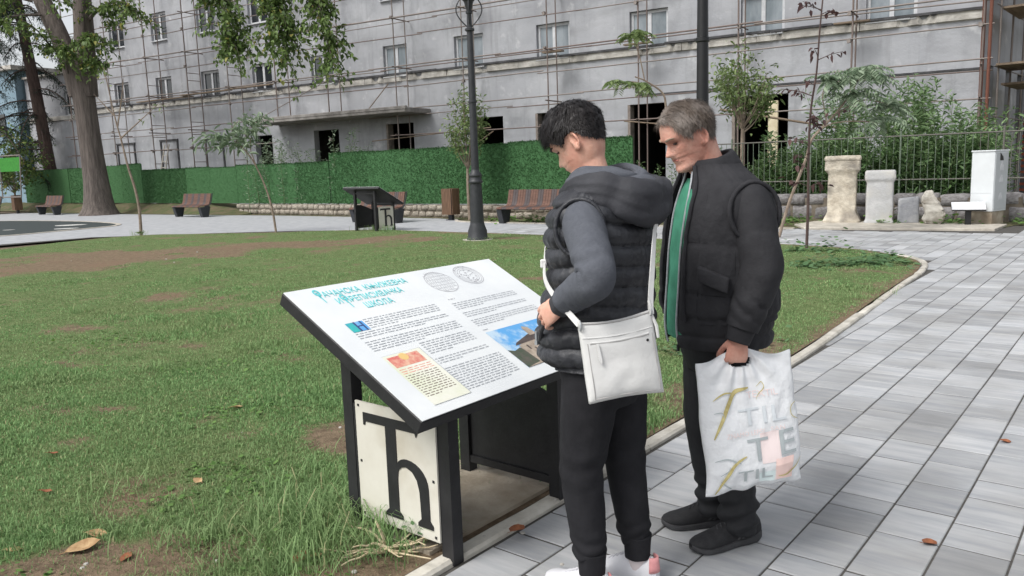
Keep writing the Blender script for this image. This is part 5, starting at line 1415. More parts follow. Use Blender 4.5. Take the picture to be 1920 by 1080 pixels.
def limb(pts, rad, seg=20, sub=6, fn=None, flat=None, cap=True):
    """tapered tube through joints; rad one number or (a, b) per joint"""
    P = np.array([list(p) for p in pts], float); rr = np.array([(r, r) if not isinstance(r, (tuple, list)) else r for r in rad], float)
    Q = cr(np.c_[P, rr], sub); V = []; F = []; prev = None; n = len(Q)
    for i in range(n):
        t = Vector(Q[min(i + 1, n - 1), :3] - Q[max(i - 1, 0), :3]).normalized()
        if prev is None:
            ref = Vector(flat) if flat is not None else (Vector((0, 1, 0)) if abs(t.y) < .9 else Vector((1, 0, 0)))
            u = (ref - t * ref.dot(t)).normalized()
        else: u = (prev - t * prev.dot(t)).normalized()
        prev = u; w = t.cross(u)
        for k in range(seg):
            a = 2 * PI * k / seg; d = fn(a, i / (n - 1), Q[i]) if fn else 0.0
            p = Vector(Q[i, :3]) + u * (math.cos(a) * (Q[i, 3] + d)) + w * (math.sin(a) * (Q[i, 4] + d)); V.append(tuple(p))
    for i in range(n - 1):
        for k in range(seg): q = (k + 1) % seg; F.append([i * seg + k, i * seg + q, (i + 1) * seg + q, (i + 1) * seg + k])
    if cap: F += [list(range(seg))[::-1], [(n - 1) * seg + k for k in range(seg)]]
    return V, F
def fuse(name, parts, voxel, m, parent, smooth=2, fn=None):
    """join closed shapes into one continuous skin"""
    b = MB()
    for V, F in parts: b.add(V, F)
    me = b.mesh(name); tmp = bpy.data.objects.new('tmp', me); COL.objects.link(tmp)
    bm = bmesh.new(); bm.from_mesh(me); bmesh.ops.recalc_face_normals(bm, faces=bm.faces[:]); bm.to_mesh(me); bm.free()
    md = tmp.modifiers.new('r', 'REMESH'); md.mode = 'VOXEL'; md.voxel_size = voxel
    if smooth: ms = tmp.modifiers.new('s', 'SMOOTH'); ms.factor = .5; ms.iterations = smooth
    bpy.context.view_layer.update()
    out = bpy.data.meshes.new_from_object(tmp.evaluated_get(bpy.context.evaluated_depsgraph_get()))
    bpy.data.objects.remove(tmp); out.name = name; out.materials.clear()
    if fn:
        out.update()
        nr = [v.normal.copy() for v in out.vertices]
        for v, q in zip(out.vertices, nr): v.co += q * fn(v.co)
    out.shade_smooth()
    return link(name, out, m, parent)
def shell(name, VF, m, parent, thick=0.0):
    b = MB(); b.add(*VF); me = b.mesh(name)
    if thick:
        bm = bmesh.new(); bm.from_mesh(me); bmesh.ops.recalc_face_normals(bm, faces=bm.faces[:]); bmesh.ops.solidify(bm, geom=bm.faces[:], thickness=thick); bm.to_mesh(me); bm.free()
    me.shade_smooth(); return link(name, me, m, parent)
NV = lambda x, y, z: mnoise.noise(Vector((x, y, z)))
def ridge(x): return 1 - abs(2 * (x - math.floor(x)) - 1)

# ---- head: side profile, width and features from tables
def head_fn(P):
    Z = np.array(P['z']); XF = np.array(P['front']); XB = np.array(P['back']); WD_ = np.array(P['wide'])
    def pt(th, z, off=0.0):
        xf, xb, w = np.interp(z, Z, XF), np.interp(z, Z, XB), np.interp(z, Z, WD_)
        cx = (xf + xb) / 2 * .55 - .005; c, s_ = math.cos(th), math.sin(th)
        ax = (xf - cx) if c > 0 else (cx - xb)
        ef = .88 if c > 0 else .95
        x = cx + (ax + off) * math.copysign(abs(c) ** ef, c); y = (w + off) * math.copysign(abs(s_) ** .92, s_)
        if c > 0 and off < .004:
            n1 = math.exp(-(y / (.0115 + .006 * max(0, -z) / .04)) ** 2)
            nz = P['nose'] * (max(0, min(1, (0.014 - z) / .052)) ** 1.25 if z > -.038 else max(0, 1 - (-.038 - z) / .009)) 
            x += nz * n1
            x -= .012 * math.exp(-((abs(y) - .032) / .015) ** 2 - ((z - .002) / .011) ** 2)
            x += .006 * math.exp(-((abs(y) - .028) / .02) ** 2 - ((z - .021) / .008) ** 2)
            x -= .006 * math.exp(-((abs(y) - .05) / .016) ** 2 - ((z + .06) / .02) ** 2) * P.get('gaunt', 1)
            x -= .003 * math.exp(-(y / .02) ** 2 - ((z + .0595) / .0032) ** 2)
            x += .003 * math.exp(-((abs(y) - .022) / .006) ** 2 - ((z + .036) / .008) ** 2)
        return x, y
    return pt
HEAD = dict(z=[-.122, -.117, -.108, -.095, -.082, -.072, -.064, -.058, -.050, -.042, -.02, 0, .018, .035, .06, .085, .103, .115, .1205],
            front=[.045, .068, .083, .085, .079, .084, .089, .086, .092, .086, .085, .082, .091, .093, .088, .072, .05, .025, .004],
            back=[-.01, -.02, -.034, -.05, -.06, -.068, -.073, -.077, -.081, -.085, -.094, -.100, -.104, -.105, -.1, -.084, -.06, -.032, -.004],
            wide=[.018, .032, .045, .054, .059, .062, .064, .0655, .067, .0685, .072, .0745, .076, .0765, .074, .062, .044, .022, .003], nose=.026)
def head_parts(P, M, sc=1.0):
    pt = head_fn(P); zs = np.interp(np.linspace(0, 1, 70), np.linspace(0, 1, len(P['z'])), P['z']); seg = 64; V = []; F = []
    for z in zs:
        for i in range(seg): x, y = pt(2 * PI * i / seg, z); V.append(tuple(M @ Vector((x * sc, y * sc, z * sc))))
    for j in range(len(zs) - 1):
        for i in range(seg): k = (i + 1) % seg; F.append([j * seg + i, j * seg + k, (j + 1) * seg + k, (j + 1) * seg + i])
    F += [list(range(seg))[::-1], [(len(zs) - 1) * seg + i for i in range(seg)]]
    out = [(V, F)]
    for s_ in (-1, 1):       # ears: bowl and rim
        b = MB(); er = []
        for t in np.linspace(-.35, 1.18, 11):
            a = PI * t; er.append(M @ Vector(((-.012 - .019 * math.sin(a) * (1 if math.sin(a) > 0 else .4)) * sc, s_ * (.0755 + .010 * max(0, math.sin(a))) * sc, (-.012 + .031 * math.cos(a)) * sc)))
        out.append(limb([tuple(q) for q in er], [.0052 * sc] * 11, 8, 2))
        c = [M @ Vector((-.008 * sc, s_ * .066 * sc, -.014 * sc)), M @ Vector((-.016 * sc, s_ * .0775 * sc, -.012 * sc))]
        out.append(limb([tuple(c[0]), tuple(c[1])], [(.022 * sc, .014 * sc), (.023 * sc, .013 * sc)], 14, 1, flat=tuple((M.to_3x3() @ Vector((0, 0, 1))))))
        lb = M @ Vector((-.006 * sc, s_ * .0755 * sc, -.041 * sc)); l2 = M @ Vector((-.01 * sc, s_ * .0775 * sc, -.03 * sc)); out.append(limb([tuple(l2), tuple(lb)], [.008 * sc, .006 * sc], 8, 2))
    return out
def face_bits(P, M, sc, person, m_brow, lids=True):
    pt = head_fn(P)
    for s_ in (-1, 1):
        b = MB(); b.lathe([(.001, -.0075), (.0085, -.0055), (.0105, 0), (.0085, .0055), (.001, .0075)], 10); me = b.mesh('eye', smooth=True)
        me.transform(M @ Matrix.Translation((.0715 * sc, s_ * .031 * sc, .0 * sc)) @ Matrix.Scale(sc, 4) @ Matrix.Diagonal((.75, 1.1, .45, 1))); link('eye', me, M_eye, person)
        pts = []
        for t in np.linspace(0, 1, 6):
            yy = .014 + .034 * t; zz = .0195 + .005 * math.sin(PI * t * .8)
            th = math.asin(min(.99, yy / .076)); x, y = pt(th, zz); pts.append(M @ Vector(((x + .001) * sc, s_ * abs(y) * sc, zz * sc)))
        b = MB(); b.tube([tuple(p) for p in pts], [.0022 * sc, .004 * sc, .0042 * sc, .0038 * sc, .003 * sc, .0015 * sc], 6); b.build('eyebrow', m_brow, person, smooth=True)
    pts = []
    for t in np.linspace(-1, 1, 9):
        th = t * .34; x, y = pt(th, -.0605); pts.append(M @ Vector(((x + .0012) * sc, y * sc, (-.0605 - .002 * abs(t)) * sc)))
    b = MB(); b.tube([tuple(p) for p in pts], [.0012, .003, .0042, .0048, .0045, .0048, .0042, .003, .0012], 6); b.build('lips', M_lip, person, smooth=True)
def hair(P, M, sc, person, m, mask, flow, n, length, lift, shell_off, seed, width=.0032, sn=.006):
    """cap following the skull plus loose locks; mask(th, z) -> 0..1 ; flow(th, z) -> tangent in head space"""
    pt = head_fn(P); seg = 72; zs = np.linspace(-.1, .1204, 46); V = []; F = []; keep = []
    for z in zs:
        for i in range(seg):
            th = 2 * PI * i / seg; k = mask(th, z); o = -.004 + (shell_off(th, z) + .004) * min(1, k * 1.6) + sn * NV(th * 6 + seed, z * 70, seed) * min(1, k * 2)
            x, y = pt(th, z, max(o, -.0035) if o < .004 else o); zz = z + max(0, o) * max(0, (z - .06) / .06) * 1.0
            V.append(tuple(M @ Vector((x * sc, y * sc, zz * sc)))); keep.append(k)
    for j in range(len(zs) - 1):
        for i in range(seg):
            k = (i + 1) % seg; q = [j * seg + i, j * seg + k, (j + 1) * seg + k, (j + 1) * seg + i]
            if sum(keep[t] for t in q) > .6: F.append(q)
    F.append([(len(zs) - 1) * seg + i for i in range(seg)])
    r = random.Random(seed); b = MB(); b.add(V, F)
    tries = 0; c = 0
    while c < n and tries < n * 12:
        tries += 1
        th = r.uniform(0, 2 * PI); z = .121 - .215 * r.random() ** 1.25
        k = mask(th, z)
        if r.random() > k: continue
        so = shell_off(th, z); x, y = pt(th, z, so * .75); p = Vector((x, y, z + so * .7 * max(0, (z - .06) / .06)))
        nr = Vector((x * .9, y * 1.3, z * .8 + .015)).normalized(); fl = Vector(flow(th, z)); fl = (fl - nr * fl.dot(nr))
        fl = fl.normalized() if fl.length > 1e-4 else nr.orthogonal().normalized()
        fl = (fl + Vector((r.gauss(0, .2), r.gauss(0, .2), r.gauss(0, .14)))).normalized(); L_ = length(th, z) * r.uniform(.6, 1.25); lf = lift * r.uniform(.3, 1.5)
        w = nr.cross(fl).normalized() * width * r.uniform(.6, 1.2)
        pts = [p, p + fl * L_ * .5 + nr * L_ * lf * .6, p + fl * L_ + nr * L_ * lf * .55 - Vector((0, 0, .12 * L_))]
        q = [pts[0] - w, pts[0] + w, pts[1] + w * .8, pts[1] - w * .8, pts[2]]
        b.add([tuple(M @ (v * sc)) for v in q], [[0, 1, 2, 3], [3, 2, 4]]); c += 1
    me = b.mesh('hair'); me.shade_smooth(); return link('hair', me, m, person)
# ---- hand
def hand_parts(wr, w, pn_, th_, side, curl, sc=1.0, thumb=(.5, .35), spread=1.0):
    """wr wrist point; w towards knuckles, pn_ palm normal, th_ thumb side; curl = bends per phalanx"""
    wr, w, pn_, th_ = Vector(wr), Vector(w).normalized(), Vector(pn_), Vector(th_)
    pn_ = (pn_ - w * pn_.dot(w)).normalized(); th_ = (th_ - w * th_.dot(w) - pn_ * th_.dot(pn_)).normalized()
    out = []
    pal = [wr - w * .03 * sc, wr, wr + w * .035 * sc, wr + w * .07 * sc, wr + w * .092 * sc]
    out.append(limb([tuple(p) for p in pal], [(.027 * sc, .020 * sc), (.028 * sc, .020 * sc), (.037 * sc, .019 * sc), (.041 * sc, .016 * sc), (.038 * sc, .011 * sc)], 18, 4, flat=tuple(th_)))
    for i, (o, l, r_) in enumerate(((.0345, .072, .0082), (.0118, .08, .0086), (-.0115, .075, .0082), (-.0335, .06, .0074))):
        p = wr + w * (.086 - .004 * abs(i - 1)) * sc + th_ * o * sc * spread; d = w.copy(); pts = [tuple(p - w * .02 * sc), tuple(p)]; ax = w.cross(pn_).normalized()
        for q, f in enumerate((.45, .32, .25)):
            d = (Matrix.Rotation(curl[q] * (1 + .07 * i), 3, ax) @ d).normalized(); p = p + d * l * f * sc; pts.append(tuple(p))
        out.append(limb(pts, [r_ * sc, r_ * 1.08 * sc, r_ * sc, r_ * .93 * sc, r_ * .62 * sc], 10, 3))
    p = wr + w * .022 * sc + th_ * .026 * sc + pn_ * .008 * sc; d = (w * .62 + th_ * thumb[0] + pn_ * thumb[1]).normalized(); pts = [tuple(p - d * .012 * sc), tuple(p)]
    for f in (.036, .032, .024):
        p = p + d * f * sc; pts.append(tuple(p)); d = (d + w * .25 + pn_ * .22 - th_ * .18).normalized()
    out.append(limb(pts, [.012 * sc, .0125 * sc, .0105 * sc, .0098 * sc, .0065 * sc], 10, 3))
    return out
# ---- shoe: local x to the toe, origin under the ankle
def shoe(o, ank, ang, L_, m_up, m_sole, kind, wd=.05):
    M = Matrix.Translation((ank[0], ank[1], 0)) @ Matrix.Rotation(ang, 4, 'Z')
    xs = np.linspace(0, 1, 26)
    hw = lambda t: wd * (np.interp(t, [0, .06, .2, .42, .62, .78, .9, .97, 1], [.42, .62, .7, .74, .95, 1.0, .86, .55, .2]))
    def top(t): return np.interp(t, [0, .05, .16, .27, .33, .45, .6, .75, .88, .96, 1], [.075, .108, .105, .10, .112, .105, .083, .066, .055, .042, .03] if kind == 'W' else [.085, .112, .10, .098, .115, .11, .09, .072, .06, .046, .034])
    sole_h = (lambda t: .026) if kind == 'W' else (lambda t: np.interp(t, [0, .12, .5, .8, 1], [.046, .042, .03, .026, .03]))
    spring = lambda t: .014 * max(0, (t - .8) / .2) ** 2 + (.012 * max(0, (.1 - t) / .1) if kind != 'W' else 0)
    def ringloft(fz0, fz1, k, dome):
        V = []; F = []; n = 20
        for t in xs:
            x = -.27 * L_ + t * L_; w = hw(t) * k; z0, z1 = fz0(t) + spring(t), fz1(t) + spring(t) * .6
            for i in range(n):
                a = 2 * PI * i / n; c, s_ = math.cos(a), math.sin(a)
                e = .45 if s_ < 0 else dome; y = w * math.copysign(abs(c) ** (.5 if s_ < 0 else .75), c); z = (z0 + z1) / 2 + (z1 - z0) / 2 * math.copysign(abs(s_) ** e, s_)
                if s_ > 0 and dome > .5: y *= 1 - .38 * s_ * min(1, (z1 - z0) / .07)
                V.append(tuple(M @ Vector((x, y, z))))
        for j in range(len(xs) - 1):
            for i in range(n): q = (i + 1) % n; F.append([j * n + i, j * n + q, (j + 1) * n + q, (j + 1) * n + i])
        F += [list(range(n)), [(len(xs) - 1) * n + i for i in range(n)][::-1]]
        return V, F
    b = MB(); b.add(*ringloft(lambda t: .012, top, .96, .9)); up = b.build('shoe', m_up, o, smooth=True); up.data.shade_smooth()
    b = MB(); b.add(*ringloft(lambda t: 0.0, sole_h, 1.06 if kind == 'W' else 1.12, .4)); sl_ = b.build('sole', m_sole, up, smooth=True)
    # laces
    b = MB()
    for q in range(5):
        t = .40 + .055 * q; x = -.27 * L_ + t * L_; z = top(t) + .002; w = .017
        b.tube([tuple(M @ Vector((x - .008, -w, z - .006))), tuple(M @ Vector((x, 0, z))), tuple(M @ Vector((x + .008, w, z - .006)))], .0022 if kind == 'W' else .003, 5)
    b.tube([tuple(M @ Vector((-.27 * L_ + .37 * L_, s_ * .0 + .0, top(.37)))) if s_ == 0 else tuple(M @ Vector((-.27 * L_ + .43 * L_, .025 * s_, top(.4) + .008))) for s_ in (-1, 0, 1)], .0025, 5)
    b.build('laces', m_up if kind == 'W' else m_sole, up)
    if kind == 'W':
        V = []; F = []
        for j, z in enumerate((.058, .075, .095, .113)):
            for i in range(11):
                a = PI + (i / 10 - .5) * 2.3; t = .07; V.append(tuple(M @ Vector((-.27 * L_ + .042 + .048 * math.cos(a) * (1.04 - .04 * j), (wd * .72) * math.sin(a) * (1.05 - .10 * j), z))))
        for j in range(3):
            for i in range(10): F.append([j * 11 + i, j * 11 + i + 1, (j + 1) * 11 + i + 1, (j + 1) * 11 + i])
        shell('heel_tab', (V, F), M_pink, up, .004)
    else:
        for s_ in (-1, 1):
            for q in (0, 1):
                V = [(-.03 + .022 * q, s_ * .0415, .088), (-.018 + .022 * q, s_ * .042, .088), (.03 + .02 * q, s_ * .0505, .042), (.018 + .02 * q, s_ * .0500, .042)]
                b = MB(); b.add([tuple(M @ Vector(v)) for v in V], [[0, 1, 2, 3]]); b.build('side_stripe', m_sole, up)
    return up

# ================================================================ the young person in the puffer vest
YH = R(145)
young = thing('person', 'young person with black hair in a black puffer vest and white sneakers', 'person', (.33, 2.72, 0), YH)
tz = .03
HM_Y = Matrix.Translation((.105, .005, 1.605)) @ Matrix.Rotation(R(8), 4, 'Z') @ Matrix.Rotation(R(33), 4, 'Y')
parts = head_parts(HEAD, HM_Y, .98)
parts.append(limb([(.02, 0, 1.36), (.035, 0, 1.45), (.06, 0, 1.53), (.075, .002, 1.585)], [.075, .056, .053, .055], 20, 4))
parts.append(vloft([(.80, 0, 0, .11, .16), (.95, .01, 0, .10, .14), (1.15, .02, 0, .105, .155), (1.32, .02, 0, .1, .18), (1.4, .02, 0, .07, .15), (1.43, .02, 0, .04, .08)], 32, 4))
LS, LE, LW = (-.005, .175, 1.35), (-.14, .335, 1.19), (.028, .262, 1.085)
RS, RE, RW = (.03, -.16, 1.35), (-.01, -.235, 1.12), (.10, -.205, 1.02)
parts.append(limb([LS, LE, LW], [.05, .042, .03], 14, 5)); parts.append(limb([RS, RE, RW], [.05, .042, .03], 14, 5))
parts += hand_parts(LW, (.098, -.012, -.062), (-.25, -.92, -.2), (.45, -.1, .9), 1, (.35, .75, .6), .98, thumb=(.3, .15))
parts += hand_parts(RW, (.5, .45, -.7), (-.35, .75, -.4), (.3, .25, .9), -1, (.5, .6, .4), .96)
LA, RA = (.02, .112, .09), (-.06, -.085, .09); LKn, RKn = (.055, .108, .48), (-.01, -.088, .48)
for hp, kn_, an in (((0, .085, .86), LKn, LA), ((0, -.085, .86), RKn, RA)): parts.append(limb([hp, kn_, (an[0], an[1], .06)], [.075, .05, .026], 14, 5))
fuse('body', parts, .0042, M_skinA, young, 2)
face_bits(HEAD, HM_Y, .98, young, M_browA)
def maskA(th, z):
    a = abs((th + PI) % (2 * PI) - PI)      # 0 front .. pi back
    lim = np.interp(a, [0, .5, .95, 1.2, 1.45, 1.75, 2.0, 2.6, PI], [.048, .046, .030, -.004, .020, .018, -.016, -.046, -.050])
    return float(np.clip((z - lim) / .008, 0, 1))
def flowA(th, z):
    c, s_ = math.cos(th), math.sin(th); back = max(0, -c)
    return (1.0 * (1 - .75 * back) * (.35 if z < .05 and c < .3 else 1), .35 * s_ + .25, -.25 - 1.1 * back - (.9 if z < .05 else 0))
hair(HEAD, HM_Y, .98, young, M_hairA, maskA, flowA, 9000, lambda th, z: .012 + .026 * max(0, min(1, (z - .03) / .07)) + (.006 if math.cos(th) > .3 and z > .06 else 0), .16,
     lambda th, z: .003 + .016 * max(0, min(1, (z + .035) / .09)) + .006 * max(0, math.cos(th)) * max(0, min(1, (z - .05) / .04)), 5, sn=.006, width=.0013)
# hoodie sleeves
def sleeve_fn(seed, amp, folds=()):
    def f(a, t, q):
        d = amp * NV(q[0] * 14 + seed, q[1] * 14 + math.cos(a) * 1.2, q[2] * 20 + math.sin(a) * 1.2)
        for (tc, wdt, am, fr, ph) in folds:
            d += am * math.exp(-((t - tc) / wdt) ** 2) * (abs(math.sin(t * fr + 2.2 * math.sin(a + ph) + 1.6 * NV(math.cos(a) * 1.7, math.sin(a) * 1.7 + t * 5, seed))) ** .7 - .6) * (.45 + .55 * math.cos(a + ph * 2))
        return d
    return f
sf = sleeve_fn(2.0, .004, ((.56, .10, .015, 38, .3), (.86, .1, .009, 44, 1.2), (.2, .14, .004, 20, 2.0)))
mid = lambda a, b, t: tuple(a[i] * (1 - t) + b[i] * t for i in range(3))
shell('sleeve', limb([(.01, .11, 1.37), LS, mid(LS, LE, .5), LE, mid(LE, LW, .45), mid(LE, LW, .86)], [.05, .066, .065, .059, .056, .049], 48, 14, sf), M_grey, young)
shell('cuff', limb([mid(LE, LW, .82), mid(LE, LW, .92), mid(LE, LW, 1.05)], [.047, .044, .040], 28, 4, lambda a, t, q: .0015 * math.sin(22 * a)), M_hoodA, young)
shell('sleeve', limb([(.015, -.11, 1.36), RS, mid(RS, RE, .5), RE, mid(RE, RW, .45), mid(RE, RW, .9)], [.05, .062, .058, .054, .05, .045], 32, 10, sf), M_grey, young)
# puffer vest
def puffA(a, z, t):
    zz = z + .012 * math.sin(a * 2 + .6) + .008 * NV(math.cos(a) * 3, math.sin(a) * 3, z * 5)
    band = (zz - .85) / .068; f = band - math.floor(band)
    p = .021 * (math.sin(PI * f) ** .6) - .011
    wr = .005 * NV(math.cos(a) * 8, math.sin(a) * 8, z * 20) + .0045 * NV(math.cos(a) * 24, math.sin(a) * 24, z * 26) + .005 * (1 - math.sin(PI * f)) * abs(NV(math.cos(a) * 40, math.sin(a) * 40, z * 8))
    hem = -.010 * math.exp(-((z - .853) / .012) ** 2)
    seam = 0.0
    for sa_ in (PI, 1.72, -1.72):
        d = abs((a - sa_ + PI) % (2 * PI) - PI); seam -= .006 * math.exp(-(d / .035) ** 2)
    pk = 0.0
    return p + wr + hem + seam
vrow = [(.845, .04, 0, .182, .206), (.875, .046, 0, .195, .217), (.95, .05, 0, .198, .220), (1.02, .045, 0, .188, .214), (1.15, .03, 0, .172, .206), (1.26, .028, 0, .17, .216), (1.34, .024, 0, .160, .224), (1.395, .02, 0, .140, .212), (1.43, .02, 0, .116, .172), (1.47, .02, 0, .088, .115)]
VV, VF_ = vloft(vrow, 150, 21, puffA, cap=(False, True))
vest = shell('puffer_vest', (VV, VF_), M_vestA, young, .006)
# stitched seams between the baffles, valley shade put into their dark colour
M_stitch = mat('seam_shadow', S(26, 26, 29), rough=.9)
_T = cr(np.array([list(r) for r in vrow], float), 8)
def vest_ring(zk, off):
    out = []
    for i in range(97):
        a = 2 * PI * i / 96; z = zk
        for _ in range(3): z = zk - (.012 * math.sin(a * 2 + .6) + .008 * NV(math.cos(a) * 3, math.sin(a) * 3, z * 5))
        cx, rx, ry = (np.interp(z, _T[:, 0], _T[:, q]) for q in (1, 3, 4)); d = puffA(a, z, 0) + off; out.append((cx + (rx + d) * math.cos(a), (ry + d) * math.sin(a), z))
    return out
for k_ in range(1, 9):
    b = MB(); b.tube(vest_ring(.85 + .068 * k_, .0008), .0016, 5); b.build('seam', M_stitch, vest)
# elastic armhole binding
def rimloop(c, ax, ru, rv, r_, n=28):
    ax = Vector(ax).normalized(); u = Vector((0, 0, 1)); u = (u - ax * u.dot(ax)).normalized(); w = ax.cross(u); P = []
    for i in range(n): a = 2 * PI * i / n; P.append(Vector(c) + u * ru * math.cos(a) + w * rv * math.sin(a))
    V = []; F = []; k = 8
    for i in range(n):
        t = (P[(i + 1) % n] - P[i - 1]).normalized(); rad = (P[i] - Vector(c)).normalized(); nn = t.cross(rad)
        for j in range(k): b_ = 2 * PI * j / k; V.append(tuple(P[i] + (rad * math.cos(b_) + nn * math.sin(b_)) * r_ * (1 + .25 * NV(i * .9, j * .7, 1))))
    for i in range(n):
        for j in range(k): F.append([i * k + j, i * k + (j + 1) % k, ((i + 1) % n) * k + (j + 1) % k, ((i + 1) % n) * k + j])
    return V, F
shell('armhole_binding', rimloop((-.012, .208, 1.325), (-.35, .9, .12), .092, .078, .008), M_vestA, vest)
shell('armhole_binding', rimloop((.02, -.208, 1.325), (.1, -.9, .12), .092, .078, .008), M_vestA, vest)
# pocket welt and zip pull by the hand
b = MB(); b.tube([(.165, .185, .93), (.135, .222, .98), (.10, .238, 1.03), (.085, .236, 1.07)], .008, 8); b.build('pocket_welt', M_vestA, vest, smooth=True)
b = MB(); b.box((.172, .196, .955), (.006, .006, .035)); b.box((.172, .196, .932), (.010, .008, .014)); b.build('zip_pull', M_zip, vest)
# vest hood lying on the back and the grey jersey hood inside it
def roll(path, radii, seg, sub, fn=None): return limb(path, radii, seg, sub, fn)
def hf(a, t, q): return .008 * NV(q[0] * 11, q[1] * 11 + math.cos(a) * 1.1, q[2] * 11 + math.sin(a) * 1.1) - .007 * abs(math.sin(a * 1.5 + 6 * t + 2 * NV(q[0] * 6, q[1] * 6, a))) ** 6 + .004 * NV(q[0] * 30, q[1] * 30 + a, q[2] * 30) - .009 * math.exp(-((abs(t - .5) - .17) / .02) ** 2) - .006 * math.exp(-((abs(t - .5) - .02) / .015) ** 2) - .008 * math.exp(-(((a - 1.1 - .5 * math.sin(5 * t) + PI) % (2 * PI) - PI) / .13) ** 2) - .007 * math.exp(-(((a + 2.2 + .6 * math.sin(4 * t) + PI) % (2 * PI) - PI) / .12) ** 2) + .004 * math.exp(-(((a - .6 + PI) % (2 * PI) - PI) / .15) ** 2)
hoodp = [(.135, .075, 1.40), (.10, .12, 1.425), (.02, .15, 1.445), (-.075, .14, 1.44), (-.152, .09, 1.405), (-.178, 0, 1.392), (-.152, -.09, 1.405), (-.075, -.14, 1.44), (.02, -.15, 1.445), (.10, -.12, 1.425), (.135, -.075, 1.40)]
hoodr = [(.010, .02), (.012, .032), (.016, .046), (.027, .062), (.042, .076), (.049, .082), (.042, .076), (.027, .062), (.016, .046), (.012, .032), (.010, .02)]
hoodr = [(b_, a_) for a_, b_ in hoodr]
shell('hood', limb(hoodp, hoodr, 36, 8, hf, flat=(0, 0, 1)), M_hoodA, young)
def hf2(a, t, q): return -.009 * abs(math.sin(a * 1.5 + 8 * t + 1.5 * NV(q[0] * 9, q[1] * 9, a))) ** 8 + .006 * NV(q[0] * 18, q[1] * 18 + math.cos(a) * 1.5, q[2] * 18 + math.sin(a)) + .004 * math.sin(3 * a + 9 * t)
inp = [(.125, .045, 1.42), (.095, .09, 1.455), (.03, .108, 1.48), (-.045, .098, 1.482), (-.10, .06, 1.468), (-.12, 0, 1.46), (-.10, -.06, 1.468), (-.045, -.098, 1.482), (.03, -.108, 1.48), (.095, -.09, 1.455), (.125, -.045, 1.42)]
inr = [(.03, .012), (.036, .016), (.040, .020), (.042, .024), (.040, .028), (.038, .03), (.040, .028), (.042, .024), (.040, .020), (.036, .016), (.03, .012)]
shell('jersey_hood', limb(inp, inr, 30, 7, hf2, flat=(0, 0, 1)), M_grey, young)
b = MB(); V, F = limb([(-.07, .02, 1.47), (-.145, .01, 1.468), (-.185, 0, 1.445)], [(.085, .014), (.095, .018), (.07, .008)], 28, 8, lambda a, t, q: .006 * NV(q[0] * 20, a, q[2] * 20), flat=(0, 1, 0)); shell('jersey_hood_fold', (V, F), M_grey, young)
# joggers
def cloth(seed, amp, fine):
    return lambda p: amp * NV(p.x * 9 + seed, p.y * 9, p.z * 7) + fine * NV(p.x * 26, p.y * 26 + seed, p.z * 34)
jp = [vloft([(.70, .02, 0, .10, .155), (.78, .02, 0, .138, .18), (.86, .02, 0, .145, .184), (.93, .02, 0, .13, .165)], 36, 5)]
for hp, kn_, an in (((.025, .088, .80), LKn, LA), ((.015, -.088, .80), RKn, RA)):
    jp.append(limb([(hp[0], hp[1], .84), mid(hp, kn_, .35), mid(hp, kn_, .75), kn_, mid(kn_, an, .4), mid(kn_, an, .72), (an[0], an[1], .165)], [(.099, .098), (.097, .096), (.088, .086), (.079, .077), (.069, .068), (.059, .059), (.055, .055)], 26, 6))
def jogf(p):
    d = .004 * NV(p.x * 9, p.y * 9, p.z * 3.5) + .0018 * NV(p.x * 30, p.y * 30, p.z * 14)
    d += .005 * math.exp(-((p.z - .20) / .045) ** 2) * math.sin(p.z * 120 + 5 * NV(p.x * 9, p.y * 9, 2)) + .003 * math.exp(-((p.z - .5) / .07) ** 2) * math.sin(p.z * 70 + p.y * 40 + 4 * NV(p.x * 9, p.y * 9, 5))
    return d
jog = fuse('joggers', jp, .0075, M_jog, young, 3, jogf)
for an in (LA, RA): shell('ankle_cuff', limb([(an[0], an[1], .185), (an[0], an[1], .15), (an[0], an[1], .10)], [.053, .049, .046], 26, 5, lambda a, t, q: .0012 * math.sin(20 * a)), M_jog, jog)
for an in (LA, RA): shell('sock', limb([(an[0], an[1], .13), (an[0], an[1], .085), (an[0] + .005, an[1], .05)], [.038, .036, .034], 18, 3), M_sock, young)
shoe(young, (LA[0], LA[1]), R(-8), .285, M_shoeW, M_shoeW, 'W'); shoe(young, (RA[0], RA[1]), R(6), .285, M_shoeW, M_shoeW, 'W')

# ---- white cross-body bag
YM = Matrix.Translation((.33, 2.72, 0)) @ Matrix.Rotation(YH, 4, 'Z')
M_bagW = mat('white_bag_leather', S(222, 222, 220), S(212, 212, 210), rough=0.42, scale=8, bump=0.0015, bscale=50)
bag = thing('shoulder_bag', 'white leather cross-body bag hanging at the young person\'s hip', 'bag', (.31, 2.395, .80))
TL, TR_, BR_, BL_ = (Vector(v) - Vector((.31, 2.395, .80)) for v in ((.196, 2.385, 1.05), (.424, 2.43, 1.075), (.459, 2.41, .818), (.224, 2.36, .802)))
def bagpt(u, v): return TL * (1 - u) * (1 - v) + TR_ * u * (1 - v) + BR_ * u * v + BL_ * (1 - u) * v
bn_ = ((TR_ - TL).cross(BL_ - TL)).normalized()
if bn_.y > 0: bn_ = -bn_
V = []; F = []; NU, NVv = 26, 26
for side_ in (1, -1):
    for j in range(NVv + 1):
        for i in range(NU + 1):
            u, v = i / NU, j / NVv; e_ = (max(0, 1 - abs(2 * u - 1) ** 3.5) * max(0, 1 - abs(2 * v - 1) ** 4)) ** .5
            th_ = .008 + .022 * e_ * (.6 + .5 * v) + .003 * NV(u * 5, v * 5, side_)
            sag = Vector((0, 0, -.012 * math.sin(PI * u) * (1 - v) + .006 * math.sin(PI * u) * v)); V.append(tuple(bagpt(u, v) + bn_ * th_ * side_ + sag))
W1 = NU + 1; o2 = W1 * (NVv + 1)
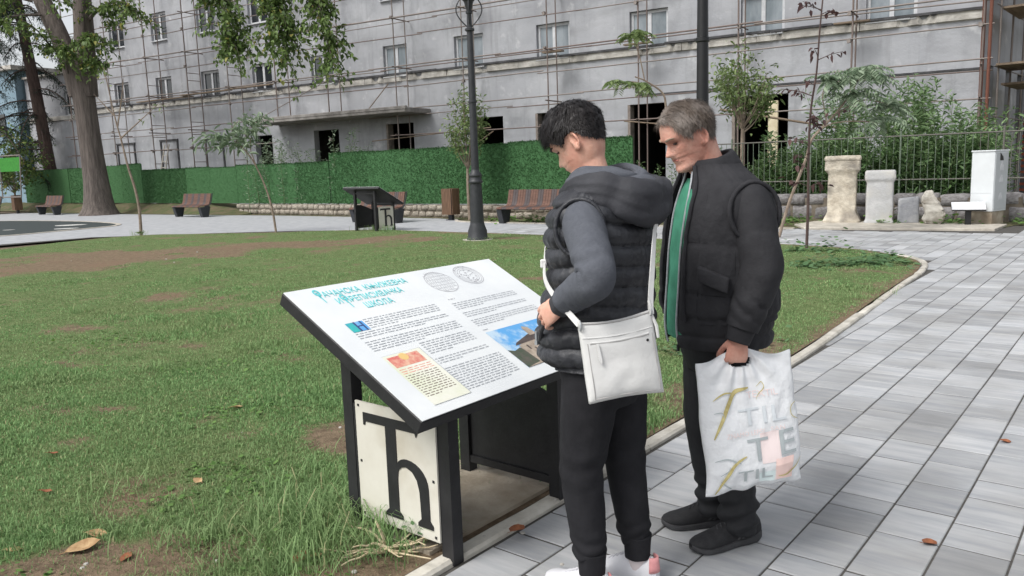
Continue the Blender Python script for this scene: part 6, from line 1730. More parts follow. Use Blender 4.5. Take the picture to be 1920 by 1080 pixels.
for j in range(NVv):
    for i in range(NU): q = [j * W1 + i, j * W1 + i + 1, (j + 1) * W1 + i + 1, (j + 1) * W1 + i]; F.append(q); F.append([o2 + t for t in q][::-1])
for i in range(NU): F.append([i, o2 + i, o2 + i + 1, i + 1]); a_ = NVv * W1; F.append([a_ + i + 1, o2 + a_ + i + 1, o2 + a_ + i, a_ + i])
for j in range(NVv): a_, c_ = j * W1, (j + 1) * W1; F.append([a_, c_, o2 + c_, o2 + a_]); a_, c_ = j * W1 + NU, (j + 1) * W1 + NU; F.append([c_, a_, o2 + a_, o2 + c_])
bagb = shell('bag_body', (V, F), M_bagW, bag)
def onbag(u, v, h=.0): 
    e_ = (max(0, 1 - abs(2 * u - 1) ** 3.5) * max(0, 1 - abs(2 * v - 1) ** 4)) ** .5
    return bagpt(u, v) + bn_ * (.008 + .022 * e_ * (.6 + .5 * v) + h) + Vector((0, 0, -.012 * math.sin(PI * u) * (1 - v) + .006 * math.sin(PI * u) * v))
M_seam = mat('bag_seam', S(176, 174, 172), rough=0.6)
def bline(name, pts, r_, m, h=.0): b = MB(); b.tube([tuple(onbag(u, v, h)) for u, v in pts], r_, 6); return b.build(name, m, bagb, smooth=True)
bline('piping', [(t, .19 - .0 * t) for t in np.linspace(.02, .98, 14)], .0022, M_bagW)
bline('front_zip', [(t, .265) for t in np.linspace(.1, .9, 14)], .0022, M_seam); bline('zip_flap', [(t, .252) for t in np.linspace(.1, .9, 14)], .0028, M_bagW)
bline('panel_seam', [(.07, v) for v in np.linspace(.26, .96, 14)], .0016, M_seam); bline('panel_seam', [(.95, v) for v in np.linspace(.26, .96, 14)], .0016, M_seam); bline('panel_seam', [(t, .955) for t in np.linspace(.07, .95, 14)], .0016, M_seam); bline('top_zip', [(t, .015) for t in np.linspace(.03, .97, 14)], .0028, M_seam)
b = MB(); P4 = [onbag(.175, .265, .004), onbag(.205, .265, .004), onbag(.215, .48, .006), onbag(.20, .52, .006), onbag(.175, .48, .006)]; b.add([tuple(p) for p in P4] + [tuple(p + bn_ * .003) for p in P4], [[0, 1, 2, 3, 4][::-1], [5, 6, 7, 8, 9]] + [[i, (i + 1) % 5, 5 + (i + 1) % 5, 5 + i] for i in range(5)]); b.build('zip_tassel', M_bagW, bagb)
b = MB(); b.lathe([(.0035, -.002), (.0045, 0), (.0035, .002)], 10); me = b.mesh('stud'); me.transform(Matrix.Translation(onbag(.87, .33, .001)) @ bn_.to_track_quat('Z', 'Y').to_matrix().to_4x4()); link('stud', me, M_lampb, bagb)
# strap: over the far shoulder, down the back and across the chest
bl0 = Vector((.31, 2.395, .80))
loc = lambda x, y, z: YM @ Vector((x, y, z)) - bl0
sp_ = [onbag(.985, .05, -.006) + Vector((.004, .01, .0)), Vector((.430, 2.462, 1.10)) - bl0, Vector((.447, 2.52, 1.20)) - bl0, Vector((.466, 2.585, 1.30)) - bl0, Vector((.478, 2.62, 1.365)) - bl0, loc(-.06, -.10, 1.485), loc(.05, -.10, 1.47), loc(.16, -.02, 1.36), loc(.186, .08, 1.27), loc(.150, .165, 1.20), loc(.10, .222, 1.13), onbag(.01, .02, -.004)]
spc = cr([list(p) for p in sp_], 7); V = []; F = []
ctr = YM @ Vector((.02, 0, 1.2)) - bl0
for i, p in enumerate(spc):
    t = Vector(spc[min(i + 1, len(spc) - 1)] - spc[max(i - 1, 0)]).normalized(); outw = Vector(p) - Vector((ctr.x, ctr.y, p[2])); outw = (outw - t * outw.dot(t)).normalized(); w = t.cross(outw).normalized()
    for (a, c) in ((-.0098, 0), (.0098, 0), (.0098, .003), (-.0098, .003)): V.append(tuple(Vector(p) + w * a + outw * c))
for i in range(len(spc) - 1):
    for j in range(4): F.append([i * 4 + j, i * 4 + (j + 1) % 4, (i + 1) * 4 + (j + 1) % 4, (i + 1) * 4 + j])
F += [[0, 1, 2, 3], [len(V) - 4 + j for j in range(4)][::-1]]
strap = MB(); strap.add(V, F); strap.build('strap', M_bagW, bag)
for (p, q) in ((onbag(.985, .05, 0), onbag(.985, -.12, .004)), (onbag(.012, .06, 0), onbag(.0, -.03, .004))):
    b = MB(); b.tube([tuple(p), tuple((p + q) / 2 + bn_ * .004), tuple(q)], [.005, .0065, .005], 8); b.build('strap_tab', M_bagW, bag, smooth=True)
    V, F = rimloop(tuple((p * .75 + q * .25)), (1, .2, 0), .014, .011, .0022, 14); shell('ring', (V, F), M_zip, bag)
b = MB(); b.tube([tuple(onbag(1.0, .06, 0)), tuple(onbag(1.03, .2, .004)), tuple(onbag(1.03, .34, .004))], [.004, .006, .005], 6); b.build('zip_tassel', M_bagW, bag, smooth=True)
b = MB(); q = loc(.152, .167, 1.20); b.box(tuple(q), (.024, .016, .03)); b.build('buckle', M_bagW, bag, bevel=.004)

# ================================================================ the older man
OH = R(190)
old = thing('person', 'older man with grey hair in a black padded vest holding a plastic bag', 'person', (.815, 3.12, 0), OH)
HEAD2 = dict(HEAD); HEAD2['nose'] = .031; HEAD2['gaunt'] = 1.6
HEAD2['front'] = [.045, .070, .088, .089, .081, .084, .087, .084, .090, .085, .085, .082, .094, .094, .088, .072, .05, .025, .004]
HEAD2['wide'] = [w * 1.04 for w in HEAD['wide']]
HM_O = Matrix.Translation((.128, .0, 1.622)) @ Matrix.Rotation(R(4), 4, 'Z') @ Matrix.Rotation(R(24), 4, 'Y')
parts = head_parts(HEAD2, HM_O, 1.04)
parts.append(limb([(.0, 0, 1.38), (.03, 0, 1.47), (.065, 0, 1.545), (.085, 0, 1.60)], [.085, .068, .064, .066], 22, 4))
parts.append(limb([(.07, 0, 1.49), (.105, 0, 1.53), (.15, 0, 1.545)], [.045, .042, .035], 16, 4))
parts.append(vloft([(.80, 0, 0, .12, .17), (.95, .01, 0, .14, .17), (1.15, .01, 0, .13, .17), (1.34, .0, 0, .12, .19), (1.42, .0, 0, .08, .16), (1.45, .01, 0, .05, .08)], 32, 4))
OS, OE, OW = (-.03, .195, 1.37), (-.045, .262, 1.13), (.035, .252, .885)
QS, QE, QW = (-.02, -.205, 1.38), (-.07, -.27, 1.13), (-.04, -.25, .90)
parts.append(limb([OS, OE, OW], [.055, .046, .032], 14, 5)); parts.append(limb([QS, QE, QW], [.055, .046, .032], 14, 5))
parts += hand_parts(OW, (.10, -.02, -.99), (0, -1, 0), (1, 0, .1), 1, (1.15, 1.35, .9), 1.06, thumb=(.25, .55))
parts += hand_parts(QW, (.15, .05, -.98), (0, 1, 0), (1, 0, .1), -1, (.3, .35, .3), 1.06)
LAo, RAo = (-.055, .098, .09), (-.03, -.08, .09); LKo, RKo = (.0, .10, .49), (.03, -.09, .49)
for hp, kn_, an in (((0, .09, .88), LKo, LAo), ((0, -.09, .88), RKo, RAo)): parts.append(limb([hp, kn_, (an[0], an[1], .06)], [.08, .052, .026], 14, 5))
fuse('body', parts, .0042, M_skinB, old, 2)
face_bits(HEAD2, HM_O, 1.04, old, M_browB)
def maskB(th, z):
    a = abs((th + PI) % (2 * PI) - PI)
    lim = np.interp(a, [0, .4, .75, 1.0, 1.25, 1.45, 1.75, 2.0, 2.6, PI], [.074, .076, .058, .03, -.002, .014, .008, -.03, -.062, -.064])
    return float(np.clip((z - lim) / .018, 0, 1))
def flowB(th, z):
    c, s_ = math.cos(th), math.sin(th); return (.35 - .9 * max(0, c) * (1 if z > .06 else 0), .5 * s_ + .2, -.8 - .5 * max(0, -c))
hair(HEAD2, HM_O, 1.04, old, M_hairB, maskB, flowB, 9000, lambda th, z: .018 + .020 * max(0, min(1, (z - .02) / .08)), .14, lambda th, z: .002 + .007 * max(0, min(1, (z + .04) / .09)), 9, width=.0011, sn=.003)
# green shirt
shell('shirt', vloft([(.845, .015, 0, .182, .18), (.90, .012, 0, .19, .19), (1.05, .012, 0, .185, .19), (1.2, .01, 0, .175, .19), (1.33, .015, 0, .155, .19), (1.41, .025, 0, .118, .15), (1.46, .035, 0, .085, .095)], 64, 8,
      lambda a, z, t: .007 * NV(math.cos(a) * 5, math.sin(a) * 5, z * 6) + .004 * NV(math.cos(a) * 14, math.sin(a) * 14, z * 9), cap=(True, False)), M_tee, old)
# jacket body (open) with grey zip edges
def jf(a, z, t): return .006 * NV(math.cos(a) * 6, math.sin(a) * 6, z * 8) + .004 * NV(math.cos(a) * 16, math.sin(a) * 16, z * 20) - .006 * math.exp(-((z - .868) / .012) ** 2) + (.005 if z < .862 else 0)
jrow = [(.815, .0, 0, .192, .208), (.86, .0, 0, .202, .222), (.92, 0, 0, .205, .225), (1.05, 0, 0, .196, .222), (1.2, 0, 0, .186, .218), (1.33, .0, 0, .166, .212), (1.41, .012, 0, .132, .178), (1.46, .024, 0, .104, .13), (1.49, .03, 0, .092, .105)]
g0, g1 = .29, -.24
shell('jacket', vloft(jrow, 90, 8, jf, th0=g0, th1=2 * PI + g1), M_jack, old, .004)
def edge_pts(rows, th, off, z0, z1, n=22, fn=None):
    T = cr(np.array([list(r) for r in rows], float), 8); out = []
    for z in np.linspace(z0, z1, n):
        cx, rx, ry = (np.interp(z, T[:, 0], T[:, q]) for q in (1, 3, 4)); d = (fn(th, z, 0) if fn else 0) + off; out.append((cx + (rx + d) * math.cos(th), (ry + d) * math.sin(th), z))
    return out
b = MB(); b.tube(edge_pts(jrow, g0 - .01, .004, .815, 1.485), .0042, 6); b.build('jacket_zip', M_zip, old, smooth=True)
b = MB(); b.tube(edge_pts(jrow, g1 + .01, .004, .815, 1.485), .0042, 6); b.build('jacket_zip', M_zip, old, smooth=True)
b = MB(); p = edge_pts(jrow, g0 - .01, .008, .80, .825, 3); b.tube(p, .006, 6); b.build('zip_pull', M_lampb, old)
# padded vest (open), quilting lines, pocket flap
def padB(a, z, t):
    d = 0.0
    for zl in (1.03, 1.22): d -= .005 * math.exp(-((z - zl - .006 * math.sin(3 * a)) / .008) ** 2)
    for al in (.72, -.62, 1.35, -1.35, PI): d -= .0035 * math.exp(-(((a - al + PI) % (2 * PI) - PI) / .03) ** 2)
    d -= .010 * math.exp(-((z - .936) / .012) ** 2)
    return d + .005 * NV(math.cos(a) * 4 + 3, math.sin(a) * 4, z * 4) + .003 * NV(math.cos(a) * 13, math.sin(a) * 13, z * 12) + .002 * NV(math.cos(a) * 30, math.sin(a) * 30, z * 26)
orow = [(.918, -.008, 0, .212, .232), (.95, -.008, 0, .222, .24), (1.03, -.006, 0, .222, .242), (1.12, -.004, 0, .214, .24), (1.25, -.004, 0, .204, .244), (1.345, -.008, 0, .19, .256), (1.41, -.006, 0, .165, .242), (1.455, .008, 0, .135, .19), (1.495, .022, 0, .112, .135), (1.51, .026, 0, .104, .118)]
v0, v1 = .47, -.40
ov = shell('padded_vest', vloft(orow, 120, 10, padB, th0=v0, th1=2 * PI + v1), M_vestB, old, .012)
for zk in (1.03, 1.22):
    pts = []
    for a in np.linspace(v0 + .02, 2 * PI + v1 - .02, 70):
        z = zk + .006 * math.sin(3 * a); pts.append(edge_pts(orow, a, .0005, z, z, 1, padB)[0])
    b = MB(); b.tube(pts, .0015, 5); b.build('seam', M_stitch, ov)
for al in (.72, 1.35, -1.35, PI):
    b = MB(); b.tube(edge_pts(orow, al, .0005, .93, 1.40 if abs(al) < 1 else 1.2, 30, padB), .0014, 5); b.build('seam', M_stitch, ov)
b = MB(); b.tube(edge_pts(orow, v0, .004, .922, 1.505, 30, padB), .009, 8); b.build('vest_edge', M_vestB, ov, smooth=True)
b = MB(); b.tube(edge_pts(orow, v1, .004, .922, 1.505, 30, padB), .009, 8); b.build('vest_edge', M_vestB, ov, smooth=True)
# stand collars
def collar(name, r0, r1, z0, z1, back, g_a, g_b, m, par, th=.008):
    V = []; F = []; n = 44; k = 7
    for j in range(k):
        t = j / (k - 1)
        for i in range(n + 1):
            a = g_a + (2 * PI + g_b - g_a) * i / n; c, s_ = math.cos(a), math.sin(a); z = z0 + (z1 - z0) * t * (1 + .35 * max(0, -c)) - .02 * c * (1 - t) + back * t * 0
            r_ = r0 + (r1 - r0) * t + .004 * NV(c * 4, s_ * 4, t * 4) + .004 * math.sin(PI * t)
            V.append((.028 + .018 * t + r_ * 1.03 * c, r_ * .98 * s_, z + .012 * (-c)))
    for j in range(k - 1):
        for i in range(n): F.append([j * (n + 1) + i, j * (n + 1) + i + 1, (j + 1) * (n + 1) + i + 1, (j + 1) * (n + 1) + i])
    return shell(name, (V, F), m, par, th)
collar('collar', .112, .088, 1.475, 1.535, 0, .62, -.5, M_vestB, ov, .012)
collar('collar', .098, .080, 1.465, 1.53, 0, .42, -.3, M_jack, old, .006)
b = MB(); b.tube([(.118, .040, 1.46), (.115, .038, 1.50), (.108, .034, 1.535)], .004, 6); b.build('collar_zip', M_zip, old, smooth=True)
# armhole edge of the vest stands off the sleeve
shell('armhole_edge', rimloop((-.03, .236, 1.335), (-.05, .95, .10), .108, .1, .009), M_vestB, ov); shell('armhole_edge', rimloop((-.03, -.236, 1.335), (-.05, -.95, .10), .108, .1, .009), M_vestB, ov)
fp_ = [(.155, .178, 1.145), (.06, .238, 1.10), (.066, .240, 1.045), (.16, .182, 1.09)]
V = []; 
for q in fp_: V.append(tuple(Vector(q) + Vector((.02, .022, 0)))) ; V.append(tuple(Vector(q)))
b = MB(); b.add(V, [[0, 2, 4, 6], [7, 5, 3, 1], [0, 1, 3, 2], [2, 3, 5, 4], [4, 5, 7, 6], [6, 7, 1, 0]]); b.build('pocket_flap', M_vestB, ov, bevel=.006, seg=2, smooth=True)
sfo = sleeve_fn(6.0, .004, ((.85, .09, .015, 30, .6), (.5, .25, .003, 13, 1.0)))
shell('sleeve', limb([(-.03, .12, 1.40), OS, mid(OS, OE, .5), OE, mid(OE, OW, .5), mid(OE, OW, .88)], [.05, .078, .079, .075, .069, .058], 48, 14, sfo), M_jack, old)
shell('cuff', limb([mid(OE, OW, .82), mid(OE, OW, .95), mid(OE, OW, 1.08)], [.055, .050, .046], 28, 4, lambda a, t, q: .0012 * math.sin(24 * a)), M_jack, old)
shell('sleeve', limb([(-.03, -.15, 1.43), QS, mid(QS, QE, .5), QE, mid(QE, QW, .5), mid(QE, QW, .98)], [.075, .09, .085, .078, .07, .052], 30, 8, sfo), M_jack, old)
# trousers, loose at the hem
op = [vloft([(.70, .0, 0, .11, .16), (.78, 0, 0, .145, .185), (.86, .0, 0, .155, .19), (.93, .0, 0, .14, .17)], 36, 5)]
for hp, kn_, an in (((.0, .092, .80), LKo, LAo), ((.0, -.092, .80), RKo, RAo)):
    op.append(limb([(hp[0], hp[1], .84), mid(hp, kn_, .35), mid(hp, kn_, .75), kn_, mid(kn_, an, .4), mid(kn_, an, .8), (an[0] + .012, an[1], .11), (an[0] + .01, an[1], .055)], [(.10, .095), (.096, .092), (.086, .082), (.08, .076), (.075, .072), (.076, .072), (.08, .075), (.074, .07)], 26, 6))
def trf(p): return .005 * NV(p.x * 8, p.y * 8, p.z * 4) + .002 * NV(p.x * 26, p.y * 26, p.z * 18) + .009 * math.exp(-((p.z - .14) / .08) ** 2) * math.sin(p.z * 95 + 5 * NV(p.x * 7, p.y * 7, 3))
fuse('trousers', op, .0075, M_trO, old, 3, trf)
for an in (LAo, RAo): shell('sock', limb([(an[0], an[1], .16), (an[0], an[1], .085), (an[0] + .01, an[1], .05)], [.042, .04, .035], 18, 3), M_trO, old)
shoe(old, (LAo[0], LAo[1]), R(9), .315, M_shoeB, M_soleB, 'B', .052); shoe(old, (RAo[0], RAo[1]), R(-8), .315, M_shoeB, M_soleB, 'B', .052)

# ---- white plastic carrier bag
def poly_mat():
    m = bpy.data.materials.new('white_polythene'); m.use_nodes = True; nt = m.node_tree; N, L = nt.nodes, nt.links; p = N['Principled BSDF']; out = N['Material Output']
    p.inputs['Base Color'].default_value = S(244, 246, 248); p.inputs['Roughness'].default_value = .32; p.inputs['Specular IOR Level'].default_value = .5
    tc = N.new('ShaderNodeTexCoord'); t = N.new('ShaderNodeTexNoise'); t.inputs['Scale'].default_value = 14; t.inputs['Detail'].default_value = 4; L.new(tc.outputs['Object'], t.inputs['Vector'])
    b = N.new('ShaderNodeBump'); b.inputs['Distance'].default_value = .02; b.inputs['Strength'].default_value = .7; L.new(t.outputs[0], b.inputs['Height']); L.new(b.outputs[0], p.inputs['Normal'])
    tr = N.new('ShaderNodeBsdfTranslucent'); tr.inputs[0].default_value = S(224, 230, 236); mx = N.new('ShaderNodeMixShader'); mx.inputs[0].default_value = .14
    L.new(p.outputs[0], mx.inputs[1]); L.new(tr.outputs[0], mx.inputs[2]); L.new(mx.outputs[0], out.inputs[0]); return m
M_poly = poly_mat()
PO = Vector((.84, 2.80, .33))
pbag = thing('plastic_bag', 'white plastic carrier bag with gold and grey lettering in the man\'s hand', 'bag', tuple(PO))
pTL, pTR, pBR, pBL = (Vector(v) - PO for v in ((.668, 2.870, .815), (1.018, 2.895, .845), (1.050, 2.83, .350), (.690, 2.79, .305)))
def pb0(u, v): return pTL * (1 - u) * (1 - v) + pTR * u * (1 - v) + pBR * u * v + pBL * (1 - u) * v
pnr = ((pTR - pTL).cross(pBL - pTL)).normalized()
if pnr.y > 0: pnr = -pnr
def pbt(u, v, s_):
    e_ = (max(0, 1 - abs(2 * u - 1) ** 2.6)) ** .6; full = np.interp(v, [0, .08, .25, .55, .85, .96, 1], [.004, .006, .02, .042, .05, .03, .006])
    fold = .010 * NV(u * 5 + 2 * v, v * 3, 3.1) * (1 if s_ > 0 else .6) + .006 * NV(u * 11, v * 7, 9.3)
    rad = math.hypot(u - .46, (v + .05) * 1.2); ang = math.atan2(v + .06, u - .46)
    fold += .010 * math.sin(ang * 13 + 2 * NV(u * 2, v * 2, 1)) * math.exp(-((rad - .28) / .26) ** 2)
    ed = min(u, 1 - u) * 6; ed = min(1, ed)
    sag = -.030 * math.sin(PI * min(1, max(0, u))) * 0 + (.012 * math.cos((u - .46) * 9)) * math.exp(-v / .1) - .022 * math.exp(-v / .07) * min(1, abs(u - .46) * 2.2)
    x = pb0(u, v); side_j = .012 * NV(0.3, v * 5, 5 if u > .5 else 8) * abs(2 * u - 1) ** 4
    bot = .012 * NV(u * 6, 4.4, 1) * max(0, (v - .9) / .1)
    return x + pnr * s_ * (full * e_ + fold * ed * .8 * (1 if s_ > 0 else -1) + .003) + Vector((side_j, 0, sag + bot))
NU, NVv = 60, 64; V = []; F = []; W1 = NU + 1; o2 = W1 * (NVv + 1)
hole = lambda u, v: ((u - .46) / .125) ** 2 + ((v - .085) / .042) ** 2 < 1
for s_ in (1, -1):
    for j in range(NVv + 1):
        for i in range(NU + 1): V.append(tuple(pbt(i / NU, j / NVv, s_)))
for j in range(NVv):
    for i in range(NU):
        if hole((i + .5) / NU, (j + .5) / NVv): continue
        q = [j * W1 + i, j * W1 + i + 1, (j + 1) * W1 + i + 1, (j + 1) * W1 + i]; F.append(q); F.append([o2 + t for t in q][::-1])
for i in range(NU): a_ = NVv * W1; F.append([a_ + i + 1, o2 + a_ + i + 1, o2 + a_ + i, a_ + i])
for j in range(NVv): a_, c_ = j * W1, (j + 1) * W1; F.append([a_, c_, o2 + c_, o2 + a_]); a_, c_ = j * W1 + NU, (j + 1) * W1 + NU; F.append([c_, a_, o2 + a_, o2 + c_])
film = shell('bag_film', (V, F), M_poly, pbag)
M_gtx = mat('print_grey', S(174, 182, 184), rough=.5); M_gold = mat('print_gold', S(212, 200, 140), S(176, 162, 106), rough=.4, scale=30); M_pnk = mat('print_pink', S(242, 226, 224), rough=.5); M_pk2 = mat('print_blush', S(244, 214, 206), rough=.5)
def drape(me, u0, v0, w, h, name, m, lift=.0042):
    """lay a flat lettering mesh (0..1 box) on the bag front"""
    for q in me.vertices:
        u = u0 + q.co.x * w; v = v0 - q.co.y * h; p = pbt(u, v, 1); q.co = p + pnr * (lift + q.co.z)
    return link(name, me, m, film)
def ptext(txt, u0, v0, w, h, m, cap=.73):
    me = text_mesh(txt, 1.0, 0.0); xs_ = [q.co.x for q in me.vertices]; x0, x1 = min(xs_), max(xs_)
    bm = bmesh.new(); bm.from_mesh(me); bmesh.ops.subdivide_edges(bm, edges=[e_ for e_ in bm.edges if e_.calc_length() > .12], cuts=2); bmesh.ops.triangulate(bm, faces=bm.faces[:]); bm.to_mesh(me); bm.free()
    for q in me.vertices: q.co.x = (q.co.x - x0) / (x1 - x0); q.co.y = q.co.y / cap; q.co.z = 0
    return drape(me, u0, v0, w, h, 'lettering', m)
def pstroke(pts, wid, m, name='gold_stroke'):
    P = cr(pts, 8); V = []; F = []; n = len(P)
    for i in range(n):
        d = P[min(i + 1, n - 1)] - P[max(i - 1, 0)]; d = d / (np.hypot(*d) + 1e-9); nn = np.array([-d[1], d[0]]) * wid * (.25 + .75 * math.sin(PI * i / (n - 1)))
        for s_ in (-1, 1): q = P[i] + nn * s_; V.append(tuple(pbt(q[0], q[1], 1) + pnr * .0045))
    for i in range(n - 1): F.append([i * 2, i * 2 + 1, i * 2 + 3, i * 2 + 2])
    b = MB(); b.add(V, F); return b.build(name, m, film)
def ppatch(u0, v0, u1, v1, m, n=16, skew=0.0):
    V = []; F = []
    for j in range(n + 1):
        for i in range(n + 1): u = u0 + (u1 - u0) * i / n + skew * j / n; v = v0 + (v1 - v0) * j / n; V.append(tuple(pbt(u, v, 1) + pnr * .0022))
    for j in range(n):
        for i in range(n): F.append([j * (n + 1) + i, j * (n + 1) + i + 1, (j + 1) * (n + 1) + i + 1, (j + 1) * (n + 1) + i])
    b = MB(); b.add(V, F); return b.build('colour_patch', m, film)
ppatch(.56, .60, .76, .82, M_pnk); ppatch(.70, .80, .90, .955, M_pk2, skew=-.02); ppatch(.52, .88, .70, .955, mat('print_teal', S(218, 232, 232), rough=.5))
ptext('TEXTIL', .47, .345, .33, .05, M_pnk); ptext('TIL', .36, .53, .50, .125, mat('print_pale_grey', S(214, 220, 224), rough=.5))
ptext('ZNAMO LEPŠE', .22, .605, .40, .035, M_pnk); ptext('SAN', .68, .60, .15, .035, M_pnk)
ptext('T', .42, .79, .22, .17, M_gtx); ptext('E', .76, .78, .17, .19, M_gtx); ptext('TIL', .30, .925, .36, .085, M_gtx)
pstroke([(.10, .60), (.20, .47), (.28, .36), (.36, .285), (.50, .27)], .020, M_gold); pstroke([(.12, .33), (.24, .285), (.36, .30)], .006, M_gold); pstroke([(.12, .42), (.2, .42), (.22, .46)], .004, M_gtx)
pstroke([(.08, .985), (.16, .90), (.26, .80), (.40, .745)], .014, M_gold); pstroke([(.08, .755), (.2, .745), (.30, .775), (.34, .79)], .006, M_gtx); pstroke([(.12, .86), (.2, .83), (.22, .8)], .004, M_gtx); pstroke([(.13, .90), (.2, .95), (.24, .975)], .006, M_gtx)
pstroke([(.995, .42), (.93, .45), (.92, .51), (.985, .55)], .004, M_gold); pstroke([(.985, .83), (.92, .89), (.80, .93), (.72, .93)], .006, M_gold); pstroke([(.58, .27), (.64, .24), (.66, .28), (.60, .32), (.57, .36)], .004, M_gold)
# ================================================================ GRASS, WEEDS, LITTER
M_grass = leaf_mat('grass_blade', S(96, 132, 82), S(146, 180, 120), S(186, 176, 138), rough=0.8, patch=S(138, 146, 104), pscale=0.9, pamt=0.55)
def blades(N, r0, r1, h, wd, seed, simple=False, a0=-.75, a1=.72):
    g_ = np.random.default_rng(seed)
    u = g_.random(N); p = -0.55                                # thinner with distance
    r = (r0 ** (2 + p - 1) + u * (r1 ** (2 + p - 1) - r0 ** (2 + p - 1))) ** (1 / (2 + p - 1))
    a = g_.uniform(a0, a1, N); X = r * np.sin(a); Y = r * np.cos(a)
    k = X * K.x + Y * K.y; n = X * NN.x + Y * NN.y
    ok = in_poly(k, n, LAWN); b = bare(X, Y)
    pad = (k > 2.06) & (k < 2.93) & (n > 2.1) & (n < 2.74)
    cl = vfbm(X * 2.3, Y * 2.3, 3)
    ok &= (g_.random(N) > b * 1.02) & ~(pad & (g_.random(N) < .985)) & (g_.random(N) < .55 + cl * .9)
    X, Y, r, b, cl = X[ok], Y[ok], r[ok], b[ok], cl[ok]; N = len(X)
    tall = np.clip((vfbm(X * 1.3 + 50, Y * 1.3, 3) - .30) * 2.2, .5, 1.4) * (1 - .55 * b)
    L_ = h * g_.uniform(.4, 1.25, N) * tall * np.clip(1.25 - r / 22, .55, 1.2)
    W = wd * g_.uniform(.6, 1.3, N) * np.clip(r / 3.6, .8, 4.2)
    th = g_.uniform(0, 2 * PI, N); ph = th + g_.uniform(-.5, .5, N) + PI / 2
    lean = g_.uniform(.15, 1.0, N)
    d = np.c_[np.cos(th), np.sin(th)]; s_ = np.c_[np.cos(ph), np.sin(ph)] * W[:, None] * .5
    base = np.c_[X, Y, lawn_z(X, Y) - .004]
    mid = base + np.c_[d * (L_ * lean * .32)[:, None], L_ * .62]
    tip = base + np.c_[d * (L_ * lean * .95)[:, None], L_ * (1.0 - lean * .38)]
    z0 = np.zeros(N)
    if simple:
        V = np.stack([base - np.c_[s_, z0], base + np.c_[s_, z0], tip], 1).reshape(-1, 3); return V, np.arange(3 * N).reshape(-1, 3)
    V = np.stack([base - np.c_[s_, z0], base + np.c_[s_, z0], mid + np.c_[s_ * .75, z0], mid - np.c_[s_ * .75, z0], tip], 1).reshape(-1, 3)
    i = np.arange(N)[:, None] * 5
    F = np.concatenate([i + [0, 1, 2], i + [0, 2, 3], i + [3, 2, 4]], 0)
    return V, F
V, F = blades(560000, 1.7, 7.0, 0.050, 0.0040, 1, False, -1.0, .68)
V2, F2 = blades(620000, 6.0, 25, 0.055, 0.0052, 2, True)
F = np.concatenate([F, F2 + len(V)]); V = np.concatenate([V, V2])
grass = tag(link('grass', mesh_np('grass', V, F), M_grass), 'patchy green lawn grass between the paths', 'grass', kind='stuff')
# long tufts along the kerb, round the board and by the picture's lower edge
def tufts(spots, seed):
    g_ = np.random.default_rng(seed); Vs = []; Fs = []; o = 0
    for (x, y, rad, n, h) in spots:
        X = x + g_.normal(0, rad, n); Y = y + g_.normal(0, rad, n)
        k = X * K.x + Y * K.y; nn = X * NN.x + Y * NN.y
        keep = (nn > 2.14) | (k > 12); X, Y = X[keep], Y[keep]; n = len(X)
        L_ = h * g_.uniform(.5, 1.2, n); th = g_.uniform(0, 2 * PI, n); lean = g_.uniform(.2, 1.2, n); W = g_.uniform(.003, .006, n)
        d = np.c_[np.cos(th), np.sin(th)]; s_ = np.c_[-np.sin(th), np.cos(th)] * W[:, None] * .5; z0 = np.zeros(n)
        base = np.c_[X, Y, np.full(n, .0)]; m1 = base + np.c_[d * (L_ * lean * .2)[:, None], L_ * .5]; m2 = base + np.c_[d * (L_ * lean * .55)[:, None], L_ * .82]; tip = base + np.c_[d * (L_ * lean)[:, None], L_ * (.95 - .35 * lean)]
        V = np.stack([base - np.c_[s_, z0], base + np.c_[s_, z0], m1 + np.c_[s_, z0], m1 - np.c_[s_, z0], m2 + np.c_[s_ * .7, z0], m2 - np.c_[s_ * .7, z0], tip], 1).reshape(-1, 3)
        i = np.arange(n)[:, None] * 7 + o; Fs += [i + [0, 1, 2], i + [0, 2, 3], i + [3, 2, 4], i + [3, 4, 5], i + [5, 4, 6]]; Vs.append(V); o += len(V)
    return np.concatenate(Vs), np.concatenate(Fs)
tr_ = random.Random(6)
sp = [(-.55, 3.05, .10, 260, .17), (-.75, 3.2, .12, 320, .18), (-.95, 3.35, .14, 300, .16), (-.85, 2.95, .12, 200, .15), (-.62, 3.45, .08, 160, .2), (-1.2, 3.1, .16, 220, .13), (-.45, 3.9, .1, 120, .12), (-.15, 4.2, .1, 140, .12), (.35, 4.1, .1, 140, .12), (.3, 3.75, .07, 90, .1), (-1.0, 3.7, .15, 200, .12), (-.7, 3.75, .07, 120, .14)]
sp += [(-3.55, 21.1, .12, 90, .18), (-3.2, 20.7, .12, 80, .2), (-3.9, 21.5, .15, 90, .16), (-0.9, 17.0, .12, 60, .12), (-.5, 17.1, .1, 60, .12), (-10.35, 22.3, .12, 60, .18)]
for _ in range(34):
    a = tr_.uniform(-.6, .55); r_ = tr_.uniform(3.2, 13); x, y = r_ * math.sin(a), r_ * math.cos(a)
    if in_poly(np.array([x * K.x + y * K.y]), np.array([x * NN.x + y * NN.y]), LAWN)[0]: sp.append((x, y, tr_.uniform(.05, .16), int(tr_.uniform(40, 130)), tr_.uniform(.07, .13)))
V, F = tufts(sp, 3)
tag(link('grass_tufts', mesh_np('grass_tufts', V, F), M_grass), 'longer grass tufts round the board and across the lawn', 'grass', kind='stuff')
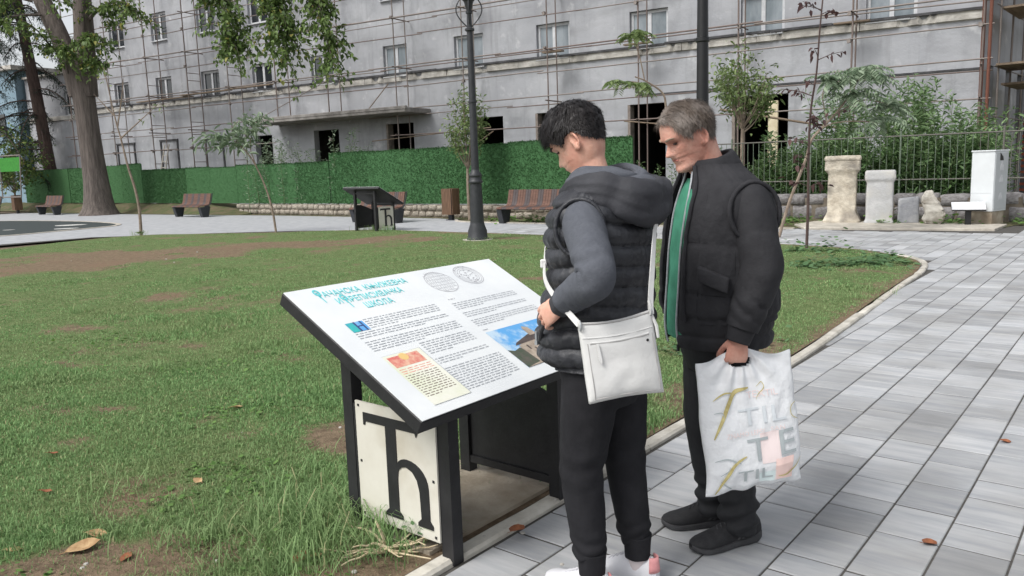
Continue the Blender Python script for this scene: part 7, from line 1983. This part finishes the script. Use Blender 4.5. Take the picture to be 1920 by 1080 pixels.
# broad-leaved weeds: low rosettes and clover patches
M_weed = leaf_mat('weed_leaf', S(78, 112, 56), S(118, 152, 82), rough=0.6)
M_weed2 = leaf_mat('mallow_leaf', S(74, 108, 70), S(112, 142, 98), rough=0.6)
def leaf_patch(spots, seed, m, name, lab, inside=True):
    g_ = np.random.default_rng(seed); Vs = []; Fs = []; o = 0
    for (x, y, rx, ry, n, sz, h) in spots:
        X = x + g_.normal(0, rx, n); Y = y + g_.normal(0, ry, n)
        if inside:
            q = in_poly(X * K.x + Y * K.y, X * NN.x + Y * NN.y, LAWN); X, Y = X[q], Y[q]; n = len(X)
        Z = .01 + np.abs(g_.normal(0, h, n))
        th = g_.uniform(0, 2 * PI, n); t = g_.uniform(-.7, .3, n); s_ = sz * g_.uniform(.6, 1.3, n)
        u = np.c_[np.cos(th), np.sin(th), np.sin(t)] * s_[:, None]; v = np.c_[-np.sin(th), np.cos(th), g_.uniform(-.3, .3, n)] * (s_ * .8)[:, None]; c = np.c_[X, Y, Z]
        pts = [c - u * .5, c - u * .2 + v * .5, c + u * .25 + v * .5, c + u * .55, c + u * .25 - v * .5, c - u * .2 - v * .5]
        V = np.stack(pts, 1).reshape(-1, 3); i = np.arange(n)[:, None] * 6 + o
        Fs += [i + [0, 1, 2], i + [0, 2, 3], i + [0, 3, 4], i + [0, 4, 5]]; Vs.append(V); o += len(V)
    return tag(link(name, mesh_np(name, np.concatenate(Vs), np.concatenate(Fs)), m), lab, 'weeds', kind='stuff')
leaf_patch([(-1.55, 3.95, .13, .1, 190, .028, .02), (-1.25, 3.75, .1, .08, 120, .026, .02), (-1.62, 3.55, .1, .08, 90, .024, .02), (-2.1, 3.35, .16, .08, 120, .022, .015), (-1.15, 3.1, .14, .07, 150, .022, .015), (-.95, 2.85, .12, .06, 110, .02, .012),
            (-1.75, 5.0, .2, .15, 170, .03, .02), (-2.5, 6.3, .3, .2, 150, .03, .02), (-2.05, 2.9, .1, .08, 100, .022, .02), (-3.2, 4.4, .2, .15, 150, .028, .02), (-.3, 5.4, .25, .2, 120, .025, .02), (-1.1, 7.2, .3, .25, 160, .03, .02), (-4, 7.5, .4, .3, 150, .032, .02)],
           5, M_weed, 'clover_weeds', 'low broad-leaved weeds scattered in the lawn')
leaf_patch([(5.0, 11.3, .35, .25, 330, .075, .05), (4.3, 11.1, .18, .12, 110, .07, .04), (3.0, 10.8, .25, .12, 120, .07, .05), (5.1, 12.9, .2, .12, 90, .08, .12), (4.7, 13.1, .12, .1, 60, .07, .09), (5.6, 11.9, .12, .12, 60, .07, .06), (1.95, 6.6, .15, .12, 130, .05, .04), (1.35, 6.3, .12, .12, 90, .05, .03)],
           6, M_weed2, 'mallow_weeds', 'dark round-leaved weeds near the rounded tip of the lawn')
leaf_patch([tuple([*kn(k_, n_).xy]) + (.3, .2, 110, .09, .09) for k_, n_ in ((17.95, 8.0), (18.1, 10.5), (18.0, 12.0), (17.9, 13.6), (18.2, 15), (18.3, 11.3), (19.4, 4.6), (19.5, 3.4), (19.4, 7.0), (18.3, 7.0), (20.0, 2.0), (19.9, 1.2))], 7, M_weed, 'wallside_weeds', 'bright green weeds growing along the foot of the walls', False)
# seedlings by the front post of the board and in the joint
leaf_patch([(*kn(2.13, 2.27).xy, .03, .03, 26, .03, .05), (*kn(2.93, 2.13).xy, .035, .015, 50, .02, .03)], 8, M_weed2, 'pad_weeds', 'small weeds sprouting by the board legs and kerb', False)

# fallen leaves
M_dry = mat('dry_leaf', S(186, 158, 118), S(150, 118, 82), rough=0.8, scale=30)
M_dry2 = mat('russet_leaf', S(150, 96, 66), S(120, 72, 48), rough=0.8, scale=30)
def dry_leaf(x, y, z, sz, rz, m, lab, curl=.35):
    V = []; F = []
    for i in range(7):
        t = i / 6; w = math.sin(PI * min(1, t * 1.02)) ** .7 * .32 + .015
        for j, s_ in enumerate((-1, 0, 1)):
            V.append(((t - .5) * sz, s_ * w * sz, abs(s_) * curl * w * sz + .25 * sz * (t - .5) ** 2 + .003 * math.sin(7 * t + j)))
    for i in range(6):
        for j in range(2): F.append([i * 3 + j, i * 3 + 3 + j, i * 3 + 4 + j, i * 3 + 1 + j])
    b = MB(); b.add(V, F); b.tube([(-.5 * sz, 0, .06 * sz), (-.68 * sz, .03 * sz, .05 * sz)], .012 * sz, 4)
    o = b.build('fallen_leaf', m, smooth=True); o.location = (x, y, z); o.rotation_euler = (tr_.uniform(-.2, .2), tr_.uniform(-.2, .2), rz)
    return tag(o, lab, 'leaf', 'fallen leaves')
dry_leaf(*GP(1742, 1020), .004, .075, .4, M_dry2, 'russet dry leaf alone on the pavers at the lower right')
dry_leaf(*GP(1885, 829), .004, .06, 0, M_dry2, 'russet dry leaf on the pavers close to the right picture edge')
dry_leaf(*GP(970, 1015), .05, .09, .9, M_dry2, 'russet dry leaf lying on the kerb by the board')
dry_leaf(*GP(158, 1042), .035, .13, .5, M_dry, 'largest curled tan leaf on the grass at the lower left')
dry_leaf(*GP(183, 1016), .035, .085, .1, M_dry, 'narrow tan leaf just above the largest curled leaf')
dry_leaf(*GP(24, 1045), .03, .07, .3, M_dry, 'tan leaf at the far left bottom corner of the lawn')
dry_leaf(*GP(238, 1059), .03, .065, 1.4, M_dry2, 'brown crumpled leaf on soil right of the largest curled leaf')
dry_leaf(*GP(564, 1060), .03, .085, 1.0, M_dry2, 'brown upright leaf left of the dry twigs')
dry_leaf(*GP(592, 1056), .03, .075, 2.2, M_dry, 'pale torn leaf touching the dry twigs')
dry_leaf(*GP(445, 775), .04, .085, .8, M_dry, 'tan leaf in the middle of the lawn left of the board')
dry_leaf(*GP(100, 863), .04, .06, .2, M_dry2, 'small tan leaf on the lawn near the left edge')
dry_leaf(*GP(87, 936), .04, .06, .2, M_dry2, 'small orange leaf on bare soil near the left edge')
dry_leaf(*GP(925, 888), .04, .06, .6, M_dry, 'yellow leaf under the board between its legs')
dry_leaf(*GP(372, 916), .04, .06, 2.6, M_dry, 'faded leaf in grass left of the lettered plate')
# pebbles
M_peb = mat('pebble', S(196, 192, 184), S(150, 146, 140), rough=0.8, scale=20)
pr_ = random.Random(12); pb_ = MB()
for _ in range(150):
    a = pr_.uniform(-.6, .1); r_ = pr_.uniform(2.75, 6.5) if pr_.random() < .75 else pr_.uniform(11, 19); x, y = r_ * math.sin(a), r_ * math.cos(a)
    if bare(np.array([x]), np.array([y]))[0] < .35: continue
    s_ = pr_.uniform(.005, .014) * (1 if r_ < 8 else 2.2); pb_.lathe([(s_ * .6, -s_ * .3), (s_, 0), (s_ * .7, s_ * .5), (s_ * .1, s_ * .65)], 6, (x, y, .02 + s_ * .2))
tag(pb_.build('pebbles', M_peb, smooth=True), 'small pale pebbles on the bare soil patches', 'pebbles', kind='stuff')
# bundle of dry twigs at the front post
M_twig = mat('dry_twig', S(214, 200, 170), S(180, 162, 130), rough=0.85, scale=20)
tw = thing('dry_twigs', 'pile of pale dry twigs on the soil at the foot of the board', 'twigs', (*GP(725, 1050), .03))
rt = random.Random(15)
for i in range(15):
    a = rt.uniform(0, 2 * PI) if i > 5 else (PI + rt.uniform(-.35, .35) if i < 3 else rt.uniform(-.4, .3)); l = rt.uniform(.14, .32); p = [Vector((rt.uniform(-.03, .03), rt.uniform(-.03, .03), rt.uniform(0, .03)))]
    for j in range(5):
        a += rt.uniform(-.4, .4); p.append(p[-1] + Vector((math.cos(a) * l / 5, math.sin(a) * l / 5, rt.uniform(-.012, .016) if p[-1].z > .006 else rt.uniform(0, .012))))
    b = MB(); b.tube(p, [.0062 - .0008 * j for j in range(6)], 5); b.build('twig', M_twig, tw, smooth=True)
b = MB(); b.tube([(0, 0, 0), (-.01, .01, .06), (-.02, .0, .1), (-.035, .01, .13)], [.007, .0065, .006, .004], 6); b.build('twig', M_twig, tw, smooth=True)
